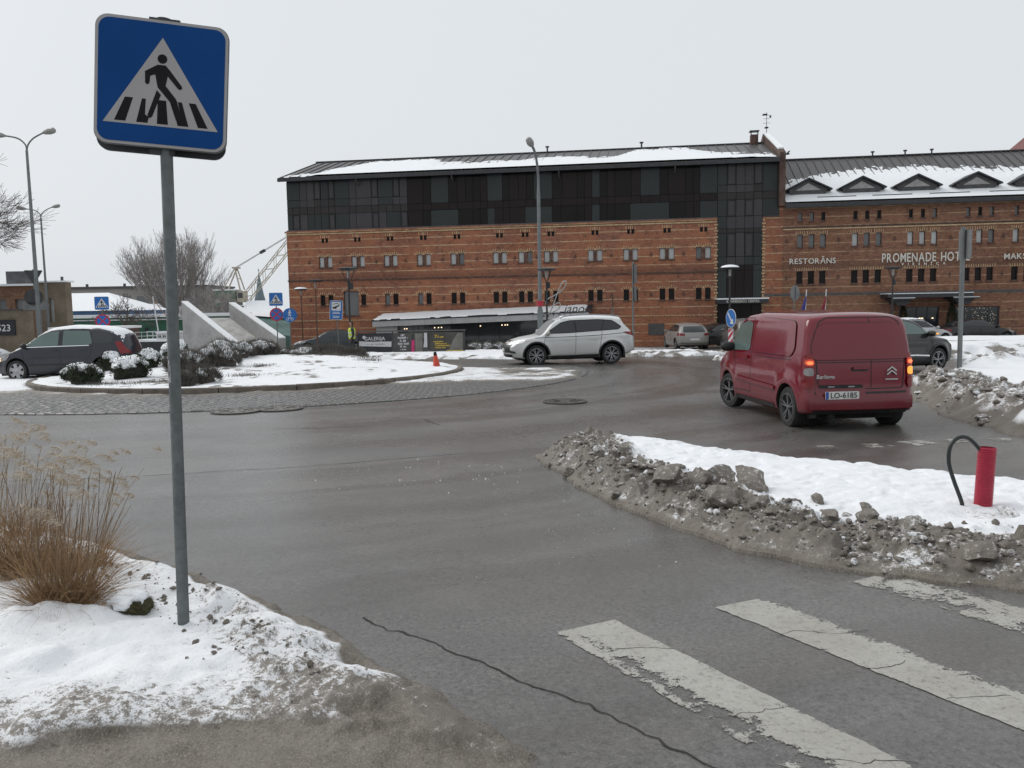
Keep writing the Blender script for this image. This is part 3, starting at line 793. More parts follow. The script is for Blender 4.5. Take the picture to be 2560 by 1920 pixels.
# big lumps one can pick out
bigc = [(0.98, 7.80, .10, 'dark lump of dirty snow lying by the road near the ridge'), (1.42, 7.45, .25, 'wide broken slab of grey frozen snow at the ridge front'), (1.70, 7.42, .25, 'upright cracked block of grey frozen snow on the ridge'),
        (1.92, 7.60, .24, 'craggy lump of frozen snow crowning the ridge'), (2.24, 7.62, .25, 'pointed chunk of dirty snow tilted against the white island snow'), (1.74, 6.90, .24, 'smooth grey lump of ploughed snow under the cracked block'),
        (2.05, 6.75, .13, 'brown lump of snow at the foot of the ridge'), (2.62, 7.00, .11, 'round brown clod perched on the edge of the white snow'), (2.92, 6.72, .08, 'small brown clod lying alone on the white island snow'),
        (2.48, 6.35, .13, 'dark clod in the middle of the dirty ridge'), (2.72, 6.20, .12, 'grey clod half sunk in the dirty ridge'), (3.14, 5.42, .18, 'biggest dark clod at the right end of the ridge'),
        (3.62, 5.75, .12, 'clod of snow below the red pipe'), (0.62, 9.05, .10, 'small dark lump lying on asphalt at the ridge tip'), (4.0, 6.52, .10, 'pale lump of snow leaning against the red pipe')]
for i, (x, y, s, lab) in enumerate(bigc):
    V, F = CL3[i % 10]
    W = V * s; a = i * 1.3; W = np.stack([W[:, 0] * math.cos(a) - W[:, 1] * math.sin(a), W[:, 0] * math.sin(a) + W[:, 1] * math.cos(a), W[:, 2]], 1)
    n = fbm(W[:, 0] * 22, W[:, 1] * 22, W[:, 2] * 22 + 5, oct=3, seed=i)
    W = W * (1 + 0.22 * n)[:, None] * 0.74
    me = np_mesh('snow_clod', W, F, M_SNOW, True, {'dirt': np.clip(0.74 + 0.3 * n + (-.35 if i == 14 else 0), 0, 1), 'gravel': np.zeros(len(W))})
    me.set_sharp_from_angle(angle=R(32))
    o = link('snow_clod', me, None, (x, y, SZ(x, y) + s * 0.22)); tag(o, lab, 'snow clod', 'lumps of ploughed snow')
M_ICE = pmat('icy_film', (0.24, 0.22, 0.19), 0.45, 0.4, 5, bump=0.4, bscale=40, fine=0.4)

# ================================================================== HOTEL
FROOT = (-15.5, 57.0, 0.0); FANG = math.atan2(-0.146, 0.9893)
def mat_brick(name, c1, c2, c3, yel, stripe=0.85):
    t = NT(name); v = t.tc('Object'); x, y, z = t.xyz(v)
    cmb = t.new('ShaderNodeCombineXYZ'); t.l.new(t.math('ADD', x, t.math('MULTIPLY', y, 0.7)), cmb.inputs[0]); t.l.new(z, cmb.inputs[1])
    br = t.new('ShaderNodeTexBrick'); t.l.new(cmb.outputs[0], br.inputs['Vector'])
    br.inputs['Scale'].default_value = 1.0; br.inputs['Brick Width'].default_value = 0.27; br.inputs['Row Height'].default_value = 0.085
    br.inputs['Mortar Size'].default_value = 0.010; br.inputs['Color1'].default_value = (*c1, 1); br.inputs['Color2'].default_value = (*c2, 1)
    br.inputs['Mortar'].default_value = (0.22, 0.17, 0.13, 1); br.inputs['Bias'].default_value = -0.1
    c = br.outputs['Color']
    n1 = t.noise(v, 0.35, 6, 0.65); n2 = t.noise(v, 2.2, 5, 0.7); n3 = t.noise(v, 9, 3, 0.6)
    st = t.mapping(v, (3.0, 1, 9.0)); n4 = t.noise(st, 1.2, 3, 0.6)
    c = t.mix(t.ramp(n1, [(0.42, 0.0), (0.60, 0.8)]), c, c3)
    c = t.mix(t.ramp(t.noise(v, 0.16, 5, 0.7), [(0.36, 0.5), (0.52, 0.0)]), c, tuple(q * 0.5 for q in c1))
    c = t.mix(t.ramp(n4, [(0.50, 0.0), (0.72, 0.75)]), c, yel)
    c = t.mix(t.ramp(n4, [(0.24, 0.6), (0.42, 0.0)]), c, tuple(q * 0.45 for q in c2))
    c = t.mix(t.ramp(n2, [(0.30, 0.75), (0.47, 0.0)]), c, (0.070, 0.040, 0.034))
    c = t.mix(t.ramp(t.noise(v, 13, 4, 0.8), [(0.52, 0.0), (0.66, 0.5)]), c, (0.44, 0.29, 0.19))
    # courses of yellow brick every 54 cm, patchy
    fr = t.math('FRACT', t.math('DIVIDE', t.math('ADD', z, -0.49 + 5.42 + 0.035), 0.542))
    band = t.math('LESS_THAN', fr, 0.115)
    pk = t.ramp(t.noise(t.mapping(v, (1, 1, 0.6)), 1.5, 4, 0.7), [(0.36, 0.0), (0.56, 1.0)])
    c = t.mix(t.math('MULTIPLY', t.math('MULTIPLY', band, pk), stripe), c, t.mix(n3, (0.46, 0.33, 0.19), (0.66, 0.52, 0.34)))
    # soot along the string course
    sz = t.math('SUBTRACT', 1.0, t.math('DIVIDE', t.math('ABSOLUTE', t.math('SUBTRACT', z, 3.95)), 0.35), clamp=True)
    c = t.mix(t.math('MULTIPLY', sz, t.ramp(n2, [(0.35, 0.1), (0.65, 0.6)])), c, (0.07, 0.05, 0.042))
    nm = t.bump(br.outputs['Fac'], -0.5, 0.01)
    return t.set(c, 0.85, 0, nm, 0.25)
M_BRA = mat_brick('red_brick', (0.335, 0.106, 0.062), (0.19, 0.058, 0.040), (0.385, 0.150, 0.078), (0.40, 0.21, 0.118), 0.78)
M_BRB = mat_brick('brown_brick', (0.255, 0.096, 0.064), (0.145, 0.053, 0.040), (0.25, 0.128, 0.076), (0.34, 0.20, 0.115), 0.5)
M_YEL = pmat('yellow_brick', (0.50, 0.37, 0.225), 0.85, 0.35, 9, bump=0.4, bscale=40)
M_DKBR = pmat('sooty_brick', (0.100, 0.060, 0.047), 0.85, 0.4, 3, bump=0.4, bscale=30)
M_TRIM = pmat('grey_trim', (0.085, 0.078, 0.078), 0.7, 0.2, 3)
M_DARKM = pmat('dark_metal', (0.028, 0.030, 0.034), 0.45, 0.3, 4)
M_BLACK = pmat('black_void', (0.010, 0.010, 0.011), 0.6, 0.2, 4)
def glassmat(name, col, rough=0.22, spec=0.22, var=0.25):
    t = NT(name); v = t.tc('Object')
    i = t.new('ShaderNodeObjectInfo').outputs['Random']
    n = t.noise(v, 1.1, 3); 
    c = t.mix(n, tuple(q * (1 - var) for q in col), tuple(q * (1 + var) for q in col))
    c = t.mix(t.math('MULTIPLY', i, 0.5), c, tuple(q * 0.75 for q in col))
    return t.set(c, rough, 0, None, spec)
G_GREEN = glassmat('spandrel_green', (0.033, 0.040, 0.039))
G_LIGHT = glassmat('lighter_grey_glass', (0.060, 0.056, 0.060), 0.18)  # lighter grey base colour than the other glazing panels
G_DARK = glassmat('dark_glass', (0.014, 0.012, 0.012), 0.12, 0.14)
G_BROWN = glassmat('brown_glass', (0.018, 0.0125, 0.012), 0.2, 0.16)
G_BAND = glassmat('spandrel_brown', (0.040, 0.034, 0.034), 0.25)
G_PALE = glassmat('pale_blind_glass', (0.58, 0.60, 0.60), 0.3, 0.3)
G_GREY = glassmat('grey_window_glass', (0.18, 0.185, 0.19), 0.2, 0.4)
def mat_roof():
    t = NT('zinc_roof'); v = t.tc('Object')
    n = t.noise(v, 0.5, 4); n2 = t.noise(t.mapping(v, (1.6, 0.2, 0.2)), 1.0, 2)
    c = t.mix(n, (0.085, 0.080, 0.080), (0.125, 0.118, 0.116)); c = t.mix(t.math('MULTIPLY', n2, 0.5), c, (0.07, 0.066, 0.066))
    return t.set(c, 0.45, 0.25, t.bump(n, 0.15, 0.02), 0.5)
M_ROOF = mat_roof()
M_CSNOW = pmat('clean_snow', (0.84, 0.86, 0.88), 0.75, 0.03, 5, bump=0.4, bscale=14, spec=0.3)

def wall_holes(mb, x0, x1, z0, z1, holes, y0=0.0, depth=0.22, m=0, mr=None):
    xs = sorted({x0, x1, *[h[0] for h in holes], *[h[1] for h in holes]}); zs = sorted({z0, z1, *[h[2] for h in holes], *[h[3] for h in holes]})
    xs = [q for q in xs if x0 <= q <= x1]; zs = [q for q in zs if z0 <= q <= z1]
    for zi in range(len(zs) - 1):
        zc = (zs[zi] + zs[zi + 1]) / 2; act = [h for h in holes if h[2] < zc < h[3]]
        run = None
        for xi in range(len(xs) - 1):
            xc = (xs[xi] + xs[xi + 1]) / 2
            solid = not any(h[0] < xc < h[1] for h in act)
            if solid and run is None: run = xs[xi]
            if (not solid or xi == len(xs) - 2) and run is not None:
                e = xs[xi + 1] if solid else xs[xi]
                mb.add([(run, y0, zs[zi]), (e, y0, zs[zi]), (e, y0, zs[zi + 1]), (run, y0, zs[zi + 1])], [(0, 1, 2, 3)], m); run = None
    for a, b, c, d in holes:
        q = [(a, c), (b, c), (b, d), (a, d)]
        for i in range(4):
            p, r_ = q[i], q[(i + 1) % 4]
            mb.add([(p[0], y0, p[1]), (r_[0], y0, r_[1]), (r_[0], y0 + depth, r_[1]), (p[0], y0 + depth, p[1])], [(0, 1, 2, 3)], m)
def raw_build(mb, name, mats, parent):
    me = bpy.data.meshes.new(name); me.from_pydata(mb.v, [], mb.f)
    for x in (mats if isinstance(mats, (list, tuple)) else [mats]): me.materials.append(x)
    if any(mb.m): me.polygons.foreach_set('material_index', mb.m)
    me.update(); return link(name, me, parent)

class WinKit:
    """shared meshes of one window kind, standing in an opening w*h, origin at bottom centre of the opening"""
    def __init__(s, w, h, pane, arch=0, sill=True, bars=(), spokes=5):
        f = 0.022; y = 0.12
        mb = MB(); mb.span((-w / 2, y, 0), (-w / 2 + f, y + .07, h)); mb.span((w / 2 - f, y, 0), (w / 2, y + .07, h))
        mb.span((-w / 2 + f, y + .001, 0), (w / 2 - f, y + .069, f)); mb.span((-w / 2 + f, y + .001, h - f), (w / 2 - f, y + .069, h))
        for b in bars: mb.span((b - .012, y + .004, f), (b + .012, y + .06, h - f))
        s.frame = mb.mesh('window', M_DARKM)
        p = MB(); p.box((0, y + .045, h / 2), (w - 2 * f + .002, 0.012, h - 2 * f + .002)); s.pane = p.mesh('pane', pane)
        s.sill = None; s.arch = None
        if sill:
            q = MB(); q.box((0, -0.02, -0.045), (w + 0.08, 0.12, 0.07)); s.sill = q.mesh('sill', M_DKBR)
        if arch == 1:                  # fan of proud yellow bricks over a low arch, with a filled tympanum
            q = MB(); R0 = w * 0.95; n = spokes
            zc = h - math.sqrt(max(0.01, R0 ** 2 - (w / 2) ** 2)) - 0.0
            half = math.asin(min(0.99, (w / 2 + 0.04) / R0)); 
            for i in range(n):
                a = -half + 2 * half * i / (n - 1)
                c_, s_ = math.cos(a), math.sin(a)
                q.bar((s_ * R0, 0.0, zc + c_ * R0), (s_ * (R0 + 0.17), 0.0, zc + c_ * (R0 + 0.17)), 0.05, 0.05, 0, (0, 1, 0))
            # soldier fill under the curve
            k = 8; poly = [(-w / 2, h)] + [(-w / 2 + w * i / k, min(h, zc + math.sqrt(max(0, R0 ** 2 - (-w / 2 + w * i / k) ** 2)) - 0.04)) for i in range(k + 1)] + [(w / 2, h)]
            s.arch = q.mesh('brick_arch', M_YEL)
        if arch == 2:
            q = MB()
            for i in range(spokes):
                xx = -w / 2 - .03 + (w + .06) * i / (spokes - 1); q.box((xx + (xx * 0.25), 0.0, h + 0.11), (0.035, 0.05, 0.19), 0, (0, xx * 0.5, 0))
            s.arch = q.mesh('brick_arch', M_YEL)
        s.w, s.h = w, h
    def place(s, parent, x, z, pane=None):
        o = link('window', s.frame, parent, (x, 0, z))
        pm = s.pane
        if pane is not None:
            key = pane.name
            if not hasattr(s, 'alt'): s.alt = {}
            if key not in s.alt:
                pm = s.pane.copy(); pm.materials.clear(); pm.materials.append(pane); s.alt[key] = pm
            pm = s.alt[key]
        link('pane', pm, o)
        if s.sill: link('sill', s.sill, o)
        if s.arch: link('brick_arch', s.arch, o)
        return (x - s.w / 2, x + s.w / 2, z, z + s.h)

# ---------------------------------------------------------------- block with the glass top storeys
HA = empty('hotel_building', FROOT, FANG, 'red brick warehouse block with dark glazed upper storeys and long snowy roof', 'building')
PC = [3.0, 5.29, 7.57, 9.86, 12.15, 15.0, 16.70, 18.39, 21.25, 23.53, 25.83, 28.11]
k_vent = WinKit(0.19, 0.30, G_DARK, 2, False, spokes=3)
k_up = WinKit(0.355, 0.71, G_PALE, 1)
k_low = WinKit(0.355, 0.71, G_DARK, 1)
k_big = WinKit(1.06, 1.64, G_GREY, 1, True, spokes=11)
holes = []
rw = random.Random(3)
for i, c in enumerate(PC):
    for s_ in (-1, 1):
        holes.append(k_vent.place(HA, c + s_ * 0.135, 6.28, None if rw.random() > .3 else G_BROWN))
        holes.append(k_up.place(HA, c + s_ * 0.285, 4.62, G_PALE if rw.random() > .15 else G_GREY))
        if i == 1: continue
        holes.append(k_low.place(HA, c + s_ * 0.285, 2.03, rw.choice([G_DARK, G_DARK, G_BROWN, G_GREY if i < 4 else G_DARK])))
holes.append(k_big.place(HA, 4.72, 1.34)); holes.append(k_low.place(HA, 5.60, 2.03, G_BROWN))
mb = MB()
wall_holes(mb, 0.30, 28.95, -2.0, 7.06, holes)
wall_holes(mb, 31.72, 32.95, -2.0, 7.06, [])
mb.add([(32.72, 0, 7.06), (32.95, 0, 7.06), (32.95, 0, 10.5), (32.72, 0, 10.5)], [(0, 1, 2, 3)])
mb.add([(0.3, 0, -2), (0.3, 13.2, -2), (0.3, 13.2, 7.06), (0.3, 0, 7.06)], [(0, 1, 2, 3)])
mb.add([(32.95, 0, -2), (32.95, 13.2, -2), (32.95, 13.2, 10.4), (32.95, 0, 10.4)], [(3, 2, 1, 0)])
mb.add([(0.3, 13.2, -2), (32.95, 13.2, -2), (32.95, 13.2, 10.4), (0.3, 13.2, 10.4)], [(3, 2, 1, 0)])
for hx0, hx1, hz0, hz1 in holes:
    mb.add([(hx0, 0.22, hz0), (hx1, 0.22, hz0), (hx1, 0.22, hz1), (hx0, 0.22, hz1)], [(0, 1, 2, 3)])
raw_build(mb, 'wall', M_BRA, HA)
# cornice, string course, dentils
mb = MB(); mb.span((0.20, -0.10, 6.98), (28.94, 0.02, 7.10)); mb.build('cornice', M_BRA, HA)
mb = MB(); mb.span((0.24, -0.06, 6.84), (28.945, -0.002, 6.92)); mb.build('yellow_course', M_YEL, HA)
mb = MB(); mb.span((0.26, -0.06, 3.70), (28.93, 0.02, 3.80)); mb.build('string_course', M_DKBR, HA)
mb = MB(); mb.span((31.75, -0.06, 6.98), (32.93, 0.02, 7.07)); mb.build('cornice', M_BRA, HA)
mb = MB()
for i in range(150): mb.box((0.5 + i * 0.19, -0.03, 1.01), (0.075, 0.07, 0.07))
tag(mb.build('dentil_course', M_YEL, HA), kind='stuff')
# toothed yellow quoins beside the glass tower
mb = MB()
for i in range(42):
    mb.box((28.88, -0.012, -1.1 + i * 0.195), (0.13 if i % 2 else 0.24, 0.03, 0.085)); mb.box((31.80, -0.012, -1.1 + i * 0.195), (0.13 if i % 2 else 0.22, 0.03, 0.085))
tag(mb.build('quoin_bricks', M_YEL, HA), kind='stuff')
# iron wall anchors
me_anchor = (lambda q: q.mesh('wall_anchor', M_DKBR))(MB().box((0, -0.03, 0), (0.20, 0.05, 0.05)).box((0, -0.031, 0.03), (0.05, 0.052, 0.26)))
for i in range(len(PC) - 1):
    for z in (4.92, 2.36): link('wall_anchor', me_anchor, HA, ((PC[i] + PC[i + 1]) / 2 + (0.15 if i % 2 else -0.1), 0, z))
for i, c in enumerate(PC): MB().box((c, -0.006, 4.97), (0.16, 0.02, 0.80)).build('dark_brick_pier', M_DKBR, HA)
link('wall_anchor', me_anchor, HA, (1.85, 0, 4.95)); link('wall_anchor', me_anchor, HA, (1.85, 0, 2.4))
mb = MB(); mb.box((0, -0.01, 0), (1.0, 0.05, 0.75)); mb.build('vent_panel', M_TRIM, HA, loc=(25.15, 0, 0.15))
# upper glazed storeys
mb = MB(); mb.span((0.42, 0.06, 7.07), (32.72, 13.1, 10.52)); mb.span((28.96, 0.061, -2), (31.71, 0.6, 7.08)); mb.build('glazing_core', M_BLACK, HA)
mb = MB(); mb.span((0.36, -0.09, 7.10), (28.96, 0.055, 7.17)); mb.build('sill_flashing', M_TRIM, HA)
mb = MB(); mb.span((31.71, -0.09, 7.09), (32.72, 0.055, 7.15)); mb.build('sill_flashing', M_TRIM, HA)
GM = dict(g=G_GREEN, l=G_LIGHT, d=G_DARK, k=G_BROWN, b=G_BAND, w=G_LIGHT)
def panel(x0, x1, z0, z1, ty, parent=HA, jig=0.0):
    g = 0.014
    mb = MB(); mb.span((x0 + g, -0.02 - jig, z0 + g), (x1 - g, 0.03, z1 - g))
    if ty == 'w':
        f = 0.05; mb = MB()
        mb.span((x0 + g, -0.06, z0 + g), (x0 + g + f, 0.03, z1 - g)); mb.span((x1 - g - f, -0.06, z0 + g), (x1 - g, 0.03, z1 - g))
        mb.span((x0 + g + f, -0.058, z0 + g), (x1 - g - f, 0.03, z0 + g + f)); mb.span((x0 + g + f, -0.058, z1 - g - f), (x1 - g - f, 0.03, z1 - g))
        o = mb.build('opening_window', M_BLACK, parent)
        p = MB(); p.span((x0 + g + f - .001, -0.02, z0 + g + f - .001), (x1 - g - f + .001, 0.0, z1 - g - f + .001)); p.build('pane', G_LIGHT, o)
        return o
    return mb.build('glass_panel', GM[ty], parent)
def row(cols, types, z0, z1):
    for i, ty in enumerate(types): panel(cols[i], cols[i + 1], z0, z1, ty, jig=rw.uniform(0, .006))
ZT, ZM, ZS, ZL, ZB = 10.40, 9.17, 8.67, 8.20, 7.17
up = [0.42, 1.36, 1.85, 2.36, 2.84, 3.37, 3.81, 4.84, 5.32, 6.37, 6.84, 7.86, 8.33, 8.85]
row(up, 'gllwgwgllwgwl', ZM, ZT); row(up, 'gllbgbglllgll', ZS, ZM)
row([0.42, 0.8, 1.32, 1.86, 2.37, 2.83, 3.36, 3.82, 4.81, 5.29, 6.39, 6.87, 7.39, 7.86, 8.37, 8.86], 'b' * 15, ZL, ZS)
row([0.42, 0.8, 1.32, 1.86, 2.37, 2.83, 3.36, 3.82, 4.81, 5.29, 6.39, 6.87, 7.39, 8.37, 8.86], 'gwlgggwgllwlgw', ZB, ZL)
row([8.85, 9.93, 10.47, 11.65, 12.25, 12.8, 13.31, 13.79, 14.25, 15.25, 15.7, 16.31, 16.83, 17.32, 18.51, 19.16, 20.14, 20.62, 21.08, 21.58, 22.07, 22.53, 23.6, 24.16, 25.37, 25.9, 26.97, 27.44, 27.87, 28.95], 'kdgdkddkgdkkdgdkdkgdkdkgdkddg'[:29], ZS, ZT)
row([8.86, 9.93, 10.45, 11.65, 12.25, 13.3, 13.77, 14.24, 14.74, 15.28, 15.7, 16.8, 17.32, 18.5, 19.1, 20.13, 20.62, 21.07, 21.57, 22.06, 22.54, 23.55, 24.16, 25.4, 25.95, 27.0, 27.47, 27.87, 28.95], 'k' * 28, ZL, ZS)
row([8.86, 9.87, 10.43, 12.29, 13.26, 13.75, 14.23, 14.73, 15.28, 15.69, 16.73, 18.49, 19.07, 20.12, 20.61, 21.07, 21.57, 22.06, 22.54, 23.5, 25.97, 27.0, 27.47, 27.87, 28.95], 'kdgdddgkkkgdddkgddd' 'gdkkg', ZB, ZL)
tw = [28.96, 29.54, 30.09, 30.63, 31.17, 31.71]
row(tw, 'gwllw', 9.13, ZT); row(tw, 'glllb', 8.66, 9.13); row(tw, 'bbbbb', 8.21, 8.66); row(tw, 'gwlwl', 7.18, 8.21); row(tw, 'gllll', 6.42, 7.18); row(tw, 'bbbbb', 6.15, 6.42)
row(tw, 'gwlwg', 4.66, 6.15); row(tw, 'gllgg', 4.14, 4.66); row(tw, 'gkkkg', 3.79, 4.14); row(tw, 'gkkkg', 2.08, 3.79)
row([31.71, 32.72], 'g', 8.66, ZT); row([31.71, 32.72], 'b', 8.21, 8.66); row([31.71, 32.72], 'g', 7.16, 8.21)
row([28.97, 29.7, 30.4, 31.1, 31.70], 'kddk', -1.4, 1.7)
# entrance canopy of the conference centre
ca = link('entrance_canopy', MB().span((28.86, -1.1, 1.72), (31.98, 0.02, 1.97)).mesh('entrance_canopy', M_DARKM), HA)
mb = MB(); mb.span((28.84, -1.12, 1.975), (32.0, 0.0, 2.06)); mb.build('canopy_snow', M_CSNOW, ca)
lettering(ca, 'KONFERENČU CENTRS', 29.45, 31.42, 1.85, 0.155, -1.105, pmat('pale_letters', (0.62, 0.60, 0.55), 0.5, 0.1), 0.01, 0.004)

# roof
def roof(parent, x0, x1, ye, ze, yr, zr, yb, zb, mat, seam=0.62):
    mb = MB(); th = 0.10
    P = [(ye, ze), (yr, zr), (yb, zb), (yb, zb - th), (yr, zr - th - .02), (ye, ze - th)]
    vs = [(x, y, z) for x in (x0, x1) for y, z in P]; n = 6
    fs = [(i, (i + 1) % n, n + (i + 1) % n, n + i) for i in range(n)] + [(0, 5, 4, 1), (1, 4, 3, 2), (6, 7, 10, 11), (7, 8, 9, 10)]
    mb.add(vs, fs); o = mb.build('roof', mat, parent)
    sm = MB(); k = 0; x = x0 + 0.2
    while x < x1:
        sm.bar((x, ye, ze + 0.03), (x, yr, zr + 0.03), 0.035, 0.06); x += seam
    tag(sm.build('standing_seams', mat, o), kind='stuff')
    sm = MB(); sm.bar((x0, yr, zr + .04), (x1, yr, zr + .04), 0.22, 0.08); sm.build('ridge_cap', M_DARKM, o)
    gt = MB(); gt.span((x0, ye - 0.12, ze - 0.26), (x1, ye + 0.02, ze - 0.04)); gt.build('gutter', M_DARKM, o)
    return o
def roof_snow(o, x0, x1, ye, ze, yr, zr, mfun, name='roof_snow', th=0.07, res=(0.09, 0.06)):
    L = math.hypot(yr - ye, zr - ze); dy, dz = (yr - ye) / L, (zr - ze) / L
    def f(X, T):
        m = mfun(X, T / L)
        h = np.clip(m, -0.5, 1.0); h = np.where(h > 0, np.minimum(0.10, 0.02 + h * 0.3), h * 0.3) + 0.02
        return X, ye + dy * T - dz * h, ze + dz * T + dy * h, {}, h > -0.03
    return link(name, grid_mesh(name, np.arange(x0, x1, res[0]), np.arange(0.0, L * 0.97, res[1]), f, M_CSNOW), o)
YE, ZE, YR, ZR = -0.55, 10.62, 6.5, 12.78
ra_ = roof(HA, 0.08, 32.64, YE, ZE, YR, ZR, 13.6, 10.5, M_ROOF)
def ms_a(X, t):
    line = np.interp(X, [0, 2.0, 3.2, 5, 8, 9.5, 10.5, 16, 18.5, 20, 21, 22.5, 24, 25.5, 27.5, 28.5, 30, 32.7], [0.0, 0.08, 0.45, 0.80, 0.88, 0.88, 0.52, 0.52, 0.56, 0.54, 0.46, 0.46, 0.86, 0.88, 0.82, 0.56, 0.40, 0.18])
    n = fbm(X * 0.7, t * 9, oct=5, seed=131) + 0.5 * fbm(X * 2.6, t * 22, oct=3, seed=132)
    lone = sstep(0.25, 0.5, fbm(X * 0.5, t * 14, oct=4, seed=133)) * (X > 17.5) * (X < 29) * (t < 0.85)
    return (line - t) + 0.20 * n + 0.10 * lone - 0.02
roof_snow(ra_, 0.12, 32.5, YE, ZE + .0, YR, ZR, ms_a)
mb = MB()
prof = [(-0.45, 7.7), (-0.45, 10.95), (0.25, 11.25), (6.5, 13.42), (12.8, 11.1), (12.8, 7.7)]
mb.prism(prof, 32.64, 33.0, lambda a, b, h: (h, a, b)); mb.build('gable_parapet', M_DKBR, HA)
mb = MB(); mb.bar((32.82, 0.25, 11.30), (32.82, 6.4, 13.44), 0.34, 0.10); mb.build('parapet_snow', M_CSNOW, HA)
mb = MB(); mb.span((31.75, 5.9, 12.5), (32.25, 6.4, 13.30)); ch = mb.build('chimney', M_DKBR, HA)
mb = MB(); mb.span((31.68, 5.84, 13.52), (32.32, 6.46, 13.57))
for a in (31.8, 32.25):
    for b in (5.95, 6.35): mb.cyl((a, b, 13.28), (a, b, 13.54), 0.02, n=6)
mb.build('chimney_cap', M_DARKM, ch)
mb = MB(); mb.cyl((32.85, 6.3, 13.3), (32.85, 6.3, 14.85), 0.025, 0.012, 6)
for z, w in ((14.1, .25), (14.4, .2), (14.62, .32)): mb.bar((32.85 - w, 6.3, z), (32.85 + w, 6.3, z), 0.02)
mb.lathe([(0.13, 13.75), (0.145, 13.79), (0.13, 13.83)], 10, (32.85, 6.3, 0)); mb.box((32.74, 6.3, 14.68), (0.32, 0.03, 0.11)); mb.box((33.1, 6.3, 14.52), (0.12, .03, .14)); mb.build('weather_vane', M_DARKM, HA)
for x in (24.3, 17.6):
    mb = MB(); mb.cyl((x, 6.3, 12.6), (x, 6.3, 13.15), 0.06, n=8); mb.cyl((x, 6.3, 13.12), (x, 6.3, 13.2), 0.14, n=8); mb.build('roof_vent', M_DARKM, HA)
for x in (5.5, 12.0, 19.0, 26.3):
    mb = MB(); mb.tube([(x, -0.55, 10.38), (x, -0.5, 10.2), (x, -0.10, 10.0)], 0.045, 6); mb.build('downpipe', M_TRIM, HA)

# ---------------------------------------------------------------- wing with dormers
HB = empty('hotel_wing', FROOT, FANG, 'brown brick hotel wing with four triangular dormers in its snowy roof', 'building')
kb_a = WinKit(0.24, 0.52, G_GREY, 0); kb_b = WinKit(0.34, 0.78, G_GREY, 2); kb_c = WinKit(0.38, 0.80, G_BROWN, 2)
T3 = [(34.0, 34.69, 35.37), (37.27, 37.96, 38.66), (40.5, 41.19, 41.88), (43.78, 44.45, 45.11), (46.5, 47.2, 47.9), (49.9, 50.6, 51.3)]
holes = []
for ti, tr in enumerate(T3):
    for x in tr:
        holes.append(kb_a.place(HB, x, 6.76, rw.choice([G_GREY, G_BROWN, G_GREY, G_DARK])))
        holes.append(kb_b.place(HB, x, 5.15, rw.choice([G_PALE, G_GREY, G_GREY]) if ti != 2 else G_PALE))
        holes.append(kb_c.place(HB, x, 2.86, rw.choice([G_BROWN, G_DARK, G_BROWN])))
door = (40.37, 42.30, -1.6, 1.33); bw = (43.15, 45.75, -0.10, 1.30)
mb = MB(); wall_holes(mb, 32.955, 54.0, -2.0, 7.75, holes + [door, bw], 0.0, 0.25)
mb.add([(54, 0, -2), (54, 13, -2), (54, 13, 7.75), (54, 0, 7.75)], [(0, 1, 2, 3)])
mb.add([(32.955, 13, -2), (54, 13, -2), (54, 13, 7.75), (32.955, 13, 7.75)], [(3, 2, 1, 0)])
for hx0, hx1, hz0, hz1 in holes + [door, bw]:
    mb.add([(hx0, 0.25, hz0), (hx1, 0.25, hz0), (hx1, 0.25, hz1), (hx0, 0.25, hz1)], [(0, 1, 2, 3)])
raw_build(mb, 'wall', M_BRB, HB)
mb = MB(); mb.span((32.96, -0.08, 6.33), (54, 0.02, 6.42)); mb.build('cornice', M_DKBR, HB)
mb = MB(); mb.span((32.96, -0.05, 6.22), (54, -0.002, 6.30)); mb.build('yellow_course', M_YEL, HB)
mb = MB(); mb.span((31.85, -0.05, 2.13), (54, 0.03, 2.29)); mb.build('string_course', M_TRIM, HB)
for ti in range(5):
    for z in (5.5, 3.25): link('wall_anchor', me_anchor, HB, ((T3[ti][2] + T3[ti + 1][0]) / 2, 0, z))
for z in (5.5, 3.25): link('wall_anchor', me_anchor, HB, (33.2, 0, z))
BE, BZE, BR, BZR = -0.40, 7.80, 6.5, 11.55
rb_ = roof(HB, 33.0, 54.2, BE, BZE, BR, BZR, 13.4, 7.8, M_ROOF, 0.55)
def ms_b(X, t):
    line = np.interp(X, [33, 34, 36, 38, 41, 44, 47, 50, 54], [0.28, 0.43, 0.56, 0.61, 0.66, 0.63, 0.57, 0.53, 0.50])
    n = 0.55 * fbm(X * 1.4, t * 16, oct=5, seed=141) + 0.45 * fbm(X * 5, t * 34, oct=2, seed=142)
    return (line - t) + 0.13 * n * sstep(0.2, 0.4, t) + 0.0 * X
roof_snow(rb_, 33.05, 54, BE, BZE, BR, BZR, ms_b)
SLB = (BZR - BZE) / (BR - BE)
M_DORM = pmat('dormer_slate', (0.060, 0.058, 0.060), 0.6, 0.3, 3)
M_DPANE = pmat('dormer_louvre', (0.30, 0.29, 0.28), 0.6, 0.2, 5)
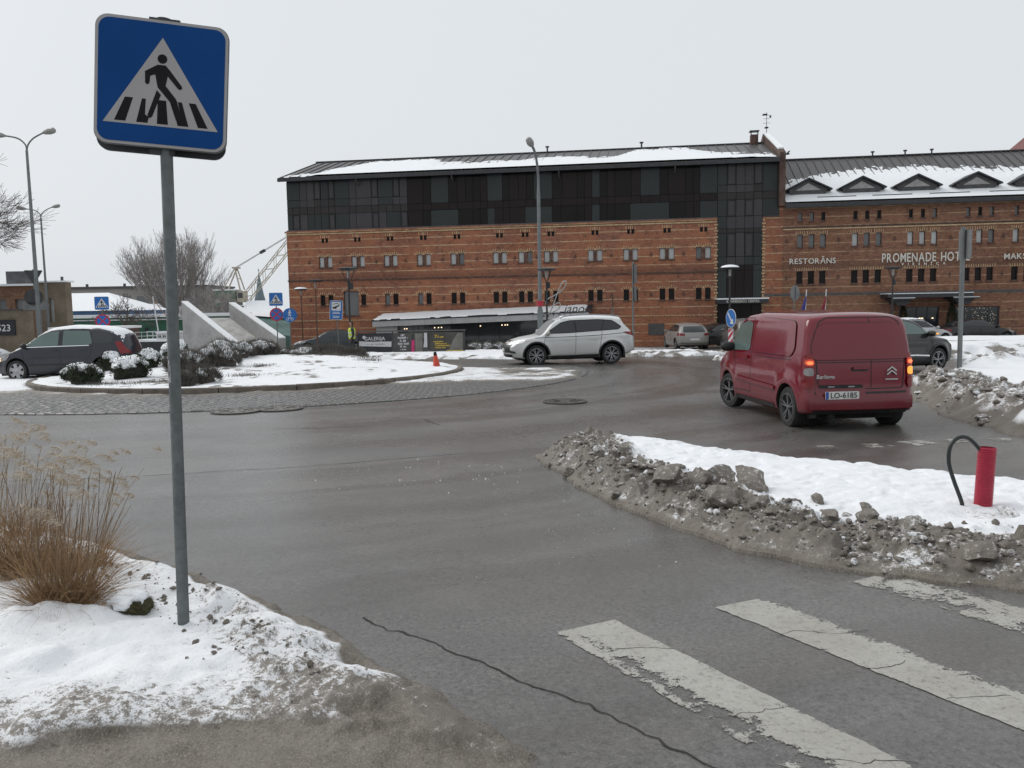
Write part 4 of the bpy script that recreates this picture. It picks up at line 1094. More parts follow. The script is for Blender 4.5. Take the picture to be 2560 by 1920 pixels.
for c in (34.55, 37.75, 40.98, 44.4, 47.75, 51.1):
    y0 = 0.55; z0 = BZE + (y0 - BE) * SLB + 0.02
    mb = MB()
    fpoly = [(-1.0, 0.0), (-0.82, -0.06), (0.82, -0.06), (1.0, 0.0), (1.18, 0.42), (0.0, 1.02), (-1.18, 0.42)]
    tri = [(-0.78, 0.36), (0.78, 0.36), (0.0, 0.80)]
    mb.prism(fpoly, 0.0, 2.4, lambda a, b, h: (c + a, y0 + h, z0 + b)); d = mb.build('dormer', M_DORM, HB)
    mb = MB(); mb.prism(tri, -0.03, 0.05, lambda a, b, h: (c + a, y0 + h, z0 + b + 0.0)); mb.build('louvre', M_DPANE, d)
    for s_ in (-1, 1):
        mb = MB()
        e = [(0, 1.03), (s_ * 1.42, 0.34), (s_ * 1.42, 0.42), (0, 1.13)]
        mb.prism(e, -0.22, 2.7, lambda a, b, h: (c + a, y0 + h, z0 + b)); mb.build('dormer_roof', M_DARKM, d)
for c in (36.15, 39.4, 42.7, 46.1, 49.4):
    y0 = 0.05; mb = MB(); mb.bar((c - 1.15, y0, BZE + (y0 - BE) * SLB + 0.15), (c + 1.15, y0, BZE + (y0 - BE) * SLB + 0.15), 0.04, 0.06); mb.build('snow_guard', M_DARKM, HB)
for x in (39.9, 42.0, 43.7):
    mb = MB(); mb.cyl((x, 6.4, 11.4), (x, 6.4, 11.85), 0.05, n=6); mb.cyl((x, 6.4, 11.82), (x, 6.4, 11.9), 0.13, n=8); mb.build('roof_vent', M_DARKM, HB)
# entrance of the wing
cb = link('entrance_canopy', MB().span((38.85, -1.5, 1.90), (43.65, 0.02, 2.12)).mesh('entrance_canopy', M_DARKM), HB)
mb = MB(); mb.span((38.80, -1.52, 2.125), (43.68, 0.0, 2.17)); mb.build('canopy_snow', M_CSNOW, cb)
for x0, x1 in ((39.10, 40.35), (42.55, 43.95)):
    mb = MB(); mb.prism([(x0, 1.86), (x1, 1.86), ((x0 + x1) / 2 + .25, 1.45), ((x0 + x1) / 2 - .25, 1.45)], -1.3, 0.0, lambda a, b, h: (a, h, b)); mb.span((x0, -1.62, 1.78), (x1, 0.0, 1.862)); q = mb.build('bracket', M_DARKM, cb)
    mb = MB(); mb.span((x0 - .02, -1.64, 1.864), (x1 + .02, -1.52, 1.90)); mb.build('canopy_snow', M_CSNOW, q)
    mb = MB(); mb.cyl(((x0 + x1) / 2, -0.9, -1.5), ((x0 + x1) / 2, -0.9, 1.5), 0.035, n=8); mb.build('post', M_DARKM, cb)
def pane_set(name, x0, x1, z0, z1, xs, parent, mat):
    mb = MB(); f = 0.06
    for x in [x0 + f / 2, *xs, x1 - f / 2]: mb.span((x - f / 2, 0.06, z0), (x + f / 2, 0.14, z1))
    mb.span((x0, 0.062, z1 - f), (x1, 0.138, z1)); mb.span((x0, 0.062, z0), (x1, 0.138, z0 + f)); o = mb.build(name, M_DARKM, parent)
    e = [x0, *xs, x1]
    for a, b in zip(e[:-1], e[1:]): MB().span((a + .01, 0.10, z0 + .01), (b - .01, 0.115, z1 - .01)).build('pane', mat, o)
    return o
G_DOOR = glassmat('door_glass', (0.030, 0.034, 0.036), 0.06, 0.6)
pane_set('door', door[0], door[1], door[2], door[3], [41.0, 41.65], HB, G_DOOR)
pane_set('window', bw[0], bw[1], bw[2], bw[3], [43.75, 45.15], HB, G_DOOR)
M_GLOW = emitmat('warm_lamp', (1.0, 0.78, 0.5), 2.5)
for x, z in ((41.2, 0.62), (41.35, 0.62), (40.7, 0.60), (41.95, 0.62)):
    MB().box((x, 0.085, z), (0.10, 0.02, 0.05)).build('lobby_lamp', M_GLOW, HB)
M_FAIRY = emitmat('fairy_light', (1.0, 0.9, 0.7), 1.2)
mb = MB()
for i in range(90):
    x, z = rw.uniform(43.3, 45.6), rw.uniform(0.1, 1.25); mb.box((x, 0.09, z), (0.018, 0.012, 0.018))
tag(mb.build('fairy_lights', M_FAIRY, HB), kind='stuff')
M_LET = pmat('cream_letters', (0.66, 0.63, 0.57), 0.5, 0.12)
def sign_letters(text, x0, x1, zc, cap, label, bold=0.006):
    e = empty('wall_lettering', FROOT, FANG, label, 'lettering')
    lettering(e, text, x0, x1, zc, cap, -0.06, M_LET, 0.03, bold); return e
sign_letters('RESTORĀNS', 33.37, 36.14, 4.28, 0.33, 'cream letters reading RESTORĀNS on the brown brick wing')
sign_letters('PROMENADE HOTEL', 38.86, 43.92, 4.36, 0.53, 'large cream letters reading PROMENADE HOTEL', 0.010)
sign_letters('VIESNĪCA', 40.0, 42.55, 3.95, 0.15, 'small cream letters under the large hotel name')
sign_letters('MAKS', 45.86, 47.10, 4.28, 0.33, 'cream letters at the right edge beginning MAKS')
# tall brick gable beyond the wing
NB = empty('neighbour_building', FROOT, FANG, 'dark red gable roof rising behind the right end of the wing', 'building')
mb = MB(); mb.prism([(50.6, 8), (50.6, 11.3), (56.1, 16.0), (61.6, 11.3), (61.6, 8)], 7.2, 16, lambda a, b, h: (a, h, b)); mb.build('wall', M_BRB, NB)
for s_ in (-1, 1):
    mb = MB(); mb.bar((56.1, 11.5, 16.1), (56.1 + s_ * 5.9, 11.5, 11.05), 9.4, 0.16, 0, (0, 0, 1)); mb.build('roof', pmat('red_roof', (0.16, 0.05, 0.045), 0.7, 0.2, 2), NB)

# ---------------------------------------------------------------- restaurant annex
AN = empty('restaurant_annex', FROOT, FANG, 'low restaurant annex with snowy sloping roof and grey fascia', 'building')
ax0, ax1 = 7.0, 20.96
zl = lambda x, a, b: a + (b - a) * (x - ax0) / (ax1 - ax0)
M_FASC = pmat('fascia_grey', (0.42, 0.42, 0.42), 0.5, 0.1, 1.5)
nseg = 8
for i in range(nseg):
    a, b = ax0 + (ax1 - ax0) * i / nseg, ax0 + (ax1 - ax0) * (i + 1) / nseg - 0.012
    mb = MB(); mb.add([(a, -2.62, zl(a, .60, .98)), (b, -2.62, zl(b, .60, .98)), (b, -2.62, zl(b, 1.0, 1.38)), (a, -2.62, zl(a, 1.0, 1.38)), (a, -2.5, zl(a, .60, .98)), (b, -2.5, zl(b, .60, .98)), (b, -2.5, zl(b, 1.0, 1.38)), (a, -2.5, zl(a, 1.0, 1.38))], [(0, 1, 2, 3), (4, 7, 6, 5), (0, 4, 5, 1), (3, 2, 6, 7), (0, 3, 7, 4), (1, 5, 6, 2)])
    mb.build('fascia_panel', M_FASC, AN)
mb = MB(); A_, B_ = ax0 - 0.05, ax1 + 0.15
mb.add([(A_, -2.64, zl(A_, 1.0, 1.38) + .02), (B_, -2.64, zl(B_, 1.0, 1.38) + .02), (B_, -0.0, zl(B_, 1.42, 1.82)), (A_, -0.0, zl(A_, 1.42, 1.82)), (A_, -2.64, zl(A_, .95, 1.33)), (B_, -2.64, zl(B_, .95, 1.33)), (B_, 0, zl(B_, 1.30, 1.70)), (A_, 0, zl(A_, 1.30, 1.70))], [(0, 1, 2, 3), (4, 7, 6, 5), (0, 4, 5, 1), (3, 2, 6, 7), (0, 3, 7, 4), (1, 5, 6, 2)])
rr_ = mb.build('roof', M_DARKM, AN)
def f_an(X, T):
    h = 0.05 + 0.02 * fbm(X * 2, T * 2, oct=3, seed=151); e = np.minimum(np.minimum(X - ax0 - .02, ax1 - .25 - X), np.minimum(T + 0.0, 2.35 - T)) + 0.06 * fbm(X * 3, T * 3, oct=3, seed=152)
    h = np.where(e > 0, h, -0.04)
    return X, -2.62 + T, zl(X, 1.0, 1.38) + .02 + T * 0.163 + h, {}, h > -0.03
link('roof_snow', grid_mesh('roof_snow', np.arange(ax0, ax1 + .1, 0.07), np.arange(0, 2.6, 0.05), f_an, M_CSNOW), rr_)
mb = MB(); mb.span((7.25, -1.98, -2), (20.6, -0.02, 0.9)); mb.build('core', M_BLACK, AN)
mb = MB(); mb.span((7.15, -2.3, -2), (8.55, -1.99, zl(8, .60, .98) - .01)); mb.build('side_panel', M_FASC, AN)
xs = np.linspace(8.56, 20.55, 10)
for a, b in zip(xs[:-1], xs[1:]): MB().span((a + .02, -2.05, -1.9), (b - .02, -2.0, zl(a, .58, .96))).build('glass_panel', G_DOOR, AN)
for x in (9.0, 9.15, 11.0, 11.25, 11.45, 14.0, 15.4, 15.6, 15.75, 18.3):
    MB().cyl((x, -2.12, 0.36 + zl(x, 0, .35)), (x, -2.12, 0.42 + zl(x, 0, .35)), 0.035, n=8).build('warm_lamp', M_GLOW, AN)
M_STEEL = pmat('brushed_steel', (0.42, 0.42, 0.41), 0.35, 0.1, 6, metal=0.4)
ls = empty('restaurant_lettering', FROOT, FANG, 'steel script sign Piano with a tall looping P above the annex fascia', 'lettering')
M_DLET = pmat('dark_letters', (0.06, 0.055, 0.055), 0.5, 0.15)
lettering(ls, 'RESTORĀNS', 17.75, 20.55, 1.17, 0.17, -2.64, M_DLET, 0.01, 0.002)
me = text_plate('iano', 0.75, 0.02, M_DLET, 0.004, True, 0.35); link('letter', me, ls, (20.05, -2.68, 1.56), UP)
P_ = [(18.1, 1.25), (18.35, 1.22), (18.62, 1.5), (18.85, 2.1), (19.1, 2.75), (19.35, 3.2), (19.55, 3.28), (19.55, 3.05), (19.3, 2.72), (18.9, 2.45), (18.5, 2.25), (18.3, 2.05), (18.35, 1.78), (18.6, 1.72), (18.85, 1.85), (19.1, 1.95), (19.2, 1.80), (19.05, 1.55), (18.8, 1.42), (18.6, 1.3)]
def smooth_pts(P, k=5):
    P = np.array(P, float); n = len(P); out = []
    for i in range(n - 1):
        p0, p1, p2, p3 = P[max(i - 1, 0)], P[i], P[i + 1], P[min(i + 2, n - 1)]
        for j in range(k):
            t = j / k; out.append(0.5 * ((2 * p1) + (-p0 + p2) * t + (2 * p0 - 5 * p1 + 4 * p2 - p3) * t * t + (-p0 + 3 * p1 - 3 * p2 + p3) * t ** 3))
    out.append(P[-1]); return out
MB().tube([(q[0], -2.7, q[1]) for q in smooth_pts(P_)], 0.035, 6).build('script_letter', M_STEEL, ls, True)

# ================================================================== VEHICLES
def carpaint(name, col, rough=0.28, dirt=0.5, flake=0.0, dcol=(0.16, 0.14, 0.115), dz=0.75):
    """paint with road grime thickest along the sills"""
    t = NT(name); v = t.tc('Object'); x, y, z = t.xyz(v)
    n = t.noise(v, 2.5, 5, 0.65); n2 = t.noise(v, 22, 4, 0.7)
    k = t.math('SUBTRACT', 1.0, t.math('DIVIDE', z, dz), clamp=True)
    k = t.math('ADD', t.math('MULTIPLY', k, dirt), t.math('MULTIPLY', t.math('SUBTRACT', n, 0.42), dirt * 0.35), clamp=True)
    k = t.math('MULTIPLY', k, t.math('ADD', 0.55, t.math('MULTIPLY', n2, 0.7)), clamp=True)
    c = t.mix(k, col, dcol)
    r = t.mix(k, rough, 0.75)
    return t.set(c, r, flake, t.bump(n2, 0.03, 0.01), 0.5, 0.25)
M_TYRE = pmat('tyre_rubber', (0.018, 0.018, 0.018), 0.75, 0.4, 12, bump=0.3, bscale=50)
M_PLAST = pmat('black_plastic', (0.018, 0.018, 0.019), 0.5, 0.3, 8)
M_RIMA = pmat('alloy_grey', (0.33, 0.33, 0.34), 0.35, 0.3, 9, metal=0.6)
M_RIMD = pmat('alloy_dark', (0.20, 0.20, 0.205), 0.35, 0.3, 9, metal=0.6)
M_WELL = pmat('wheel_well', (0.008, 0.008, 0.008), 0.9, 0.3, 8)
M_GL = glassmat('car_glass', (0.030, 0.034, 0.036), 0.05, 0.6)
M_GLT = glassmat('car_glass_tinted', (0.030, 0.032, 0.035), 0.05, 0.5)
M_GLG = glassmat('car_glass_light', (0.11, 0.16, 0.15), 0.06, 0.6)
M_WSC = glassmat('windscreen_painted_sky', (0.22, 0.23, 0.23), 0.45, 0.4)  # pale grey base colour stands in for sky reflected in the windscreen
M_CHR = pmat('chrome', (0.65, 0.65, 0.66), 0.2, 0.1, 10, metal=0.9)
M_REDL = pmat('red_lens', (0.20, 0.010, 0.012), 0.15, 0.2, 20)
M_CLRL = pmat('clear_lens', (0.26, 0.25, 0.25), 0.12, 0.3, 30)
M_REDON = emitmat('brake_glow', (1.0, 0.05, 0.02), 0.4)
M_REDHOT = emitmat('brake_hot', (1.0, 0.16, 0.05), 2.2)
M_AMBON = emitmat('amber_glow', (1.0, 0.42, 0.05), 1.3)
M_HEADON = emitmat('headlamp_glow', (1.0, 0.72, 0.28), 2.6, (0.6, 0.55, 0.4))
M_DRL = emitmat('daylamp_glow', (1.0, 0.98, 0.95), 0.7, (0.8, 0.8, 0.8))
M_SEAM = pmat('panel_gap', (0.012, 0.011, 0.011), 0.6, 0.2, 8)
M_PLATE = pmat('plate_white', (0.62, 0.62, 0.60), 0.4, 0.08, 10)
M_PBLUE = pmat('plate_blue', (0.02, 0.08, 0.35), 0.4, 0.1, 10)
M_PTXT = pmat('plate_letters', (0.02, 0.02, 0.02), 0.5, 0.1, 10)

def body_mesh(sp, paint):
    L, W = sp['L'], sp['W']; nx, ny, nz = sp.get('n', (84, 20, 34))
    idx = {}; uvw = []; faces = []
    def vid(i, j, k):
        key = (i, j, k)
        if key not in idx: idx[key] = len(uvw); uvw.append((i / nx, j / ny * 2 - 1, k / nz))
        return idx[key]
    for i in range(nx):
        for j in range(ny):
            faces.append((vid(i, j, 0), vid(i, j + 1, 0), vid(i + 1, j + 1, 0), vid(i + 1, j, 0)))
            faces.append((vid(i, j, nz), vid(i + 1, j, nz), vid(i + 1, j + 1, nz), vid(i, j + 1, nz)))
        for k in range(nz):
            faces.append((vid(i, 0, k), vid(i + 1, 0, k), vid(i + 1, 0, k + 1), vid(i, 0, k + 1)))
            faces.append((vid(i, ny, k), vid(i, ny, k + 1), vid(i + 1, ny, k + 1), vid(i + 1, ny, k)))
    for j in range(ny):
        for k in range(nz):
            faces.append((vid(0, j, k), vid(0, j, k + 1), vid(0, j + 1, k + 1), vid(0, j + 1, k)))
            faces.append((vid(nx, j, k), vid(nx, j + 1, k), vid(nx, j + 1, k + 1), vid(nx, j, k + 1)))
    A = np.array(uvw); u, v, w = A.T
    T = lambda tab, q: np.interp(q, [p[0] for p in tab], [p[1] for p in tab])
    x0 = -L / 2 + u * L
    zb = T(sp['bot'], x0); zt = T(sp['top'], x0)
    z = zb + w * (zt - zb)
    # v shapes a crowned roof and bonnet
    z = z - (w > 0.999) * 0.0
    rear = -L / 2 + T(sp['rear'], z); front = L / 2 - T(sp['front'], z)
    x = rear + u * (front - rear)
    wid = T(sp['plan'], x) * T(sp['tumble'], z) * W / 2
    y = v * wid
    z = z - sp.get('crown', 0.04) * (np.abs(v) ** 2.5) * sstep(0.85, 1.0, w)
    # plan curvature of nose and tail
    x = x - np.sign(u - 0.5) * sp.get('bow', 0.10) * np.abs(v) ** 2.6 * sstep(0.30, 0.5, np.abs(u - 0.5))
    # wheel arch flares
    for wx in sp['axles']:
        d = np.hypot(x - wx, z - sp['wr']); fl = np.exp(-((d - sp['wr'] - 0.10) / 0.09) ** 2) * (z < 0.95)
        y = y + np.sign(v) * (np.abs(v) > 0.99) * fl * sp.get('flare', 0.03)
    # waist crease
    if 'crease' in sp:
        zc = T(sp['crease'], x); y = y + np.sign(v) * (np.abs(v) > 0.99) * 0.018 * np.exp(-((z - zc) / 0.06) ** 2)
    bm = bmesh.new(); vs = [bm.verts.new(p) for p in zip(x, y, z)]
    for f in faces: bm.faces.new([vs[i] for i in f])
    for _ in range(sp.get('smooth', 3)): bmesh.ops.smooth_vert(bm, verts=bm.verts, factor=0.5, use_axis_x=True, use_axis_y=True, use_axis_z=True)
    bmesh.ops.recalc_face_normals(bm, faces=bm.faces)
    bv = BVHTree.FromBMesh(bm)
    me = bpy.data.meshes.new('body'); bm.to_mesh(me); bm.free()
    me.materials.append(paint); me.materials.append(M_WELL)
    # cut the wheel wells
    cut = MB(); ra = sp['wr'] + sp.get('gap', 0.055)
    for wx in sp['axles']:
        for s_ in (-1, 1):
            cut.cyl((wx, s_ * (W / 2 - 0.30), sp['wr'] + .01), (wx, s_ * (W / 2 + 0.3), sp['wr'] + .01), ra, n=36, m=1)
    cme = cut.mesh('cut', [paint, M_WELL])
    bo = link('tmp_body', me); co = link('tmp_cut', cme)
    md = bo.modifiers.new('b', 'BOOLEAN'); md.operation = 'DIFFERENCE'; md.object = co; md.solver = 'EXACT'
    dg = bpy.context.evaluated_depsgraph_get(); dg.update()
    res = bpy.data.meshes.new_from_object(bo.evaluated_get(dg))
    bpy.data.objects.remove(bo); bpy.data.objects.remove(co)
    res.polygons.foreach_set('use_smooth', [True] * len(res.polygons)); res.set_sharp_from_angle(angle=R(38))
    res.name = 'body'
    return res, bv

def cast(bv, side, a, b, off):
    o, d = {'L': ((a, 4, b), (0, -1, 0)), 'R': ((a, -4, b), (0, 1, 0)), 'B': ((-8, a, b), (1, 0, 0)), 'F': ((8, a, b), (-1, 0, 0)), 'T': ((a, b, 6), (0, 0, -1))}[side]
    o, d = Vector(o), Vector(d)
    h = bv.ray_cast(o, d)
    if h[0] is None:
        q = {'L': (a, 0.8, b), 'R': (a, -0.8, b), 'B': (-2, a, b), 'F': (2, a, b), 'T': (a, b, 1.4)}[side]
        h = bv.find_nearest(Vector(q))
    n = h[1]
    if n.dot(d) > 0: n = -n
    return h[0] + n * off * 0.7 - d * off * 0.3
def resample(poly, res, closed=True):
    out = []; N = len(poly)
    for i in range(N if closed else N - 1):
        a, b = Vector(poly[i]), Vector(poly[(i + 1) % N]); k = max(1, int((b - a).length / res))
        out += [tuple(a + (b - a) * j / k) for j in range(k)]
    if not closed: out.append(tuple(poly[-1]))
    return out
def decal(bv, poly, side, mat, name, parent, off=0.008, res=0.06):
    P = resample(poly, res); n = len(P)
    px, py = np.array(P).T
    gx, gy = np.meshgrid(np.arange(px.min(), px.max(), res), np.arange(py.min(), py.max(), res)); gx, gy = gx.ravel(), gy.ravel()
    sd = poly_sd(gx, gy, P); k = sd > res * 0.45
    pts = [Vector(p) for p in P] + [Vector((a, b)) for a, b in zip(gx[k], gy[k])]
    V, E, F, *_ = delaunay_2d_cdt(pts, [(i, (i + 1) % n) for i in range(n)], [list(range(n))], 1, 1e-5)
    W = [cast(bv, side, p.x, p.y, off) for p in V]
    out = {'L': Vector((0, 1, 0)), 'R': Vector((0, -1, 0)), 'B': Vector((-1, 0, 0)), 'F': Vector((1, 0, 0)), 'T': Vector((0, 0, 1))}[side]
    fs = []
    for f in F:
        a, b, c = [W[i] for i in f[:3]]
        fs.append(tuple(f) if (b - a).cross(c - a).dot(out) > 0 else tuple(reversed(f)))
    me = bpy.data.meshes.new(name); me.from_pydata([tuple(q) for q in W], [], fs); me.materials.append(mat)
    me.polygons.foreach_set('use_smooth', [True] * len(me.polygons)); me.update()
    return link(name, me, parent)
def seam(bv, pts, side, parent, w=0.010, mat=None, name='panel_gap', off=0.004, closed=False):
    P = resample(pts, 0.05, closed); n = len(P)
    if closed: P = P + [P[0]]; n += 1
    A = np.array(P); g = np.gradient(A, axis=0); L = np.hypot(g[:, 0], g[:, 1]) + 1e-9; nx, ny = -g[:, 1] / L, g[:, 0] / L
    V = [cast(bv, side, A[i, 0] + s_ * nx[i] * w / 2, A[i, 1] + s_ * ny[i] * w / 2, off) for s_ in (-1, 1) for i in range(n)]
    mb = MB(); mb.add(V, [(i, i + 1, n + i + 1, n + i) for i in range(n - 1)])
    return mb.build(name, mat or M_SEAM, parent, True)

WH = {}
def wheel_meshes(r, w, rim_m, spokes, style):
    key = (r, w, rim_m.name, spokes, style)
    if key in WH: return WH[key]
    rr = r * 0.70
    prof = [(rr * 0.99, -w / 2 + .01), (rr * 1.04, -w / 2), (r * 0.93, -w / 2), (r * 0.985, -w / 2 + .02), (r, -w / 2 + .05), (r, w / 2 - .05), (r * 0.985, w / 2 - .02), (r * 0.93, w / 2), (rr * 1.04, w / 2), (rr * 0.99, w / 2 - .01)]
    mb = MB(); mb.lathe(prof, 36, axis='y'); mb.lathe([(0.0001, w / 2 - .09), (rr, w / 2 - .08)], 24, axis='y', m=1); mb.lathe([(rr, -w / 2 + .06), (0.0001, -w / 2 + .05)], 24, axis='y', m=1)
    tyre = mb.mesh('wheel', [M_TYRE, M_WELL], True, 40)
    mb = MB(); mb.lathe([(rr * 1.0, w / 2 - .07), (rr * 1.0, w / 2 + .002), (rr * 0.955, w / 2 + .004), (rr * 0.93, w / 2 - .07)], 36, axis='y')
    mb.lathe([(0.0001, w / 2 - .004), (rr * 0.14, w / 2 - .006), (rr * 0.20, w / 2 - .03), (rr * 0.2, w / 2 - .08)], 18, axis='y')
    for i in range(spokes):
        a = 2 * math.pi * i / spokes + 0.3
        if style == 'twin':
            for da in (-0.16, 0.16): mb.bar((rr * .15 * math.cos(a), w / 2 - .025, rr * .15 * math.sin(a)), (rr * .96 * math.cos(a + da), w / 2 - .012, rr * .96 * math.sin(a + da)), rr * .085, 0.028, 0, (0, 1, 0))
        elif style == 'cover':
            mb.bar((rr * .1 * math.cos(a), w / 2 - .016, rr * .1 * math.sin(a)), (rr * .95 * math.cos(a), w / 2 - .008, rr * .95 * math.sin(a)), rr * .5, 0.02, 0, (0, 1, 0))
        else: mb.bar((rr * .12 * math.cos(a), w / 2 - .03, rr * .12 * math.sin(a)), (rr * .96 * math.cos(a), w / 2 - .012, rr * .96 * math.sin(a)), rr * .16, 0.03, 0, (0, 1, 0))
    rim = mb.mesh('rim', rim_m, True, 40)
    WH[key] = (tyre, rim); return WH[key]
def add_wheels(root, sp, rim_m, spokes=5, style='twin', steer=0.0):
    t, rm = wheel_meshes(sp['wr'], 0.21, rim_m, spokes, style)
    for i, wx in enumerate(sp['axles']):
        for s_ in (-1, 1):
            rz = 0 if s_ > 0 else math.pi
            if wx > 0: rz += steer
            o = link('wheel', t, root, (wx, s_ * (sp['W'] / 2 - 0.125 - sp.get('wheel_in', 0)), sp['wr']), (0, 0, rz))
            link('rim', rm, o)
def mirror(root, paint, x, y, z, s=1.0):
    for sd in (-1, 1):
        mb = MB(); mb.lathe([(0.001, -0.13 * s), (0.05 * s, -0.125 * s), (0.075 * s, -0.08 * s), (0.085 * s, 0.0), (0.075 * s, 0.07 * s), (0.04 * s, 0.11 * s), (0.001, 0.115 * s)], 12, axis='y')
        o = mb.build('mirror', paint, root, True, (x, sd * (y + 0.12 * s), z)); o.scale = (0.75, 1.0, 0.95)
        mb = MB(); mb.bar((0, -sd * 0.10, -0.03), (0.02, -sd * 0.22, -0.06), 0.05, 0.035); mb.build('mirror_stalk', M_PLAST, o)
def vehicle(name, sp, paint, loc, heading, label, cat='car', scale=1.0, z=None, group=None):
    x, y = loc
    root = empty(name, (x, y, float(gz(x, y)) if z is None else z), heading, label, cat, group)
    root.scale = (scale,) * 3
    me, bv = body_mesh(sp, paint)
    link('body', me, root)
    return root, bv
def mir(poly): return [(-a, b) for a, b in poly]

# ---- red panel van --------------------------------------------------------
P_RED = carpaint('van_red_paint', (0.162, 0.0042, 0.0155), 0.11, 0.50, dcol=(0.080, 0.042, 0.038))
vsp = dict(L=4.38, W=1.80, axles=(-1.47, 1.26), wr=0.325, gap=0.05, crown=0.045, bow=0.09, flare=0.035, smooth=3,
    top=[(-2.19, 1.76), (-2.0, 1.805), (-1.2, 1.83), (0.0, 1.835), (0.62, 1.79), (0.85, 1.70), (1.42, 1.21), (1.60, 1.12), (2.0, 0.97), (2.19, 0.80)],
    bot=[(-2.19, 0.30), (-1.9, 0.24), (1.9, 0.20), (2.19, 0.24)],
    rear=[(0.2, 0.07), (0.34, 0.01), (0.52, 0.0), (0.60, 0.045), (0.66, 0.055), (1.05, 0.07), (1.5, 0.13), (1.72, 0.19), (1.85, 0.27)],
    front=[(0.2, 0.04), (0.5, 0.0), (0.8, 0.06), (1.0, 0.2)],
    plan=[(-2.19, 0.935), (-2.0, 0.965), (-1.4, 0.99), (0, 1.0), (1.2, 0.985), (1.8, 0.94), (2.19, 0.86)],
    tumble=[(0.2, 0.95), (0.40, 0.99), (0.8, 1.0), (1.0, 0.985), (1.25, 0.955), (1.60, 0.90), (1.74, 0.86), (1.85, 0.80)])
VR, bv = vehicle('delivery_van', vsp, P_RED, (5.10, 14.46), R(90 + 4.5), 'dark red panel van with lit brake lamp driving away beside the splitter island', 'van')
add_wheels(VR, vsp, M_RIMD, 5, 'twin', R(14))
for sd, k in (('L', 1), ('R', -1)):
    decal(bv, roundpoly([(0.16, 1.14), (0.16, 1.62), (0.42, 1.66), (0.80, 1.58), (1.16, 1.18), (1.14, 1.10)], 0.07), sd, M_GLG if k > 0 else M_GL, 'door_window', VR)
    rim_ = roundpoly([(-1.55, 1.13), (-1.66, 1.25), (-1.60, 1.62), (-1.50, 1.68), (-0.20, 1.72), (-0.06, 1.64), (0.02, 1.28), (-0.04, 1.13)], 0.10)
    decal(bv, rim_, sd, P_RED, 'blank_window_panel', VR, 0.016)
    seam(bv, rim_, sd, VR, 0.018, None, 'panel_gap', 0.005, True)
    seam(bv, [(0.09, 0.42), (0.07, 1.10), (0.08, 1.60), (0.20, 1.71), (0.62, 1.70)], sd, VR)
    seam(bv, [(1.12, 0.55), (1.22, 0.95), (1.20, 1.14), (0.78, 1.62), (0.62, 1.70)], sd, VR)
    seam(bv, [(0.09, 0.42), (0.85, 0.40)], sd, VR)
    decal(bv, roundpoly([(-1.02, 0.55), (-1.02, 0.62), (0.85, 0.66), (0.85, 0.59)], 0.02), sd, P_RED, 'rub_strip', VR, 0.028)
    seam(bv, [(-1.02, 0.545), (0.85, 0.585)], sd, VR, 0.012)
    seam(bv, [(-1.56, 1.08), (-0.05, 1.06)], sd, VR, 0.012)
    decal(bv, rrect(0.22, 0.045, 0.02, 3, 0.30, 1.02), sd, P_RED, 'door_handle', VR, 0.035)
    decal(bv, rrect(0.05, 0.03, 0.01, 3, 1.42, 0.78), sd, M_DRL if False else M_CLRL, 'side_lamp', VR, 0.012)
    decal(bv, roundpoly([(-1.0, 0.27), (-1.0, 0.33), (0.80, 0.31), (0.80, 0.25)], 0.02), sd, M_PLAST, 'sill', VR, 0.012)
mirror(VR, M_PLAST, 1.02, 0.84, 1.17, 1.15)
decal(bv, roundpoly([(-0.72, 1.10), (-0.755, 1.28), (-0.66, 1.58), (-0.55, 1.645), (0.55, 1.645), (0.66, 1.58), (0.755, 1.28), (0.72, 1.10)], 0.06), 'B', P_RED, 'blank_rear_window', VR, 0.018)
seam(bv, roundpoly([(-0.72, 1.10), (-0.755, 1.28), (-0.66, 1.58), (-0.55, 1.645), (0.55, 1.645), (0.66, 1.58), (0.755, 1.28), (0.72, 1.10)], 0.06), 'B', VR, 0.016, None, 'panel_gap', 0.005, True)
seam(bv, roundpoly([(-0.66, 0.66), (-0.70, 1.2), (-0.63, 1.66), (-0.50, 1.73), (0.50, 1.73), (0.63, 1.66), (0.70, 1.2), (0.66, 0.66)], 0.05), 'B', VR, 0.014, None, 'panel_gap', 0.004, True)
seam(bv, [(-0.14, 0.68), (-0.14, 1.72)], 'B', VR, 0.010)
seam(bv, [(-0.68, 1.06), (0.68, 1.06)], 'B', VR, 0.012)
seam(bv, [(-0.72, 0.60), (0.72, 0.60)], 'B', VR, 0.03)
for k in (1, -1):
    q = [(k * 0.71, 1.20), (k * 0.835, 1.17), (k * 0.845, 0.66), (k * 0.735, 0.66), (k * 0.725, 0.9)]
    lamp = decal(bv, roundpoly(q if k > 0 else q[::-1], 0.04), 'B', M_REDL, 'tail_lamp', VR, 0.018, 0.04)
    decal(bv, rrect(0.115, 0.10, 0.045, 5, k * 0.775, 1.06), 'B', M_REDON, 'brake_lens', lamp, 0.026, 0.03)
    decal(bv, rrect(0.075, 0.05, 0.02, 5, k * 0.775, 1.055), 'B', M_REDHOT, 'brake_bulb', lamp, 0.034, 0.02)
    decal(bv, rrect(0.115, 0.12, 0.04, 5, k * 0.785, 0.92), 'B', M_AMBON if k < 0 else M_CLRL, 'indicator_lens', lamp, 0.026, 0.03)
    decal(bv, rrect(0.135, 0.13, 0.05, 5, k * 0.79, 0.75), 'B', M_REDL, 'lower_lens', lamp, 0.026, 0.03)
decal(bv, rrect(0.26, 0.055, 0.02, 4, 0.04, 0.955), 'B', M_SEAM, 'handle_recess', VR, 0.010)
decal(bv, rrect(0.22, 0.035, 0.015, 4, 0.04, 0.97), 'B', P_RED, 'rear_handle', VR, 0.03)
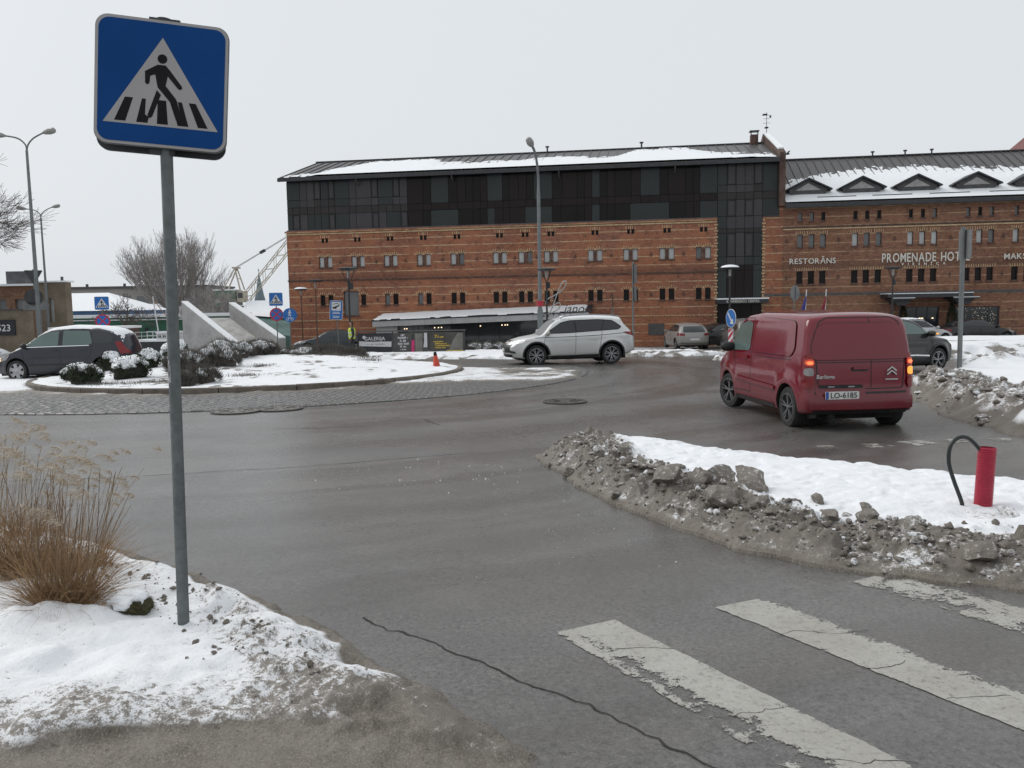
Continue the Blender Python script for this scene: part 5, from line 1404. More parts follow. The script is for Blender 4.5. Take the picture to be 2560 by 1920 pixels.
decal(bv, rrect(0.74, 0.20, 0.04, 4, 0.33, 0.62), 'B', P_RED, 'plate_recess', VR, 0.006)
decal(bv, rrect(0.66, 0.05, 0.02, 4, 0.33, 0.70), 'B', M_SEAM, 'plate_light_bar', VR, 0.022)
for yy in (0.18, 0.48): decal(bv, rrect(0.10, 0.02, 0.008, 3, yy, 0.698), 'B', M_CLRL, 'plate_lamp', VR, 0.028, 0.03)
pr = Vector(cast(bv, 'B', 0.34, 0.58, 0.012))
pl = empty('number_plate', (pr.x - 0.035, 0.34, 0.575), 0, parent=VR); pl.rotation_euler = (R(-3) * 0, 0, 0)
FB = lambda a, b, h: (-h, -a, b)
MB().prism(rrect(0.52, 0.115, 0.012, 3), 0, 0.012, FB).build('plate', M_PLATE, pl)
MB().prism(rrect(0.045, 0.108, 0.006, 2, -0.235, 0), 0.012, 0.0135, FB).build('country_band', M_PBLUE, pl)
RB = (R(90), 0, R(-90))
link('plate_number', text_plate('LO-6185', 0.115, 0.0008, M_PTXT, 0.002), pl, (-0.0135, -0.022, 0), RB)
m_badge = text_plate('Berlingo', 0.085, 0.003, M_CHR, 0.0015)
pb = Vector(cast(bv, 'B', 0.56, 0.84, 0.01)); link('badge_lettering', m_badge, VR, (pb.x - 0.006, 0.56, 0.84), RB)
pb = Vector(cast(bv, 'B', -0.46, 0.90, 0.01))
mb = MB()
for dz_ in (0.0, 0.055):
    for s_ in (-1, 1): mb.bar((pb.x - .012, -0.46, 0.925 + dz_), (pb.x - .012, -0.46 + s_ * 0.075, 0.865 + dz_), 0.02, 0.022, 0, (1, 0, 0))
mb.build('chevron_emblem', M_CHR, VR)
mb = MB(); mb.box((pb.x - .014, -0.46, 0.795), (0.01, 0.20, 0.016)); mb.build('badge_bar', M_CHR, VR)
decal(bv, [(-0.80, 0.36), (-0.80, 0.545), (0.80, 0.545), (0.80, 0.36)], 'B', P_RED, 'bumper', VR, 0.03)
decal(bv, [(-0.74, 0.29), (-0.74, 0.345), (0.74, 0.345), (0.74, 0.29)], 'B', M_PLAST, 'bumper_skirt', VR, 0.02)
decal(bv, roundpoly([(0.88, -0.66), (1.36, -0.72), (1.36, 0.72), (0.88, 0.66)], 0.08), 'T', M_GL, 'windscreen', VR, 0.01)
mb = MB(); mb.span((-1.9, -0.7, 0.18), (1.8, 0.7, 0.30)); mb.cyl((-2.1, 0.45, 0.24), (-1.6, 0.45, 0.26), 0.05, n=8); mb.build('underbody', M_WELL, VR)
ms = MB(); ms.box((0, 0, 0), (0.04, 0.10, 0.10)); ms.build('mud_flap', M_PLAST, VR, loc=(-1.95, 0.68, 0.26))
# traces of snow at the roof edge
def cap_snow(bv, parent, x0, x1, y0, y1, thr=0.0, th=0.03, seed=0, res=0.06, name='roof_snow'):
    def f(X, Y):
        Z = np.array([ (lambda h: h[0].z if h[0] is not None else -1)(bv.ray_cast(Vector((a, b, 5)), Vector((0, 0, -1)))) for a, b in zip(X, Y)])
        e = np.minimum(np.minimum(X - x0, x1 - X), np.minimum(Y - y0, y1 - Y))
        m = sstep(0, 0.18, e) - 0.35 + 0.7 * fbm(X * 2.4, Y * 2.4, oct=4, seed=seed) - thr
        h = np.where(m > 0, 0.006 + np.minimum(th, m * th * 2), m * 0.05)
        return X, Y, Z + h, {}, h > -0.02
    return link(name, grid_mesh(name, np.arange(x0, x1 + res, res), np.arange(y0, y1 + res, res), f, M_CSNOW), parent)
cap_snow(bv, VR, 0.1, 0.72, -0.55, 0.62, 0.45, 0.008, 5)

# ---- silver suv -----------------------------------------------------------
P_SIL = carpaint('suv_silver_paint', (0.66, 0.67, 0.66), 0.32, 0.70, 0.1, (0.17, 0.145, 0.115), 0.95)
ssp = dict(L=4.70, W=1.80, axles=(-1.36, 1.31), wr=0.36, gap=0.075, crown=0.05, bow=0.22, flare=0.035, smooth=3,
    top=[(-2.35, 1.42), (-2.15, 1.585), (-1.6, 1.655), (-0.5, 1.69), (0.30, 1.655), (0.62, 1.56), (1.22, 1.10), (1.38, 1.06), (1.95, 0.98), (2.22, 0.88), (2.35, 0.72)],
    bot=[(-2.35, 0.42), (-1.9, 0.26), (1.8, 0.24), (2.35, 0.30)],
    rear=[(0.25, 0.16), (0.5, 0.03), (0.65, 0.0), (0.95, 0.02), (1.10, 0.08), (1.45, 0.42), (1.58, 0.30)],
    front=[(0.2, 0.12), (0.45, 0.02), (0.62, 0.0), (0.8, 0.06), (1.0, 0.2)],
    plan=[(-2.35, 0.88), (-1.9, 0.96), (-1.2, 1.0), (1.1, 1.0), (1.7, 0.95), (2.35, 0.80)],
    tumble=[(0.2, 0.94), (0.45, 0.985), (0.75, 1.0), (1.02, 0.985), (1.15, 0.94), (1.55, 0.79), (1.66, 0.72), (1.75, 0.6)],
    crease=[(-2.3, 1.02), (1.0, 0.93), (2.2, 0.85)])
SV, bv = vehicle('silver_suv', ssp, P_SIL, (2.15, 31.2), R(180 + 9), 'silver suv circling the roundabout in front of the restaurant annex', 'car', 1.06)
add_wheels(SV, ssp, M_RIMA, 7, 'twin', R(-6))
for sd in 'LR':
    g = roundpoly([(0.98, 1.115), (0.42, 1.475), (0.10, 1.54), (-0.9, 1.56), (-1.42, 1.52), (-1.74, 1.30), (-1.62, 1.22), (0.2, 1.125)], 0.06)
    decal(bv, g, sd, M_GLT, 'side_windows', SV, 0.008)
    seam(bv, g, sd, SV, 0.025, M_SEAM, 'window_trim', 0.011, True)
    seam(bv, [(-0.10, 1.13), (-0.06, 1.55)], sd, SV, 0.05, M_SEAM, 'pillar', 0.013)
    seam(bv, [(-1.0, 1.17), (-1.12, 1.56)], sd, SV, 0.03, M_SEAM, 'pillar', 0.013)
    seam(bv, [(1.02, 0.42), (1.05, 0.75), (0.98, 1.10)], sd, SV, 0.012); seam(bv, [(-0.06, 0.40), (-0.08, 1.12)], sd, SV, 0.012); seam(bv, [(-0.88, 0.45), (-0.95, 0.7), (-1.02, 1.16)], sd, SV, 0.012)
    seam(bv, [(1.35, 0.97), (0.2, 0.985), (-0.9, 1.02), (-1.85, 1.09)], sd, SV, 0.018)
    seam(bv, [(0.92, 0.36), (-0.85, 0.40)], sd, SV, 0.03, M_CHR, 'sill_trim', 0.02)
    decal(bv, [(0.95, 0.26), (0.95, 0.34), (-0.9, 0.37), (-0.9, 0.28)], sd, M_PLAST, 'sill_cladding', SV, 0.014)
    for wx in ssp['axles']:
        arc = [(wx + 0.455 * math.cos(a), 0.37 + 0.455 * math.sin(a)) for a in np.linspace(R(-8), R(188), 26)]
        seam(bv, arc, sd, SV, 0.05, M_PLAST, 'arch_trim', 0.014)
    for hx in (0.22, -0.72): decal(bv, rrect(0.22, 0.04, 0.018, 3, hx, 0.905), sd, P_SIL, 'door_handle', SV, 0.035)
    k = 1 if sd == 'L' else -1
    decal(bv, roundpoly([(-2.30, 1.12), (-2.26, 0.95), (-1.88, 1.06), (-1.80, 1.12)], 0.03), sd, M_REDL, 'tail_lamp', SV, 0.016)
    decal(bv, roundpoly([(2.22, 0.83), (1.70, 0.90), (1.78, 0.82), (2.22, 0.74)], 0.03), sd, M_DRL, 'headlamp', SV, 0.014)
    decal(bv, roundpoly([(2.0, 0.44), (2.20, 0.46), (2.2, 0.54), (2.06, 0.52)], 0.02), sd, M_PLAST, 'fog_lamp_recess', SV, 0.012)
    mb = MB(); mb.tube(smooth_pts([(0.42, k * 0.62, 1.62), (0.2, k * 0.64, 1.70), (-0.6, k * 0.65, 1.735), (-1.5, k * 0.63, 1.69), (-1.7, k * 0.62, 1.64)], 4), 0.022, 6); mb.build('roof_rail', M_RIMA, SV, True)
for y0 in (0.86, 0.76): seam(bv, [(-0.55, y0), (0.55, y0)], 'F', SV, 0.05, M_CHR, 'grille_bar', 0.014)
decal(bv, rrect(1.2, 0.30, 0.06, 4, 0, 0.62), 'F', M_PLAST, 'grille', SV, 0.01)
decal(bv, rrect(1.3, 0.10, 0.03, 4, 0, 0.36), 'F', M_PLAST, 'lower_bumper', SV, 0.012)
decal(bv, rrect(0.5, 0.11, 0.01, 2, 0, 0.56), 'F', M_PLATE, 'number_plate', SV, 0.02)
decal(bv, roundpoly([(0.58, -0.56), (1.20, -0.68), (1.20, 0.68), (0.58, 0.56)], 0.06), 'T', M_WSC, 'windscreen', SV, 0.01)
mirror(SV, P_SIL, 0.92, 0.84, 1.13, 1.1)
cap_snow(bv, SV, -1.9, 0.35, -0.55, 0.55, -0.05, 0.03, 9)
MB().span((-1.9, -0.7, 0.2), (1.9, 0.7, 0.34)).build('underbody', M_WELL, SV)

# ---- dark people carrier --------------------------------------------------
P_NAVY = carpaint('minivan_dark_paint', (0.014, 0.016, 0.026), 0.25, 0.25, 0.0, (0.07, 0.062, 0.055), 0.8)
msp = dict(L=4.50, W=1.80, axles=(-1.42, 1.32), wr=0.325, gap=0.06, crown=0.05, bow=0.20, flare=0.03, smooth=4,
    top=[(-2.25, 1.36), (-2.05, 1.50), (-1.4, 1.60), (-0.4, 1.64), (0.25, 1.58), (0.62, 1.45), (1.30, 1.06), (1.45, 1.01), (2.0, 0.86), (2.25, 0.66)],
    bot=[(-2.25, 0.32), (-1.9, 0.22), (1.8, 0.2), (2.25, 0.24)],
    rear=[(0.2, 0.10), (0.5, 0.0), (0.8, 0.0), (1.0, 0.06), (1.4, 0.22), (1.5, 0.3)],
    front=[(0.2, 0.08), (0.45, 0.0), (0.65, 0.04), (0.9, 0.2)],
    plan=[(-2.25, 0.88), (-1.8, 0.96), (-1.0, 1.0), (1.0, 1.0), (1.7, 0.93), (2.25, 0.76)],
    tumble=[(0.2, 0.94), (0.45, 0.99), (0.75, 1.0), (0.95, 0.985), (1.1, 0.93), (1.45, 0.80), (1.6, 0.70), (1.7, 0.6)])
MV, bv = vehicle('dark_minivan', msp, P_NAVY, (-14.55, 27.2), R(180 + 3), 'dark blue people carrier with lit headlamp and snowy roof at the left', 'car', 1.0); MV.scale = (0.985, 1.0, 1.07)
add_wheels(MV, msp, M_RIMA, 6, 'cover', 0)
for sd in 'LR':
    decal(bv, roundpoly([(1.16, 1.04), (0.72, 1.30), (0.30, 1.45), (-0.02, 1.49), (-0.02, 1.06)], 0.05), sd, M_GLG, 'front_window', MV)
    decal(bv, roundpoly([(-0.16, 1.06), (-0.16, 1.50), (-0.98, 1.48), (-1.10, 1.12), (-1.02, 1.08)], 0.05), sd, M_GLG, 'rear_window', MV)
    decal(bv, roundpoly([(-1.12, 1.12), (-1.06, 1.46), (-1.5, 1.44), (-1.76, 1.30), (-1.70, 1.14), (-1.5, 1.11)], 0.10), sd, M_GL, 'quarter_window', MV)
    seam(bv, [(-0.08, 0.35), (-0.09, 1.52)], sd, MV, 0.012); seam(bv, [(1.02, 0.45), (1.10, 0.85), (1.18, 1.02)], sd, MV, 0.012); seam(bv, [(-0.85, 0.45), (-1.05, 0.8), (-1.08, 1.1)], sd, MV, 0.012)
    seam(bv, [(1.1, 1.02), (-1.0, 1.055)], sd, MV, 0.022, M_CSNOW, 'snow_on_ledge', 0.014)
    seam(bv, [(-1.0, 0.50), (0.95, 0.50)], sd, MV, 0.05, M_PLAST, 'rub_strip', 0.018)
    for hx in (0.12, -0.80): decal(bv, rrect(0.2, 0.04, 0.018, 3, hx, 0.93), sd, P_NAVY, 'door_handle', MV, 0.035)
    decal(bv, roundpoly([(-2.20, 0.80), (-1.98, 0.78), (-1.80, 1.14), (-1.94, 1.16)], 0.03), sd, M_REDL, 'tail_lamp', MV, 0.018)
    decal(bv, roundpoly([(2.20, 0.66), (1.50, 0.82), (1.62, 0.66), (2.18, 0.54)], 0.05), sd, M_CLRL, 'headlamp', MV, 0.016)
    decal(bv, roundpoly([(2.18, 0.65), (1.90, 0.71), (1.86, 0.62), (2.17, 0.55)], 0.04), sd, M_HEADON, 'headlamp_bulb', MV, 0.024)
mirror(MV, M_PLAST, 1.02, 0.82, 1.07, 1.05)
decal(bv, roundpoly([(0.60, -0.55), (1.30, -0.70), (1.30, 0.70), (0.60, 0.55)], 0.06), 'T', M_GL, 'windscreen', MV, 0.01)
cap_snow(bv, MV, -2.0, 0.65, -0.62, 0.62, -0.30, 0.022, 11)
cap_snow(bv, MV, 1.15, 1.6, -0.7, 0.7, 0.0, 0.02, 12, name='bonnet_snow')
MB().span((-1.9, -0.7, 0.18), (1.9, 0.7, 0.30)).build('underbody', M_WELL, MV)

# ---- dark suv right of the van -------------------------------------------
P_DSUV = carpaint('suv_dark_paint', (0.022, 0.023, 0.022), 0.25, 0.4, 0.2, (0.07, 0.065, 0.058), 0.7)
dsp = dict(ssp); dsp.update(L=4.46, W=1.80, axles=(-1.34, 1.34), wr=0.355, gap=0.07, bow=0.14,
    top=[(-2.23, 1.36), (-2.0, 1.52), (-1.4, 1.60), (-0.4, 1.63), (0.3, 1.58), (0.6, 1.49), (1.18, 1.10), (1.32, 1.06), (1.9, 1.01), (2.12, 0.93), (2.23, 0.70)])
dsp['crease'] = [(-2.2, 1.0), (2.2, 0.93)]
DS, bv = vehicle('dark_suv', dsp, P_DSUV, (10.75, 24.0), R(24), 'dark suv with flashing mirror indicator passing behind the red van', 'car')
add_wheels(DS, dsp, M_RIMA, 5, 'twin', 0)
for sd in 'LR':
    decal(bv, roundpoly([(0.96, 1.12), (0.40, 1.43), (0.05, 1.50), (0.02, 1.13)], 0.05), sd, M_GLG, 'front_window', DS)
    decal(bv, roundpoly([(-0.08, 1.13), (-0.06, 1.50), (-1.0, 1.50), (-1.5, 1.30), (-1.4, 1.18)], 0.05), sd, M_GLT, 'rear_window', DS)
    seam(bv, [(1.0, 0.42), (1.04, 0.8), (0.98, 1.10)], sd, DS); seam(bv, [(-0.05, 0.40), (-0.03, 1.5)], sd, DS)
    seam(bv, [(0.90, 0.50), (0.4, 0.53), (-0.8, 0.53)], sd, DS, 0.04, M_CHR, 'side_trim', 0.02)
    decal(bv, [(0.92, 0.25), (0.92, 0.44), (-0.9, 0.44), (-0.9, 0.28)], sd, M_PLAST, 'sill_cladding', DS, 0.012)
    decal(bv, roundpoly([(2.12, 0.90), (1.70, 0.96), (1.72, 0.90), (2.12, 0.80)], 0.03), sd, M_CLRL, 'headlamp', DS, 0.014)
    decal(bv, roundpoly([(-2.16, 1.0), (-2.14, 0.86), (-1.85, 0.95), (-1.85, 1.02)], 0.03), sd, M_REDL, 'tail_lamp', DS, 0.016)
    for wx in dsp['axles']: seam(bv, [(wx + 0.445 * math.cos(a), 0.365 + 0.445 * math.sin(a)) for a in np.linspace(R(-8), R(188), 26)], sd, DS, 0.05, M_PLAST, 'arch_trim', 0.014)
mirror(DS, M_PLAST, 0.90, 0.84, 1.13, 1.1)
MB().box((0.96, -1.08, 1.13), (0.10, 0.10, 0.035)).build('mirror_indicator', M_AMBON, DS)
decal(bv, roundpoly([(0.58, -0.56), (1.15, -0.66), (1.15, 0.66), (0.58, 0.56)], 0.06), 'T', M_GL, 'windscreen', DS, 0.01)
MB().span((-1.9, -0.7, 0.2), (1.9, 0.7, 0.34)).build('underbody', M_WELL, DS)
seam(bv, [(1.3, -0.45), (1.95, -0.40)], 'T', DS, 0.012); seam(bv, [(1.3, 0.45), (1.95, 0.40)], 'T', DS, 0.012)

# ---- parked cars ----------------------------------------------------------
hsp = dict(L=4.20, W=1.79, axles=(-1.28, 1.35), wr=0.315, gap=0.055, crown=0.05, bow=0.16, flare=0.03, smooth=3, n=(60, 16, 26),
    top=[(-2.10, 1.12), (-1.92, 1.36), (-1.4, 1.44), (-0.4, 1.47), (0.25, 1.41), (1.05, 0.98), (1.2, 0.94), (1.85, 0.82), (2.10, 0.66)],
    bot=[(-2.10, 0.30), (-1.8, 0.2), (1.7, 0.18), (2.10, 0.22)],
    rear=[(0.2, 0.08), (0.45, 0.0), (0.75, 0.02), (0.95, 0.07), (1.3, 0.28), (1.4, 0.36)], front=[(0.2, 0.06), (0.45, 0.0), (0.7, 0.05), (0.9, 0.2)],
    plan=[(-2.10, 0.90), (-1.7, 0.97), (-0.8, 1.0), (1.0, 1.0), (1.6, 0.93), (2.10, 0.78)],
    tumble=[(0.2, 0.94), (0.45, 0.99), (0.7, 1.0), (0.9, 0.98), (1.0, 0.94), (1.3, 0.78), (1.42, 0.70), (1.55, 0.6)])
sdn = dict(hsp); sdn.update(L=4.70, axles=(-1.40, 1.42), top=[(-2.35, 0.92), (-2.15, 1.00), (-1.55, 1.05), (-0.95, 1.33), (-0.5, 1.42), (0.1, 1.42), (0.45, 1.33), (1.15, 0.97), (1.3, 0.94), (2.05, 0.80), (2.35, 0.64)], rear=[(0.2, 0.08), (0.45, 0.0), (0.8, 0.03), (1.0, 0.12)])
def parked(name, sp, paint, loc, head, label, kind='hatch', snow=False, lit=False):
    root, bv = vehicle(name, sp, paint, loc, head, label, 'car', 1.0, None, 'cars parked by the hotel')
    add_wheels(root, sp, M_RIMA, 5, 'plain')
    x0 = 0.92 if kind == 'hatch' else 0.98
    for sd in 'LR':
        if kind == 'hatch': g = [(0.92, 0.99), (0.30, 1.32), (-0.3, 1.38), (-1.25, 1.34), (-1.55, 1.12), (-1.4, 1.02)]
        else: g = [(1.0, 0.99), (0.42, 1.27), (0.0, 1.34), (-0.5, 1.34), (-0.95, 1.24), (-1.35, 1.06)]
        decal(bv, roundpoly(g, 0.06), sd, M_GL, 'side_windows', root, 0.008, 0.09)
        seam(bv, [(-0.15, 0.4), (-0.12, 1.36)], sd, root, 0.03)
        decal(bv, roundpoly([(1.95, 0.74), (1.5, 0.80), (1.55, 0.70), (1.95, 0.62)], 0.03), sd, M_CLRL, 'headlamp', root, 0.014, 0.08)
    if kind == 'hatch':
        decal(bv, roundpoly([(-0.62, 0.98), (-0.52, 1.30), (0.52, 1.30), (0.62, 0.98)], 0.06), 'B', M_GL, 'rear_window', root, 0.01, 0.08)
        for k in (-1, 1): decal(bv, roundpoly([(k * 0.52, 0.80), (k * 0.52, 0.92), (k * 0.84, 0.94), (k * 0.86, 0.80)][::k], 0.03), 'B', M_REDON if lit else M_REDL, 'tail_lamp', root, 0.016, 0.06)
    else:
        for k in (-1, 1): decal(bv, roundpoly([(k * 0.50, 0.74), (k * 0.50, 0.86), (k * 0.82, 0.88), (k * 0.84, 0.74)][::k], 0.03), 'B', M_REDON if lit else M_REDL, 'tail_lamp', root, 0.016, 0.06)
        decal(bv, roundpoly([(-1.5, -0.55), (-0.98, -0.5), (-0.98, 0.5), (-1.5, 0.55)], 0.06), 'T', M_GL, 'rear_window', root, 0.01, 0.09)
    decal(bv, rrect(0.5, 0.11, 0.01, 2, 0, 0.60 if kind == 'hatch' else 0.55), 'B', M_PLATE, 'number_plate', root, 0.016)
    decal(bv, [(-0.8, 0.28), (-0.8, 0.40), (0.8, 0.40), (0.8, 0.28)], 'B', M_PLAST, 'bumper_skirt', root, 0.012, 0.1)
    decal(bv, roundpoly([(x0 - .62, -0.52), (x0 + .12, -0.64), (x0 + .12, 0.64), (x0 - .62, 0.52)], 0.06), 'T', M_GL if not snow else M_CSNOW, 'windscreen', root, 0.01, 0.09)
    mirror(root, paint, 0.85, 0.82, 1.0, 0.9)
    if snow: cap_snow(bv, root, -1.4, 0.3, -0.6, 0.6, -0.6, 0.06, 17, 0.1)
    return root
P_GREYS = carpaint('parked_silver_paint', (0.30, 0.29, 0.275), 0.35, 0.6, 0.2)
P_BLK = carpaint('parked_black_paint', (0.012, 0.012, 0.013), 0.22, 0.25, 0.1, (0.05, 0.045, 0.04))
P_WHT = carpaint('parked_white_paint', (0.52, 0.53, 0.54), 0.35, 0.4, 0.0)
P_TEAL = carpaint('parked_slate_paint', (0.030, 0.042, 0.048), 0.28, 0.3, 0.2, (0.07, 0.065, 0.06))
P_GMPV = carpaint('parked_grey_paint', (0.17, 0.165, 0.16), 0.35, 0.5, 0.2)
pk_h = parked('parked_hatchback', hsp, P_GREYS, (9.85, 46.6), R(92), 'dirty silver hatchback parked with its tail to the road by the brick wall', lit=False)
parked('parked_saloon', sdn, P_BLK, (12.0, 48.4), R(200), 'black saloon parked right of the silver hatchback', 'sedan', False, True)
mpv = dict(hsp); mpv.update(top=[(a, b + 0.18 if b > 1.1 else b + .04) for a, b in hsp['top']], tumble=[(0.2, 0.94), (0.45, 0.99), (0.7, 1.0), (0.95, 0.98), (1.1, 0.94), (1.45, 0.80), (1.6, 0.70), (1.75, 0.6)])
parked('parked_estate', mpv, P_GMPV, (12.55, 44.4), R(90), 'grey tall hatchback parked behind the blue arrow sign', lit=False)
parked('parked_hatchback', hsp, P_WHT, (22.0, 45.2), R(10), 'white hatchback with snow on its roof parked at the hotel door', 'hatch', True)
parked('parked_saloon', sdn, P_BLK, (26.1, 46.6), R(5), 'black saloon parked under the lit hotel window', 'sedan')
parked('parked_saloon', sdn, P_TEAL, (-10.7, 49.6), R(186), 'slate coloured saloon parked left of the yellow vest person', 'sedan')
parked('parked_hatchback', mpv, P_WHT, (-22.4, 33.0), R(10), 'pale hatchback cut off by the left edge behind the people carrier', 'hatch', True)

# ================================================================== SIGNS AND STREET FURNITURE
M_GALV = pmat('galvanised_steel', (0.155, 0.165, 0.165), 0.5, 0.22, 3.0, metal=0.35, bump=0.1, bscale=30, fine=0.2)
M_GALVD = pmat('weathered_pole', (0.125, 0.140, 0.140), 0.55, 0.30, 2.0, metal=0.25, fine=0.25)
M_SBLUE = pmat('sign_blue', (0.0035, 0.055, 0.215), 0.5, 0.10, 2.0, spec=0.12)
M_SBLUE2 = pmat('sign_bright_blue', (0.012, 0.13, 0.42), 0.4, 0.10, 2.0)
M_SWHITE = pmat('sign_white', (0.36, 0.345, 0.345), 0.45, 0.05, 4)
M_SWHITE2 = pmat('small_sign_white', (0.62, 0.63, 0.64), 0.45, 0.05, 4)
M_SBLACK = pmat('sign_black', (0.016, 0.014, 0.017), 0.6, 0.15, 5, spec=0.1)
M_SRED = pmat('sign_red', (0.42, 0.022, 0.050), 0.45, 0.12, 5)
M_SBACK = pmat('sign_back_grey', (0.16, 0.165, 0.165), 0.6, 0.2, 3)
M_SDARK = pmat('sign_back_dark', (0.045, 0.047, 0.05), 0.6, 0.25, 3)
M_LAMPD = pmat('lamp_black', (0.020, 0.021, 0.024), 0.5, 0.25, 5)
M_LAMPG = pmat('lamp_grey', (0.17, 0.185, 0.19), 0.5, 0.2, 2, metal=0.2)
M_RUST = pmat('rusty_post', (0.115, 0.060, 0.042), 0.8, 0.3, 6)
M_HEAD = pmat('lamp_head', (0.30, 0.30, 0.29), 0.5, 0.1, 8)

def thick_line(P, w):
    P = np.array(P, float); g = np.gradient(P, axis=0); L = np.hypot(g[:, 0], g[:, 1])[:, None] + 1e-9
    n = np.stack([-g[:, 1], g[:, 0]], 1) / L
    return [tuple(q) for q in P + n * w / 2] + [tuple(q) for q in (P - n * w / 2)[::-1]]
def crossing_face(parent, S, y, blue, white, black, detail=True):
    """pedestrian crossing pictogram on a square of side S; the face lies at -y"""
    k = S / 0.70
    F = lambda lst: [(a * k, b * k) for a, b in lst]
    fr = lambda a, b, h: (a, y - h, b)
    MB().prism(rrect(S * 0.955, S * 0.955, S * 0.085, 6), 0.0, 0.0022 * k, fr).build('blue_face', blue, parent)
    tri = [(-0.305, -0.235), (0.305, -0.235), (0.0, 0.255)]
    MB().prism(F(tri), 0.0022 * k, 0.0036 * k, fr).build('white_triangle', white, parent)
    bars = [[(-0.246, -0.222), (-0.188, -0.222), (-0.150, -0.090), (-0.192, -0.090)], [(-0.131, -0.222), (-0.072, -0.222), (-0.066, -0.19), (-0.086, -0.175), (-0.083, -0.090), (-0.103, -0.090)], [(-0.022, -0.222), (0.036, -0.222), (0.024, -0.090), (-0.020, -0.090)],
            [(0.088, -0.222), (0.146, -0.222), (0.108, -0.090), (0.086, -0.090), (0.104, -0.165), (0.078, -0.188)], [(0.197, -0.222), (0.250, -0.222), (0.182, -0.090), (0.145, -0.090)]]
    for b in bars: MB().prism(F(b), 0.0036 * k, 0.0048 * k, fr).build('zebra_bar', black, parent)
    mb = MB()
    mb.prism(F(circle(0.0255, 20, 0.0, 0.138)), 0.0036 * k, 0.0056 * k, fr)
    torso = [(-0.024, 0.104), (0.018, 0.104), (0.040, 0.080), (0.106, -0.002), (0.108, -0.014), (0.098, -0.022), (0.086, -0.018), (0.030, 0.046), (0.020, -0.008), (0.078, -0.078), (0.112, -0.186), (0.106, -0.200), (0.090, -0.202), (0.078, -0.192), (0.044, -0.094), (-0.022, -0.020), (-0.036, 0.050), (-0.062, 0.040), (-0.066, -0.002), (-0.076, -0.010), (-0.088, -0.002), (-0.090, 0.062)]
    mb.prism(F(torso), 0.0037 * k, 0.0055 * k, fr)
    leg = [(-0.026, -0.036), (-0.004, -0.060), (-0.048, -0.184), (-0.058, -0.194), (-0.070, -0.190), (-0.072, -0.176)]
    mb.prism(F(leg), 0.0038 * k, 0.0054 * k, fr)
    mb.build('walking_figure', black, parent)

# ---- big crossing sign in the foreground ----
bx_, by_ = -1.855, 4.45
bz_ = VZ(bx_, by_)
SG = empty('pedestrian_crossing_sign', (bx_, by_, bz_ - 0.12), R(8), 'large blue pedestrian crossing sign on a grey steel pole in the near snow', 'sign')
lean = 0.055
mb = MB(); mb.tube([(0, 0, 0), (lean * 0.5, 0, 1.5), (lean, 0.0, 3.0), (lean * 1.05, 0, 3.345)], 0.0315, 20); pole = mb.build('pole', M_GALVD, SG, True)
mb = MB()
for i in range(5):
    a = R(-70 + i * 6); mb.box((0.03 * math.sin(a) + lean * .62, -0.0316, 1.50 + 0.03 * (i % 3)), (0.007, 0.002, 0.05 + 0.02 * (i % 2)))
mb.build('scratch', pmat('scratched_paint', (0.5, 0.5, 0.5), 0.5), pole)
MB().cyl((lean * 1.05, 0, 3.34), (lean * 1.05, 0, 3.36), 0.035, n=16).build('pole_cap', M_SDARK, SG)
sg = empty('sign_panel', (lean, 0, 3.02), 0, parent=SG); sg.rotation_euler = (0, R(4.2), R(5))
S = 0.642
fr = lambda a, b, h: (a, -0.055 - h, b)
mb = MB(); mb.prism(rrect(S, S, S * 0.10, 7), -0.022, 0.0, fr); mb.build('backing', M_SBACK, sg)
mb = MB(); mb.prism(rrect(S, S, S * 0.10, 7), 0.0, 0.0015, fr); mb.build('white_border', M_SWHITE, sg)
mb = MB(); mb.prism(rrect(S * 1.01, S * 1.01, S * 0.10, 7), -0.025, -0.006, fr); mb.build('rim', M_GALV, sg)
crossing_face(sg, S, -0.0565, M_SBLUE, M_SWHITE, M_SBLACK)
# second panel mounted back to back, shifted sideways
fr2 = lambda a, b, h: (a, 0.045 + h, b)
mb = MB(); mb.prism(rrect(S, S, S * 0.10, 7, -0.012, -0.022), 0.0, 0.025, fr2); mb.build('rear_panel', M_SDARK, sg)
mb = MB()
for z in (0.26, -0.26): mb.span((-0.20, -0.034, z - 0.02), (0.20, 0.045, z + 0.02))
mb.build('clamp_rail', M_GALV, sg)
mb = MB(); mb.lathe([(0.0375, -0.02), (0.0375, 0.02)], 16, (-0.005, 0, 0.325)); mb.box((-0.05, 0, 0.327), (0.05, 0.05, 0.03)); mb.box((0.045, 0, 0.327), (0.06, 0.05, 0.03)); mb.box((0, 0, 0.327), (0.12, 0.02, 0.02)); mb.build('clamp', M_SDARK, sg)
mb = MB(); mb.box((0, 0, -0.335), (0.12, 0.05, 0.03)); mb.build('clamp', M_SDARK, sg)

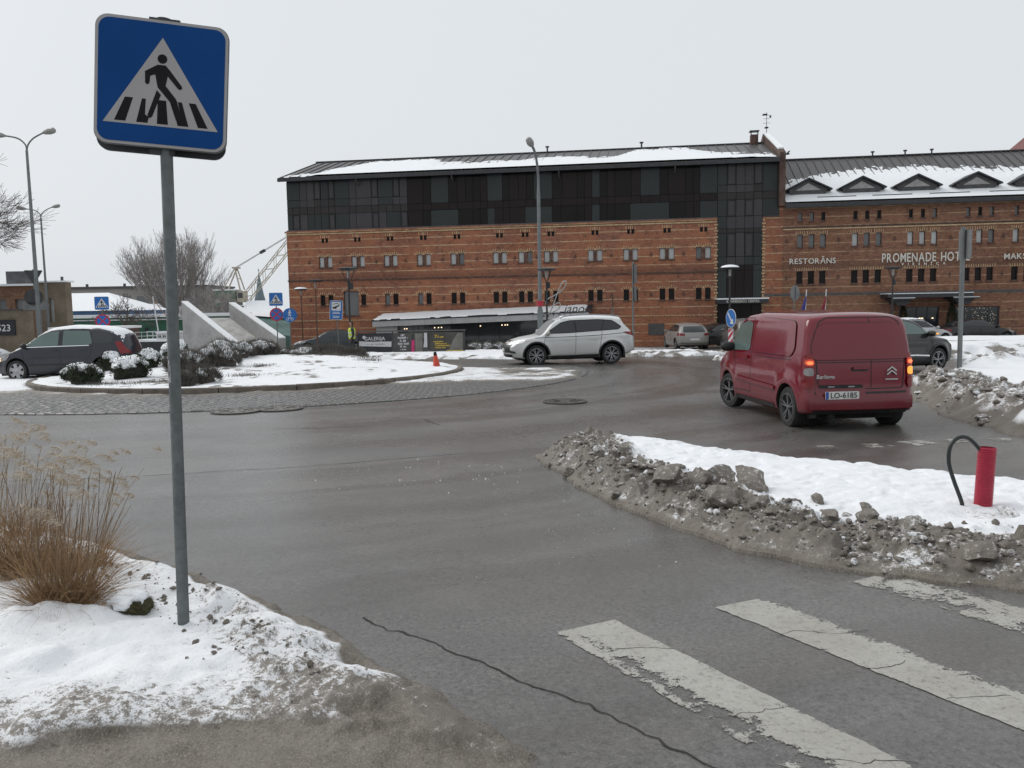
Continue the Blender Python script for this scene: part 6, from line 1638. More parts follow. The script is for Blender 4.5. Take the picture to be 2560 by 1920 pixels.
def post(root, h, r=0.03, mat=None, lean=(0, 0)):
    return MB().tube([(0, 0, -0.3), (lean[0], lean[1], h)], r, 10).build('post', mat or M_GALV, root, True)
def disc(parent, r, z, y, mats, inner=0.72, x=0.0, extra=None, back=None):
    fr = lambda a, b, h: (x + a, y - h, z + b)
    MB().prism(circle(r, 26), 0, 0.015, fr).build('sign_disc', back or mats[0], parent)
    if len(mats) > 1: MB().prism(circle(r * inner, 24), 0.015, 0.018, fr).build('sign_centre', mats[1], parent)
def no_stopping(parent, r, z, y, x=0.0):
    disc(parent, r, z, y, (M_SRED, M_SBLUE2), 0.80, x)
    for a in (45, 135):
        c, s_ = math.cos(R(a)), math.sin(R(a)); fr = lambda p, q, h: (x + p, y - h, z + q)
        MB().prism([(c * r * .82 - s_ * r * .09, s_ * r * .82 + c * r * .09), (c * r * .82 + s_ * r * .09, s_ * r * .82 - c * r * .09), (-c * r * .82 + s_ * r * .09, -s_ * r * .82 - c * r * .09), (-c * r * .82 - s_ * r * .09, -s_ * r * .82 + c * r * .09)], 0.018, 0.020 + a * 1e-5, fr).build('red_bar', M_SRED, parent)
# crossing sign with no-stopping disc, left
def xing(loc, rz, label, zc, h):
    x, y = loc; g = float(gz(x, y))
    t = empty('crossing_sign', (x, y, g), rz, label, 'sign', 'small pedestrian crossing signs')
    post(t, zc - g + 0.35)
    p = empty('sign_panel', (0, 0, zc - g), 0, parent=t)
    MB().prism(rrect(0.72, 0.72, 0.06, 4), -0.02, 0.0, lambda a, b, hh: (a, -0.05 - hh, b)).build('backing', M_SWHITE2, p)
    crossing_face(p, 0.72, -0.0505, M_SBLUE2, M_SWHITE2, M_SBLACK)
    return t, g
t, g = xing((-22.2, 45.0), R(22), 'small crossing sign above a no stopping disc, at the left behind the dark car', 2.33, 0)
no_stopping(t, 0.37, 1.36 - g, -0.05)
t, g = xing((-12.74, 45.0), R(14), 'small crossing sign above a no stopping disc at the left end of the brick block', 2.38, 0)
no_stopping(t, 0.36, 1.56 - g, -0.05)
x, y = -12.05, 45.1; g = float(gz(x, y))
t = empty('shared_path_sign', (x, y, g), R(14), 'round blue walking and cycling sign beside the no stopping disc', 'sign')
post(t, 1.51 - g + 0.3); disc(t, 0.38, 1.51 - g, -0.05, (M_SBLUE2,))
fr = lambda a, b, h: (a, -0.065 - h, 1.51 - g + b)
mb = MB(); mb.prism(circle(0.045, 12, 0.0, 0.25), 0, .004, fr); mb.prism([(-.04, .20), (.04, .20), (.09, .10), (.06, .09), (.03, .14), (.02, .06), (.08, -.06), (.04, -.07), (-.01, .02), (-.06, -.07), (-.09, -.05), (-.04, .06), (-.05, .13), (-.08, .08), (-.10, .10)], 0.0005, .0045, fr); mb.build('walking_symbol', M_SWHITE2, t)
mb = MB()
for a in (-0.12, 0.12): mb.prism(thick_line([(a + .07 * math.cos(q), -.22 + .07 * math.sin(q)) for q in np.linspace(0, 6.1, 14)], .02), 0, .004, fr)
mb.prism([(-.12, -.23), (-.05, -.13), (.07, -.12), (.13, -.22), (.10, -.23), (.05, -.15), (-.03, -.16), (-.09, -.24)], .0006, .0047, fr); mb.build('bicycle_symbol', M_SWHITE2, t)
# information sign
x, y = -9.6, 46.0; g = float(gz(x, y))
t = empty('information_sign', (x, y, g), R(10), 'tall blue sign with a black vehicle symbol on white before the brick wall', 'sign'); post(t, 1.74 - g + 0.45, lean=(-0.1, 0))
p = empty('sign_panel', (-0.1, 0, 1.74 - g), 0, parent=t); p.rotation_euler = (0, R(3), 0)
fr = lambda a, b, h: (a, -0.05 - h, b)
MB().prism(rrect(0.70, 1.05, 0.05, 4), -0.02, 0, fr).build('backing', M_SWHITE2, p); MB().prism(rrect(0.66, 1.01, 0.04, 4), 0, .003, fr).build('blue_face', M_SBLUE2, p)
MB().prism(rrect(0.50, 0.48, 0.02, 3, 0, 0.21), .003, .006, fr).build('white_square', M_SWHITE2, p)
mb = MB(); mb.prism([(-.20, .10), (.02, .10), (.03, .16), (.16, .22), (.18, .36), (.14, .36), (.12, .27), (-.02, .22), (-.10, .17), (-.20, .17)], .006, .009, fr); mb.prism(circle(.035, 12, -.13, .09), .0062, .0092, fr); mb.prism(circle(.035, 12, -.02, .09), .0062, .0092, fr); mb.prism([(-.2, .30), (.1, .36), (.1, .39), (-.2, .33)], .0061, .0091, fr); mb.build('vehicle_symbol', M_SBLACK, p)
mb = MB()
for z_, w_ in ((-.12, .36), (-.19, .44), (-.34, .40), (-.41, .34)): mb.prism(rrect(w_, .035, .008, 2, 0, z_), .003, .005, fr)
mb.build('white_text_line', M_SWHITE2, p)
# 30 limit (plate) far
x, y = -23.0, 58.4; g = float(gz(x, y))
t = empty('speed_limit_sign', (x, y, g), R(20), 'white square plate with a ringed number before the concrete ramp', 'sign'); post(t, 1.8 - g + .4)
fr = lambda a, b, h: (a, -0.05 - h, 1.77 - g + b)
MB().prism(rrect(0.72, 0.80, 0.03, 3), 0, .015, fr).build('plate', pmat('faded_plate', (0.42, 0.40, 0.39), 0.6), t)
MB().prism(circle(0.27, 24), .015, .018, fr).build('ring', M_SBACK, t); MB().prism(circle(0.21, 24), .018, .021, fr).build('sign_centre', pmat('faded_plate', (0, 0, 0)), t)
link('sign_number', text_plate('30', 0.28, 0.002, M_SDARK, 0.004), t, (0, -0.075, 1.77 - g), UP)
MB().prism(circle(0.20, 20, 0, -0.80), 0, .015, fr).build('lower_disc', M_SRED, t)
# keep-left arrow with striped board
x, y = 7.50, 28.0; g = float(gz(x, y))
t = empty('arrow_sign', (x, y, g), R(-74), 'round blue sign with a white diagonal arrow above a red and white board', 'sign'); post(t, 1.45 - g)
disc(t, 0.315, 1.26 - g, -0.04, (M_SWHITE2, M_SBLUE2), 0.94)
fr = lambda a, b, h: (a, -0.06 - h, 1.26 - g + b)
MB().prism([(-.20, .16), (-.16, .20), (.08, -.06), (.15, .0), (.17, -.20), (-.04, -.18), (.03, -.11)], 0.0, .005, fr).build('white_arrow', M_SWHITE2, t)
fr = lambda a, b, h: (a, -0.04 - h, 0.42 - g + b)
MB().prism(rrect(0.30, 0.98, 0.02, 3), 0, .02, fr).build('striped_board', M_SWHITE2, t)
for i in range(4):
    b = -0.44 + i * 0.26; q = [(-.14, b), (.14, b + .24), (.14, min(.48, b + .37)), (-.14, b + .13)]
    MB().prism([(a_, max(-.48, min(.48, b_))) for a_, b_ in q], .02, .023, fr).build('red_stripe', M_SRED, t)
# round sign seen from the back
x, y = 11.3, 33.0; g = float(gz(x, y))
t = empty('round_sign_back', (x, y, g), R(38), 'grey back of a round sign on a thin post behind the van roof', 'sign'); post(t, 2.3 - g, 0.022); disc(t, 0.31, 2.12 - g, -0.03, (M_SBACK,))
MB().span((-0.02, -0.055, 1.85 - g), (0.02, -0.046, 2.38 - g)).build('stiffener', M_SDARK, t)
# tall bare pole with an edge-on plate on the right island
x, y = 12.24, 22.45; g = RZ(x, y)
t = empty('sign_pole', (x, y, g), 0, 'tall grey pole with a narrow edge-on sign plate on the right snowy island', 'sign')
MB().tube([(0, 0, -0.3), (-0.03, 0, 3.80)], 0.062, 14).build('post', M_GALV, t, True)
MB().span((0.035, -0.3, 2.95), (0.06, 0.32, 3.72)).build('sign_plate', M_SBACK, t); MB().span((0.061, -0.28, 2.97), (0.066, 0.30, 3.70)).build('sign_face', M_SWHITE2, t)
x, y = 5.62, 38.0; g = float(gz(x, y))
t = empty('sign_pole', (x, y, g), 0, 'thin grey pole with an edge-on steel plate in front of the brick block', 'sign')
MB().tube([(0, 0, -0.3), (0.0, 0, 4.25)], 0.045, 10).build('post', M_GALV, t, True); MB().span((0.05, -0.3, 3.25), (0.13, 0.3, 4.1)).build('sign_plate', M_GALV, t); MB().span((0.055, -0.3, 2.45), (0.12, 0.3, 3.1)).build('sign_plate', M_GALV, t)
x, y = 5.66, 46.0; g = float(gz(x, y))
t = empty('marker_post', (x, y, g), 0, 'short thin grey post standing behind the silver suv', 'post'); MB().tube([(0, 0, -0.2), (0, 0, 3.0)], 0.04, 8).build('post', M_GALV, t); MB().tube([(0, 0, 2.4), (0, 0, 3.0)], 0.05, 8).build('sleeve', M_RUST, t)
# give way sign from behind
x, y = -23.5, 41.0; g = float(gz(x, y))
t = empty('give_way_sign_back', (x, y, g), R(25), 'dark back of a triangular sign above two plates at the left lamp posts', 'sign'); post(t, 4.3 - g - .3, 0.045)
fr = lambda a, b, h: (a, -0.05 - h, b - g)
MB().prism(roundpoly([(-0.42, 3.95), (0.42, 3.95), (0.0, 3.22)], 0.08), 0, .02, fr).build('triangle_plate', M_SDARK, t)
MB().prism(circle(0.42, 24, -0.05, 2.62), 0, .02, fr).build('round_plate', M_SDARK, t); MB().prism(roundpoly([(-.55, 2.0), (-.55, 2.42), (.45, 2.42), (.62, 2.21), (.45, 2.0)], .04), 0, .02, fr).build('arrow_plate', M_SBACK, t)

# ---- lamps ----
def park_lamp(x, y, ztop, label, snow=False, rust=False, box=True):
    g = float(gz(x, y)); h = ztop - g
    t = empty('park_lamp', (x, y, g), R(random.uniform(0, 60)), label, 'street lamp', 'black park lamps')
    m = M_RUST if rust else M_LAMPD
    MB().tube([(0, 0, -0.2), (0, 0, 0.9), (0, 0, h - 0.55)], [0.06, 0.05, 0.04], 10).build('pole', m, t, True)
    mb = MB()
    for a in range(4): c, s_ = math.cos(a * math.pi / 2), math.sin(a * math.pi / 2); mb.tube([(0.03 * c, 0.03 * s_, h - 0.60), (0.18 * c, 0.18 * s_, h - 0.34), (0.26 * c, 0.26 * s_, h - 0.10)], 0.016, 5)
    mb.build('bracket', m, t)
    MB().lathe([(0.02, h - 0.10), (0.30, h - 0.10), (0.44, h - 0.04), (0.44, h - 0.015), (0.2, h + 0.03), (0.001, h + 0.04)], 24).build('lamp_hood', M_LAMPD, t, True)
    MB().cyl((0, 0, h - 0.42), (0, 0, h - 0.10), 0.05, 0.07, 10).build('lamp_glass', M_HEAD, t)
    if box: MB().box((0.10, 0, h - 0.75), (0.16, 0.14, 0.28)).build('loudspeaker', M_LAMPD, t)
    if snow: MB().lathe([(0.43, h - 0.012), (0.36, h + 0.06), (0.2, h + 0.10), (0.001, h + 0.12)], 22).build('snow_cap', M_CSNOW, t, True)
park_lamp(-13.89, 55.0, 3.17, 'snow capped park lamp closest to the left corner of the brick block', True, True, False)
park_lamp(-10.57, 45.0, 3.38, 'slim park lamp second from the left before the brick block', False, True, False)
park_lamp(-6.82, 35.0, 3.51, 'tall black park lamp above the blue information sign')
park_lamp(1.66, 38.0, 3.47, 'black park lamp over the restaurant sign, beside the tall street lamp')
park_lamp(10.32, 39.0, 3.44, 'snow capped park lamp before the glass tower', True, False, False)
park_lamp(19.37, 42.0, 3.43, 'black park lamp before the hotel entrance canopy')
def cobra(mb_parent, tip, d, s=1.0):
    """lamp head along direction d (unit xy)"""
    mb = MB(); P = [tip - d * 0.05 * s, tip + d * 0.12 * s, tip + d * 0.35 * s, tip + d * 0.58 * s, tip + d * 0.68 * s]
    mb.tube(P, [0.045 * s, 0.11 * s, 0.15 * s, 0.13 * s, 0.03 * s], 10); return mb.build('lamp_head', M_HEAD, mb_parent, True)
x, y = 1.42, 40.0; g = float(gz(x, y))
t = empty('street_lamp', (x, y, g), 0, 'tall single street lamp rising in front of the glazed brick block', 'street lamp')
MB().tube(smooth_pts([(0, 0, -0.2), (0, 0, 3), (0, 0, 7.6), (-0.02, -0.1, 8.7), (-0.14, -0.5, 9.45), (-0.30, -0.95, 9.75)], 5), [0.10] * 6 + [0.085] * 5 + [0.06] * 15, 12).build('pole', M_LAMPG, t, True)
hd = cobra(t, Vector((-0.30, -0.95, 9.75)), Vector((-0.25, -0.93, 0.22)).normalized(), 1.15)
MB().tube([(0, 0, 2.35), (0, 0, 2.6)], 0.16, 10).build('red_band', M_SRED, t); MB().span((-0.13, -0.12, 0.4), (0.13, 0.12, 2.2)).build('base_sleeve', M_LAMPG, t)
def double_lamp(x, y, z0, arm, label, k=1.0):
    g = float(gz(x, y)); h = z0 - g
    t = empty('double_street_lamp', (x, y, g), 0, label, 'street lamp', 'double armed street lamps')
    MB().tube([(0, 0, -0.2), (0, 0, 3.2), (-0.02, 0, h)], [0.11, 0.09, 0.055], 12).build('pole', M_LAMPG, t, True)
    for s_ in (-1, 1):
        a = MB().tube(smooth_pts([(-0.02, 0, h - 0.05), (s_ * 0.06, 0, h + 0.25), (s_ * 0.35 * k, -0.05, h + 0.52), (s_ * 0.85 * k, -0.15, h + 0.62 + (0.1 if s_ > 0 else 0))], 4), 0.035, 8).build('arm', M_LAMPG, t, True)
        cobra(a, Vector((s_ * 0.85 * k, -0.15, h + 0.62 + (0.1 if s_ > 0 else 0))), Vector((s_ * 0.95, -0.25, 0.12)).normalized(), 0.95)
    MB().span((-0.12, -0.12, 0.2), (0.12, 0.12, 0.55)).build('yellow_band', pmat('amber_band', (0.55, 0.30, 0.08), 0.5), t)
double_lamp(-21.1, 37.0, 8.95, 1.0, 'nearer double armed street lamp at the left edge')
double_lamp(-33.0, 59.0, 8.55, 1.0, 'farther double armed street lamp at the left', 1.1)

# ---- traffic cone ----
x, y = -2.46, 27.1
M_CONE = pmat('cone_orange', (0.52, 0.055, 0.028), 0.5, 0.2, 6)
g = float(gz(x, y)) + 0.07
t = empty('traffic_cone', (x, y, g), R(20), 'orange traffic cone at the rim of the roundabout island', 'cone'); t.rotation_euler = (R(-3), R(-5), R(20))
MB().prism(rrect(0.40, 0.40, 0.05, 3), 0, 0.035, FXY).build('base', M_CONE, t); MB().lathe([(0.15, 0.03), (0.135, 0.06), (0.045, 0.60), (0.035, 0.62), (0.001, 0.62)], 20).build('cone_body', M_CONE, t, True)
MB().lathe([(0.062, 0.505), (0.047, 0.60), (0.037, 0.625), (0.001, 0.627)], 20).build('dark_tip', M_SBLACK, t, True)

# ---- banner fence ----
M_BFR = pmat('banner_frame', (0.03, 0.03, 0.033), 0.5, 0.2, 4)
M_BDK = pmat('banner_black', (0.018, 0.019, 0.024), 0.55, 0.2, 2); M_BGR = pmat('banner_grey', (0.060, 0.057, 0.053), 0.55, 0.2, 2); M_BOL = pmat('banner_olive', (0.052, 0.050, 0.042), 0.55, 0.35, 1.5)
M_BW = pmat('banner_white', (0.50, 0.50, 0.51), 0.5, 0.06, 4); M_BPK = pmat('banner_pink', (0.50, 0.02, 0.14), 0.5, 0.15, 4); M_BYL = pmat('banner_yellow', (0.55, 0.38, 0.04), 0.5, 0.1, 6)
x, y = -5.2, 42.6; g = float(gz(x, y))
t = empty('banner_fence', (x, y, g), R(-0.8), 'low fence of three printed banners beside the person in the yellow vest', 'fence')
z0, z1 = -0.50 - g, 0.52 - g
for xx in (-2.72, -0.92, 0.95, 2.78): MB().span((xx - .03, -.03, -0.3), (xx + .03, .03, z1 + .1)).build('post', M_BFR, t)
MB().span((-2.75, -.035, z1 + .06), (2.85, .10, z1 + .12)).build('top_rail', M_TRIM, t)
frb = lambda a, b, h: (a, -0.035 - h, b)
def ban(x0, x1, m): return MB().span((x0, -0.03, z0), (x1, 0.01, z1)).build('banner', m, t)
b1 = ban(-2.68, -0.96, M_BDK); b2 = ban(-0.88, 0.91, M_BGR); b3 = ban(0.99, 2.74, M_BOL)
zz = lambda f: z0 + (z1 - z0) * f
link('banner_text', text_plate('GALERIJA', 0.26, .002, M_BW, .003), b1, (-1.85, -.035, zz(.70)), UP)
MB().prism(circle(.085, 16, -2.40, zz(.80)), 0, .003, frb).build('moon_dot', M_BW, b1)
MB().prism([(-2.66, zz(.36)), (-1.0, zz(.30)), (-0.98, zz(.57)), (-2.0, zz(.57)), (-2.66, zz(.60))], 0, .003, frb).build('white_strip', M_BW, b1)
def print_line(parent, x0, x1, z, h, mat, seed):
    """a line of print too small to read: word-like blocks of letter strokes"""
    rn = random.Random(seed); mb = MB(); x = x0
    while x < x1:
        w = rn.uniform(.25, .6) * h; hh = h * rn.choice((.68, .7, 1.0)); mb.prism([(x, z), (x + w * .75, z), (x + w * .75, z + hh), (x, z + hh)], 0, .003, frb); x += w if rn.random() > .12 else w + h * .5
    return tag(mb.build('print_line', mat, parent), kind='stuff')
M_FAINT = pmat('faint_print', (.30, .30, .31), .5)
frb0 = frb; frb = lambda a, b, h: (a, -0.039 - h, b)
print_line(b1, -2.25, -1.35, zz(.40), .10, M_FAINT, 1); frb = frb0
for i, (xa, xb, f, hh) in enumerate(((-.50, -.32, .84, .10), (-.65, -.16, .70, .11), (-.55, -.25, .54, .12), (-.65, -.14, .40, .12), (-.55, -.25, .26, .11), (-.55, -.25, .12, .08))): print_line(b2, xa, xb, zz(f), hh, M_BW, 10 + i)
mb = MB(); mb.prism([(.02, zz(0.02)), (.18, zz(.02)), (.20, zz(.62)), (.06, zz(.62))], 0, .003, frb); mb.build('pink_figure', M_BPK, b2)
MB().prism([(.08, zz(.64)), (.15, zz(.64)), (.16, zz(.92)), (.08, zz(.92))], 0, .003, frb).build('dark_hair', M_BDK, b2)
MB().prism([(.24, zz(.03)), (.24, zz(.95)), (.62, zz(.95)), (.62, zz(.03))], 0, .0025, frb).build('photo_panel', pmat('banner_photo', (.15, .145, .125), .5, .35, 2), b2)
MB().prism([(.66, zz(.25)), (.86, zz(.25)), (.86, zz(.98)), (.72, zz(.98))], 0, .003, frb).build('white_dress', M_BW, b2)
MB().prism([(.63, zz(.25)), (.66, zz(.25)), (.72, zz(.70)), (.66, zz(.70))], 0, .0032, frb).build('dark_figure', M_BDK, b2)
for i, (xa, xb, f) in enumerate(((1.26, 1.45, .82), (1.26, 1.72, .73), (1.18, 1.70, .50), (1.26, 1.86, .39), (1.26, 2.05, .29), (1.26, 1.80, .19))): print_line(b3, xa, xb, zz(f), .075, M_BYL, 30 + i)
MB().prism([(1.95, zz(.05)), (2.7, zz(.05)), (2.7, zz(.95)), (2.45, zz(.95)), (2.2, zz(.6))], 0, .002, frb).build('photo_panel', MATS['banner_photo'], b3)
MB().prism([(1.85, zz(.03)), (2.7, zz(.03)), (2.7, zz(.09)), (1.85, zz(.09))], .002, .004, frb).build('yellow_strip', M_BYL, b3)

# ---- red conduit with black hose ----
px_, py_ = 3.94, 6.80; g = SZ(px_, py_)
M_PIPE = pmat('conduit_red', (0.36, 0.022, 0.048), 0.45, 0.15, 8)
t = empty('corrugated_pipe', (px_, py_, g - 0.12), 0, 'red corrugated plastic pipe standing upright in the island snow', 'pipe'); t.rotation_euler = (0, R(2.2), 0)
prof = []; z = 0.0; hp = 0.60
while z < hp:
    prof += [(0.066, z), (0.072, z + 0.004), (0.072, z + 0.009), (0.066, z + 0.013)]; z += 0.0165
prof += [(0.071, hp), (0.061, hp), (0.060, 0.2), (0.001, 0.2)]
MB().lathe(prof, 32).build('pipe_wall', M_PIPE, t, True)
MB().lathe([(0.0605, hp - .03), (0.0595, 0.25)], 24).build('pipe_lining', M_BLACK, t, True)
M_HOSE = pmat('hose_black', (0.012, 0.017, 0.017), 0.4, 0.2, 8)
hz = SZ(3.75, 6.78)
hs = smooth_pts([(3.765, 6.77, hz - 0.10), (3.750, 6.77, hz + 0.02), (3.685, 6.78, hz + 0.20), (3.640, 6.79, hz + 0.36), (3.655, 6.80, hz + 0.50), (3.725, 6.81, hz + 0.565), (3.795, 6.81, hz + 0.565), (3.865, 6.81, hz + 0.51), (3.920, 6.80, hz + 0.42), (3.935, 6.80, hz + 0.25)], 6)
o = MB().tube(hs, 0.0165, 12).build('hose', M_HOSE, None, True); tag(o, 'black hose looping out of the red pipe into the snow', 'hose')

# ================================================================== PERSON
def skin_person(x, y, g, rz):
    t = empty('person', (x, y, g), rz, 'person in a yellow high visibility vest and dark clothes beside the banners', 'person')
    pts = {'pelvis': (0, 0, 0.95, .13), 'waist': (0, 0, 1.08, .125), 'chest': (0, 0, 1.30, .15), 'neck': (0, 0, 1.48, .055), 'head0': (0, -.01, 1.56, .07), 'head1': (0, -.015, 1.66, .095), 'head2': (0, 0, 1.74, .06),
           'sl': (.19, 0, 1.42, .07), 'el': (.25, .03, 1.15, .052), 'hl': (.22, -.10, 0.93, .04), 'sr': (-.19, 0, 1.42, .07), 'er': (-.25, .02, 1.15, .052), 'hr': (-.22, -.12, 0.95, .04),
           'll': (.10, 0, 0.88, .095), 'kl': (.11, -.02, 0.48, .065), 'al': (.11, .01, 0.10, .045), 'fl': (.12, -.13, 0.05, .04), 'lr': (-.10, 0, 0.88, .095), 'kr': (-.11, .0, 0.48, .065), 'ar': (-.11, .04, 0.10, .045), 'fr': (-.12, -.10, 0.05, .04)}
    names = list(pts); E = [('pelvis', 'waist'), ('waist', 'chest'), ('chest', 'neck'), ('neck', 'head0'), ('head0', 'head1'), ('head1', 'head2'), ('chest', 'sl'), ('sl', 'el'), ('el', 'hl'), ('chest', 'sr'), ('sr', 'er'), ('er', 'hr'), ('pelvis', 'll'), ('ll', 'kl'), ('kl', 'al'), ('al', 'fl'), ('pelvis', 'lr'), ('lr', 'kr'), ('kr', 'ar'), ('ar', 'fr')]
    me = bpy.data.meshes.new('body'); me.from_pydata([pts[n][:3] for n in names], [(names.index(a), names.index(b)) for a, b in E], [])
    o = bpy.data.objects.new('tmp', me); COL.objects.link(o)
    md = o.modifiers.new('s', 'SKIN'); 
    for i, n in enumerate(names):
        sv = me.skin_vertices[0].data[i]; sv.radius = (pts[n][3], pts[n][3] * (0.8 if n in ('chest', 'waist', 'pelvis') else 1)); sv.use_root = (n == 'pelvis')
    o.modifiers.new('ss', 'SUBSURF').levels = 2
    dg = bpy.context.evaluated_depsgraph_get(); dg.update(); res = bpy.data.meshes.new_from_object(o.evaluated_get(dg)); bpy.data.objects.remove(o)
    m1 = pmat('dark_clothes', (0.022, 0.024, 0.032), 0.85, 0.25, 8); m2 = pmat('skin_tone', (0.36, 0.20, 0.14), 0.6, 0.1, 10); m3 = pmat('dark_hat', (0.015, 0.014, 0.015), 0.8)
    res.materials.clear(); [res.materials.append(q) for q in (m1, m2, m3)]
    for p in res.polygons:
        c = p.center; p.use_smooth = True
        p.material_index = 0 if c.z < 1.50 else (2 if (c.z > 1.68 or c.y > -0.01) else 1)
        if c.z < 0.97 and abs(c.x) > 0.19: p.material_index = 1
    link('body', res, t)
    # vest follows the torso
    mb = MB(); prof = [(1.00, .175, .135), (1.10, .165, .130), (1.25, .185, .150), (1.38, .195, .150), (1.46, .12, .10)]; n = 20
    vs = [(w * math.cos(2 * math.pi * k / n), d * math.sin(2 * math.pi * k / n), z) for z, w, d in prof for k in range(n)]
    mb.add(vs, [(i * n + k, i * n + (k + 1) % n, (i + 1) * n + (k + 1) % n, (i + 1) * n + k) for i in range(4) for k in range(n)])
    v = mb.build('vest', pmat('hi_vis_yellow', (0.52, 0.68, 0.03), 0.6, 0.1, 8), t, True)
    for z in (1.08, 1.22):
        mb = MB(); a = .176 if z < 1.1 else .186; mb.add([((a + .004) * math.cos(2 * math.pi * k / n), (a * .78 + .006) * math.sin(2 * math.pi * k / n), z + dz) for dz in (0, .05) for k in range(n)], [(k, (k + 1) % n, n + (k + 1) % n, n + k) for k in range(n)]); mb.build('reflective_band', M_SWHITE2, v, True)
skin_person(-6.66, 34.5, float(gz(0, 34.5)), R(-70))

# ================================================================== CONCRETE RAMP
M_CON = pmat('ramp_concrete', (0.33, 0.325, 0.32), 0.8, 0.22, 0.8, bump=0.2, bscale=20, fine=0.15)
M_CONW = pmat('ramp_floor', (0.42, 0.41, 0.39), 0.75, 0.3, 1.2)
RP = empty('concrete_ramp', (0, 0, 0), 0, 'pale concrete ramp between two sloping side walls dusted with snow', 'monument')
def slope_wall(lo, hi, zlo0, zlo1, zhi, thick, name='side_wall'):
    lo, hi = Vector((*lo, 0)), Vector((*hi, 0)); d = (hi - lo).normalized(); n = Vector((d.y, -d.x, 0)) * thick
    zb = -1.5; mb = MB()
    Q = [lo, hi, hi - n, lo - n]
    zt = [zlo1, zhi, zhi, zlo1]
    vs = [(q.x, q.y, zb) for q in Q] + [(q.x, q.y, z) for q, z in zip(Q, zt)]
    mb.add(vs, [(0, 1, 2, 3), (4, 5, 6, 7), (0, 1, 5, 4), (1, 2, 6, 5), (2, 3, 7, 6), (3, 0, 4, 7)]); o = mb.build(name, M_CON, RP)
    ms = MB(); ms.add([(q.x, q.y, z + dz) for dz in (0.003, 0.07) for q, z in zip(Q, zt)], [(0, 1, 2, 3), (4, 5, 6, 7), (0, 1, 5, 4), (1, 2, 6, 5), (2, 3, 7, 6), (3, 0, 4, 7)]); ms.build('snow_strip', M_CSNOW, o)
    return o
A1, B1 = (-16.75, 52.0), (-22.2, 57.0); A2, B2 = (-14.55, 53.2), (-19.35, 58.2)
slope_wall(A1, B1, 0, -0.55, 2.45, 0.45); slope_wall(A2, B2, 0, -0.02, 2.32, 0.45)
mb = MB(); mb.add([(-16.9, 52.2, -1.1), (-14.7, 53.1, -1.1), (-19.4, 58.0, 1.32), (-21.9, 57.2, 1.32), (-16.9, 52.2, -1.6), (-14.7, 53.1, -1.6), (-19.4, 58.0, -1.6), (-21.9, 57.2, -1.6)], [(0, 1, 2, 3), (4, 5, 6, 7), (0, 1, 5, 4), (1, 2, 6, 5), (2, 3, 7, 6), (3, 0, 4, 7)]); mb.build('ramp_floor', M_CONW, RP)

# ================================================================== LEFT BACKGROUND
M_OLDB = mat_brick('old_brick', (0.23, 0.10, 0.065), (0.155, 0.075, 0.055), (0.24, 0.15, 0.085), (0.27, 0.19, 0.11), 0.1)
M_OCHRE = pmat('ochre_plaster', (0.17, 0.138, 0.100), 0.85, 0.35, 1.2, fine=0.3)
M_ROOFG = pmat('felt_roof', (0.10, 0.10, 0.105), 0.8, 0.25, 2)
OB = empty('old_workshop', (0, 0, 0), 0, 'old flat roofed brick workshop at the far left', 'building')
mb = MB(); wall_holes(mb, -60, -34.0, -1.6, 3.85, [(-37.3, -36.6, 1.6, 2.9), (-36.0, -35.3, 1.6, 2.9)], 60.2, 0.3); mb.add([(-34, 60.2, -1.6), (-34, 62, -1.6), (-34, 62, 3.85), (-34, 60.2, 3.85)], [(0, 1, 2, 3)]); raw_build(mb, 'wall', M_OLDB, OB)
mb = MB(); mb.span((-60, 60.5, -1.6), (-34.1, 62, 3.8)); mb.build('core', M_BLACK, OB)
mb = MB(); wall_holes(mb, -33.95, -31.95, -1.6, 4.05, [(-33.2, -32.85, 1.2, 2.9)], 59.6, 0.3); mb.add([(-31.95, 59.6, -1.6), (-31.95, 60.4, -1.6), (-31.95, 60.4, 4.05), (-31.95, 59.6, 4.05)], [(0, 1, 2, 3)]); mb.add([(-33.95, 59.6, -1.6), (-33.95, 60.4, -1.6), (-33.95, 60.4, 4.05), (-33.95, 59.6, 4.05)], [(3, 2, 1, 0)]); raw_build(mb, 'end_wall', M_OCHRE, OB)
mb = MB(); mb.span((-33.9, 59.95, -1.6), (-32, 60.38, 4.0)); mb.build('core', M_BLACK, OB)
for a in (-36.95, -35.65): MB().span((a - .35, 60.4, 1.6), (a + .35, 60.44, 2.9)).build('window', G_GREY, OB)
MB().span((-33.2, 59.85, 1.2), (-32.85, 59.88, 2.9)).build('window', G_PALE, OB)
MB().span((-60, 59.9, 3.85), (-33.98, 62.2, 4.0)).build('roof', M_CSNOW, OB); MB().span((-34.05, 59.4, 4.05), (-31.8, 60.6, 4.16)).build('roof', M_CSNOW, OB)
MB().span((-37.0, 61, 4.0), (-35.6, 62.2, 4.95)).build('chimney', M_ROOFG, OB); MB().cyl((-32.9, 61, 4.1), (-32.9, 61, 4.5), 0.10, n=8).build('vent', M_ROOFG, OB)
LW = empty('yard_wall', (0, 0, 0), 0, 'low ochre wall carrying a dark panel with white digits', 'wall')
MB().span((-50, 55.0, -1.5), (-31.95, 55.4, 2.05)).build('wall_panel', M_OCHRE, LW); MB().span((-50, 54.95, 2.05), (-31.9, 55.45, 2.16)).build('coping', M_TRIM, LW)
pn = MB().span((-36.0, 54.90, 0.42), (-32.95, 54.99, 1.45)).build('dark_panel', M_BDK, LW)
link('number_text', text_plate('0523', 0.62, 0.004, M_SWHITE2, 0.008), pn, (-33.85, 54.885, 0.92), UP)
SHD = empty('garage_row', (0, 0, 0), 0, 'dark open shed with a snowy roof edge beside the ochre wall', 'shed')
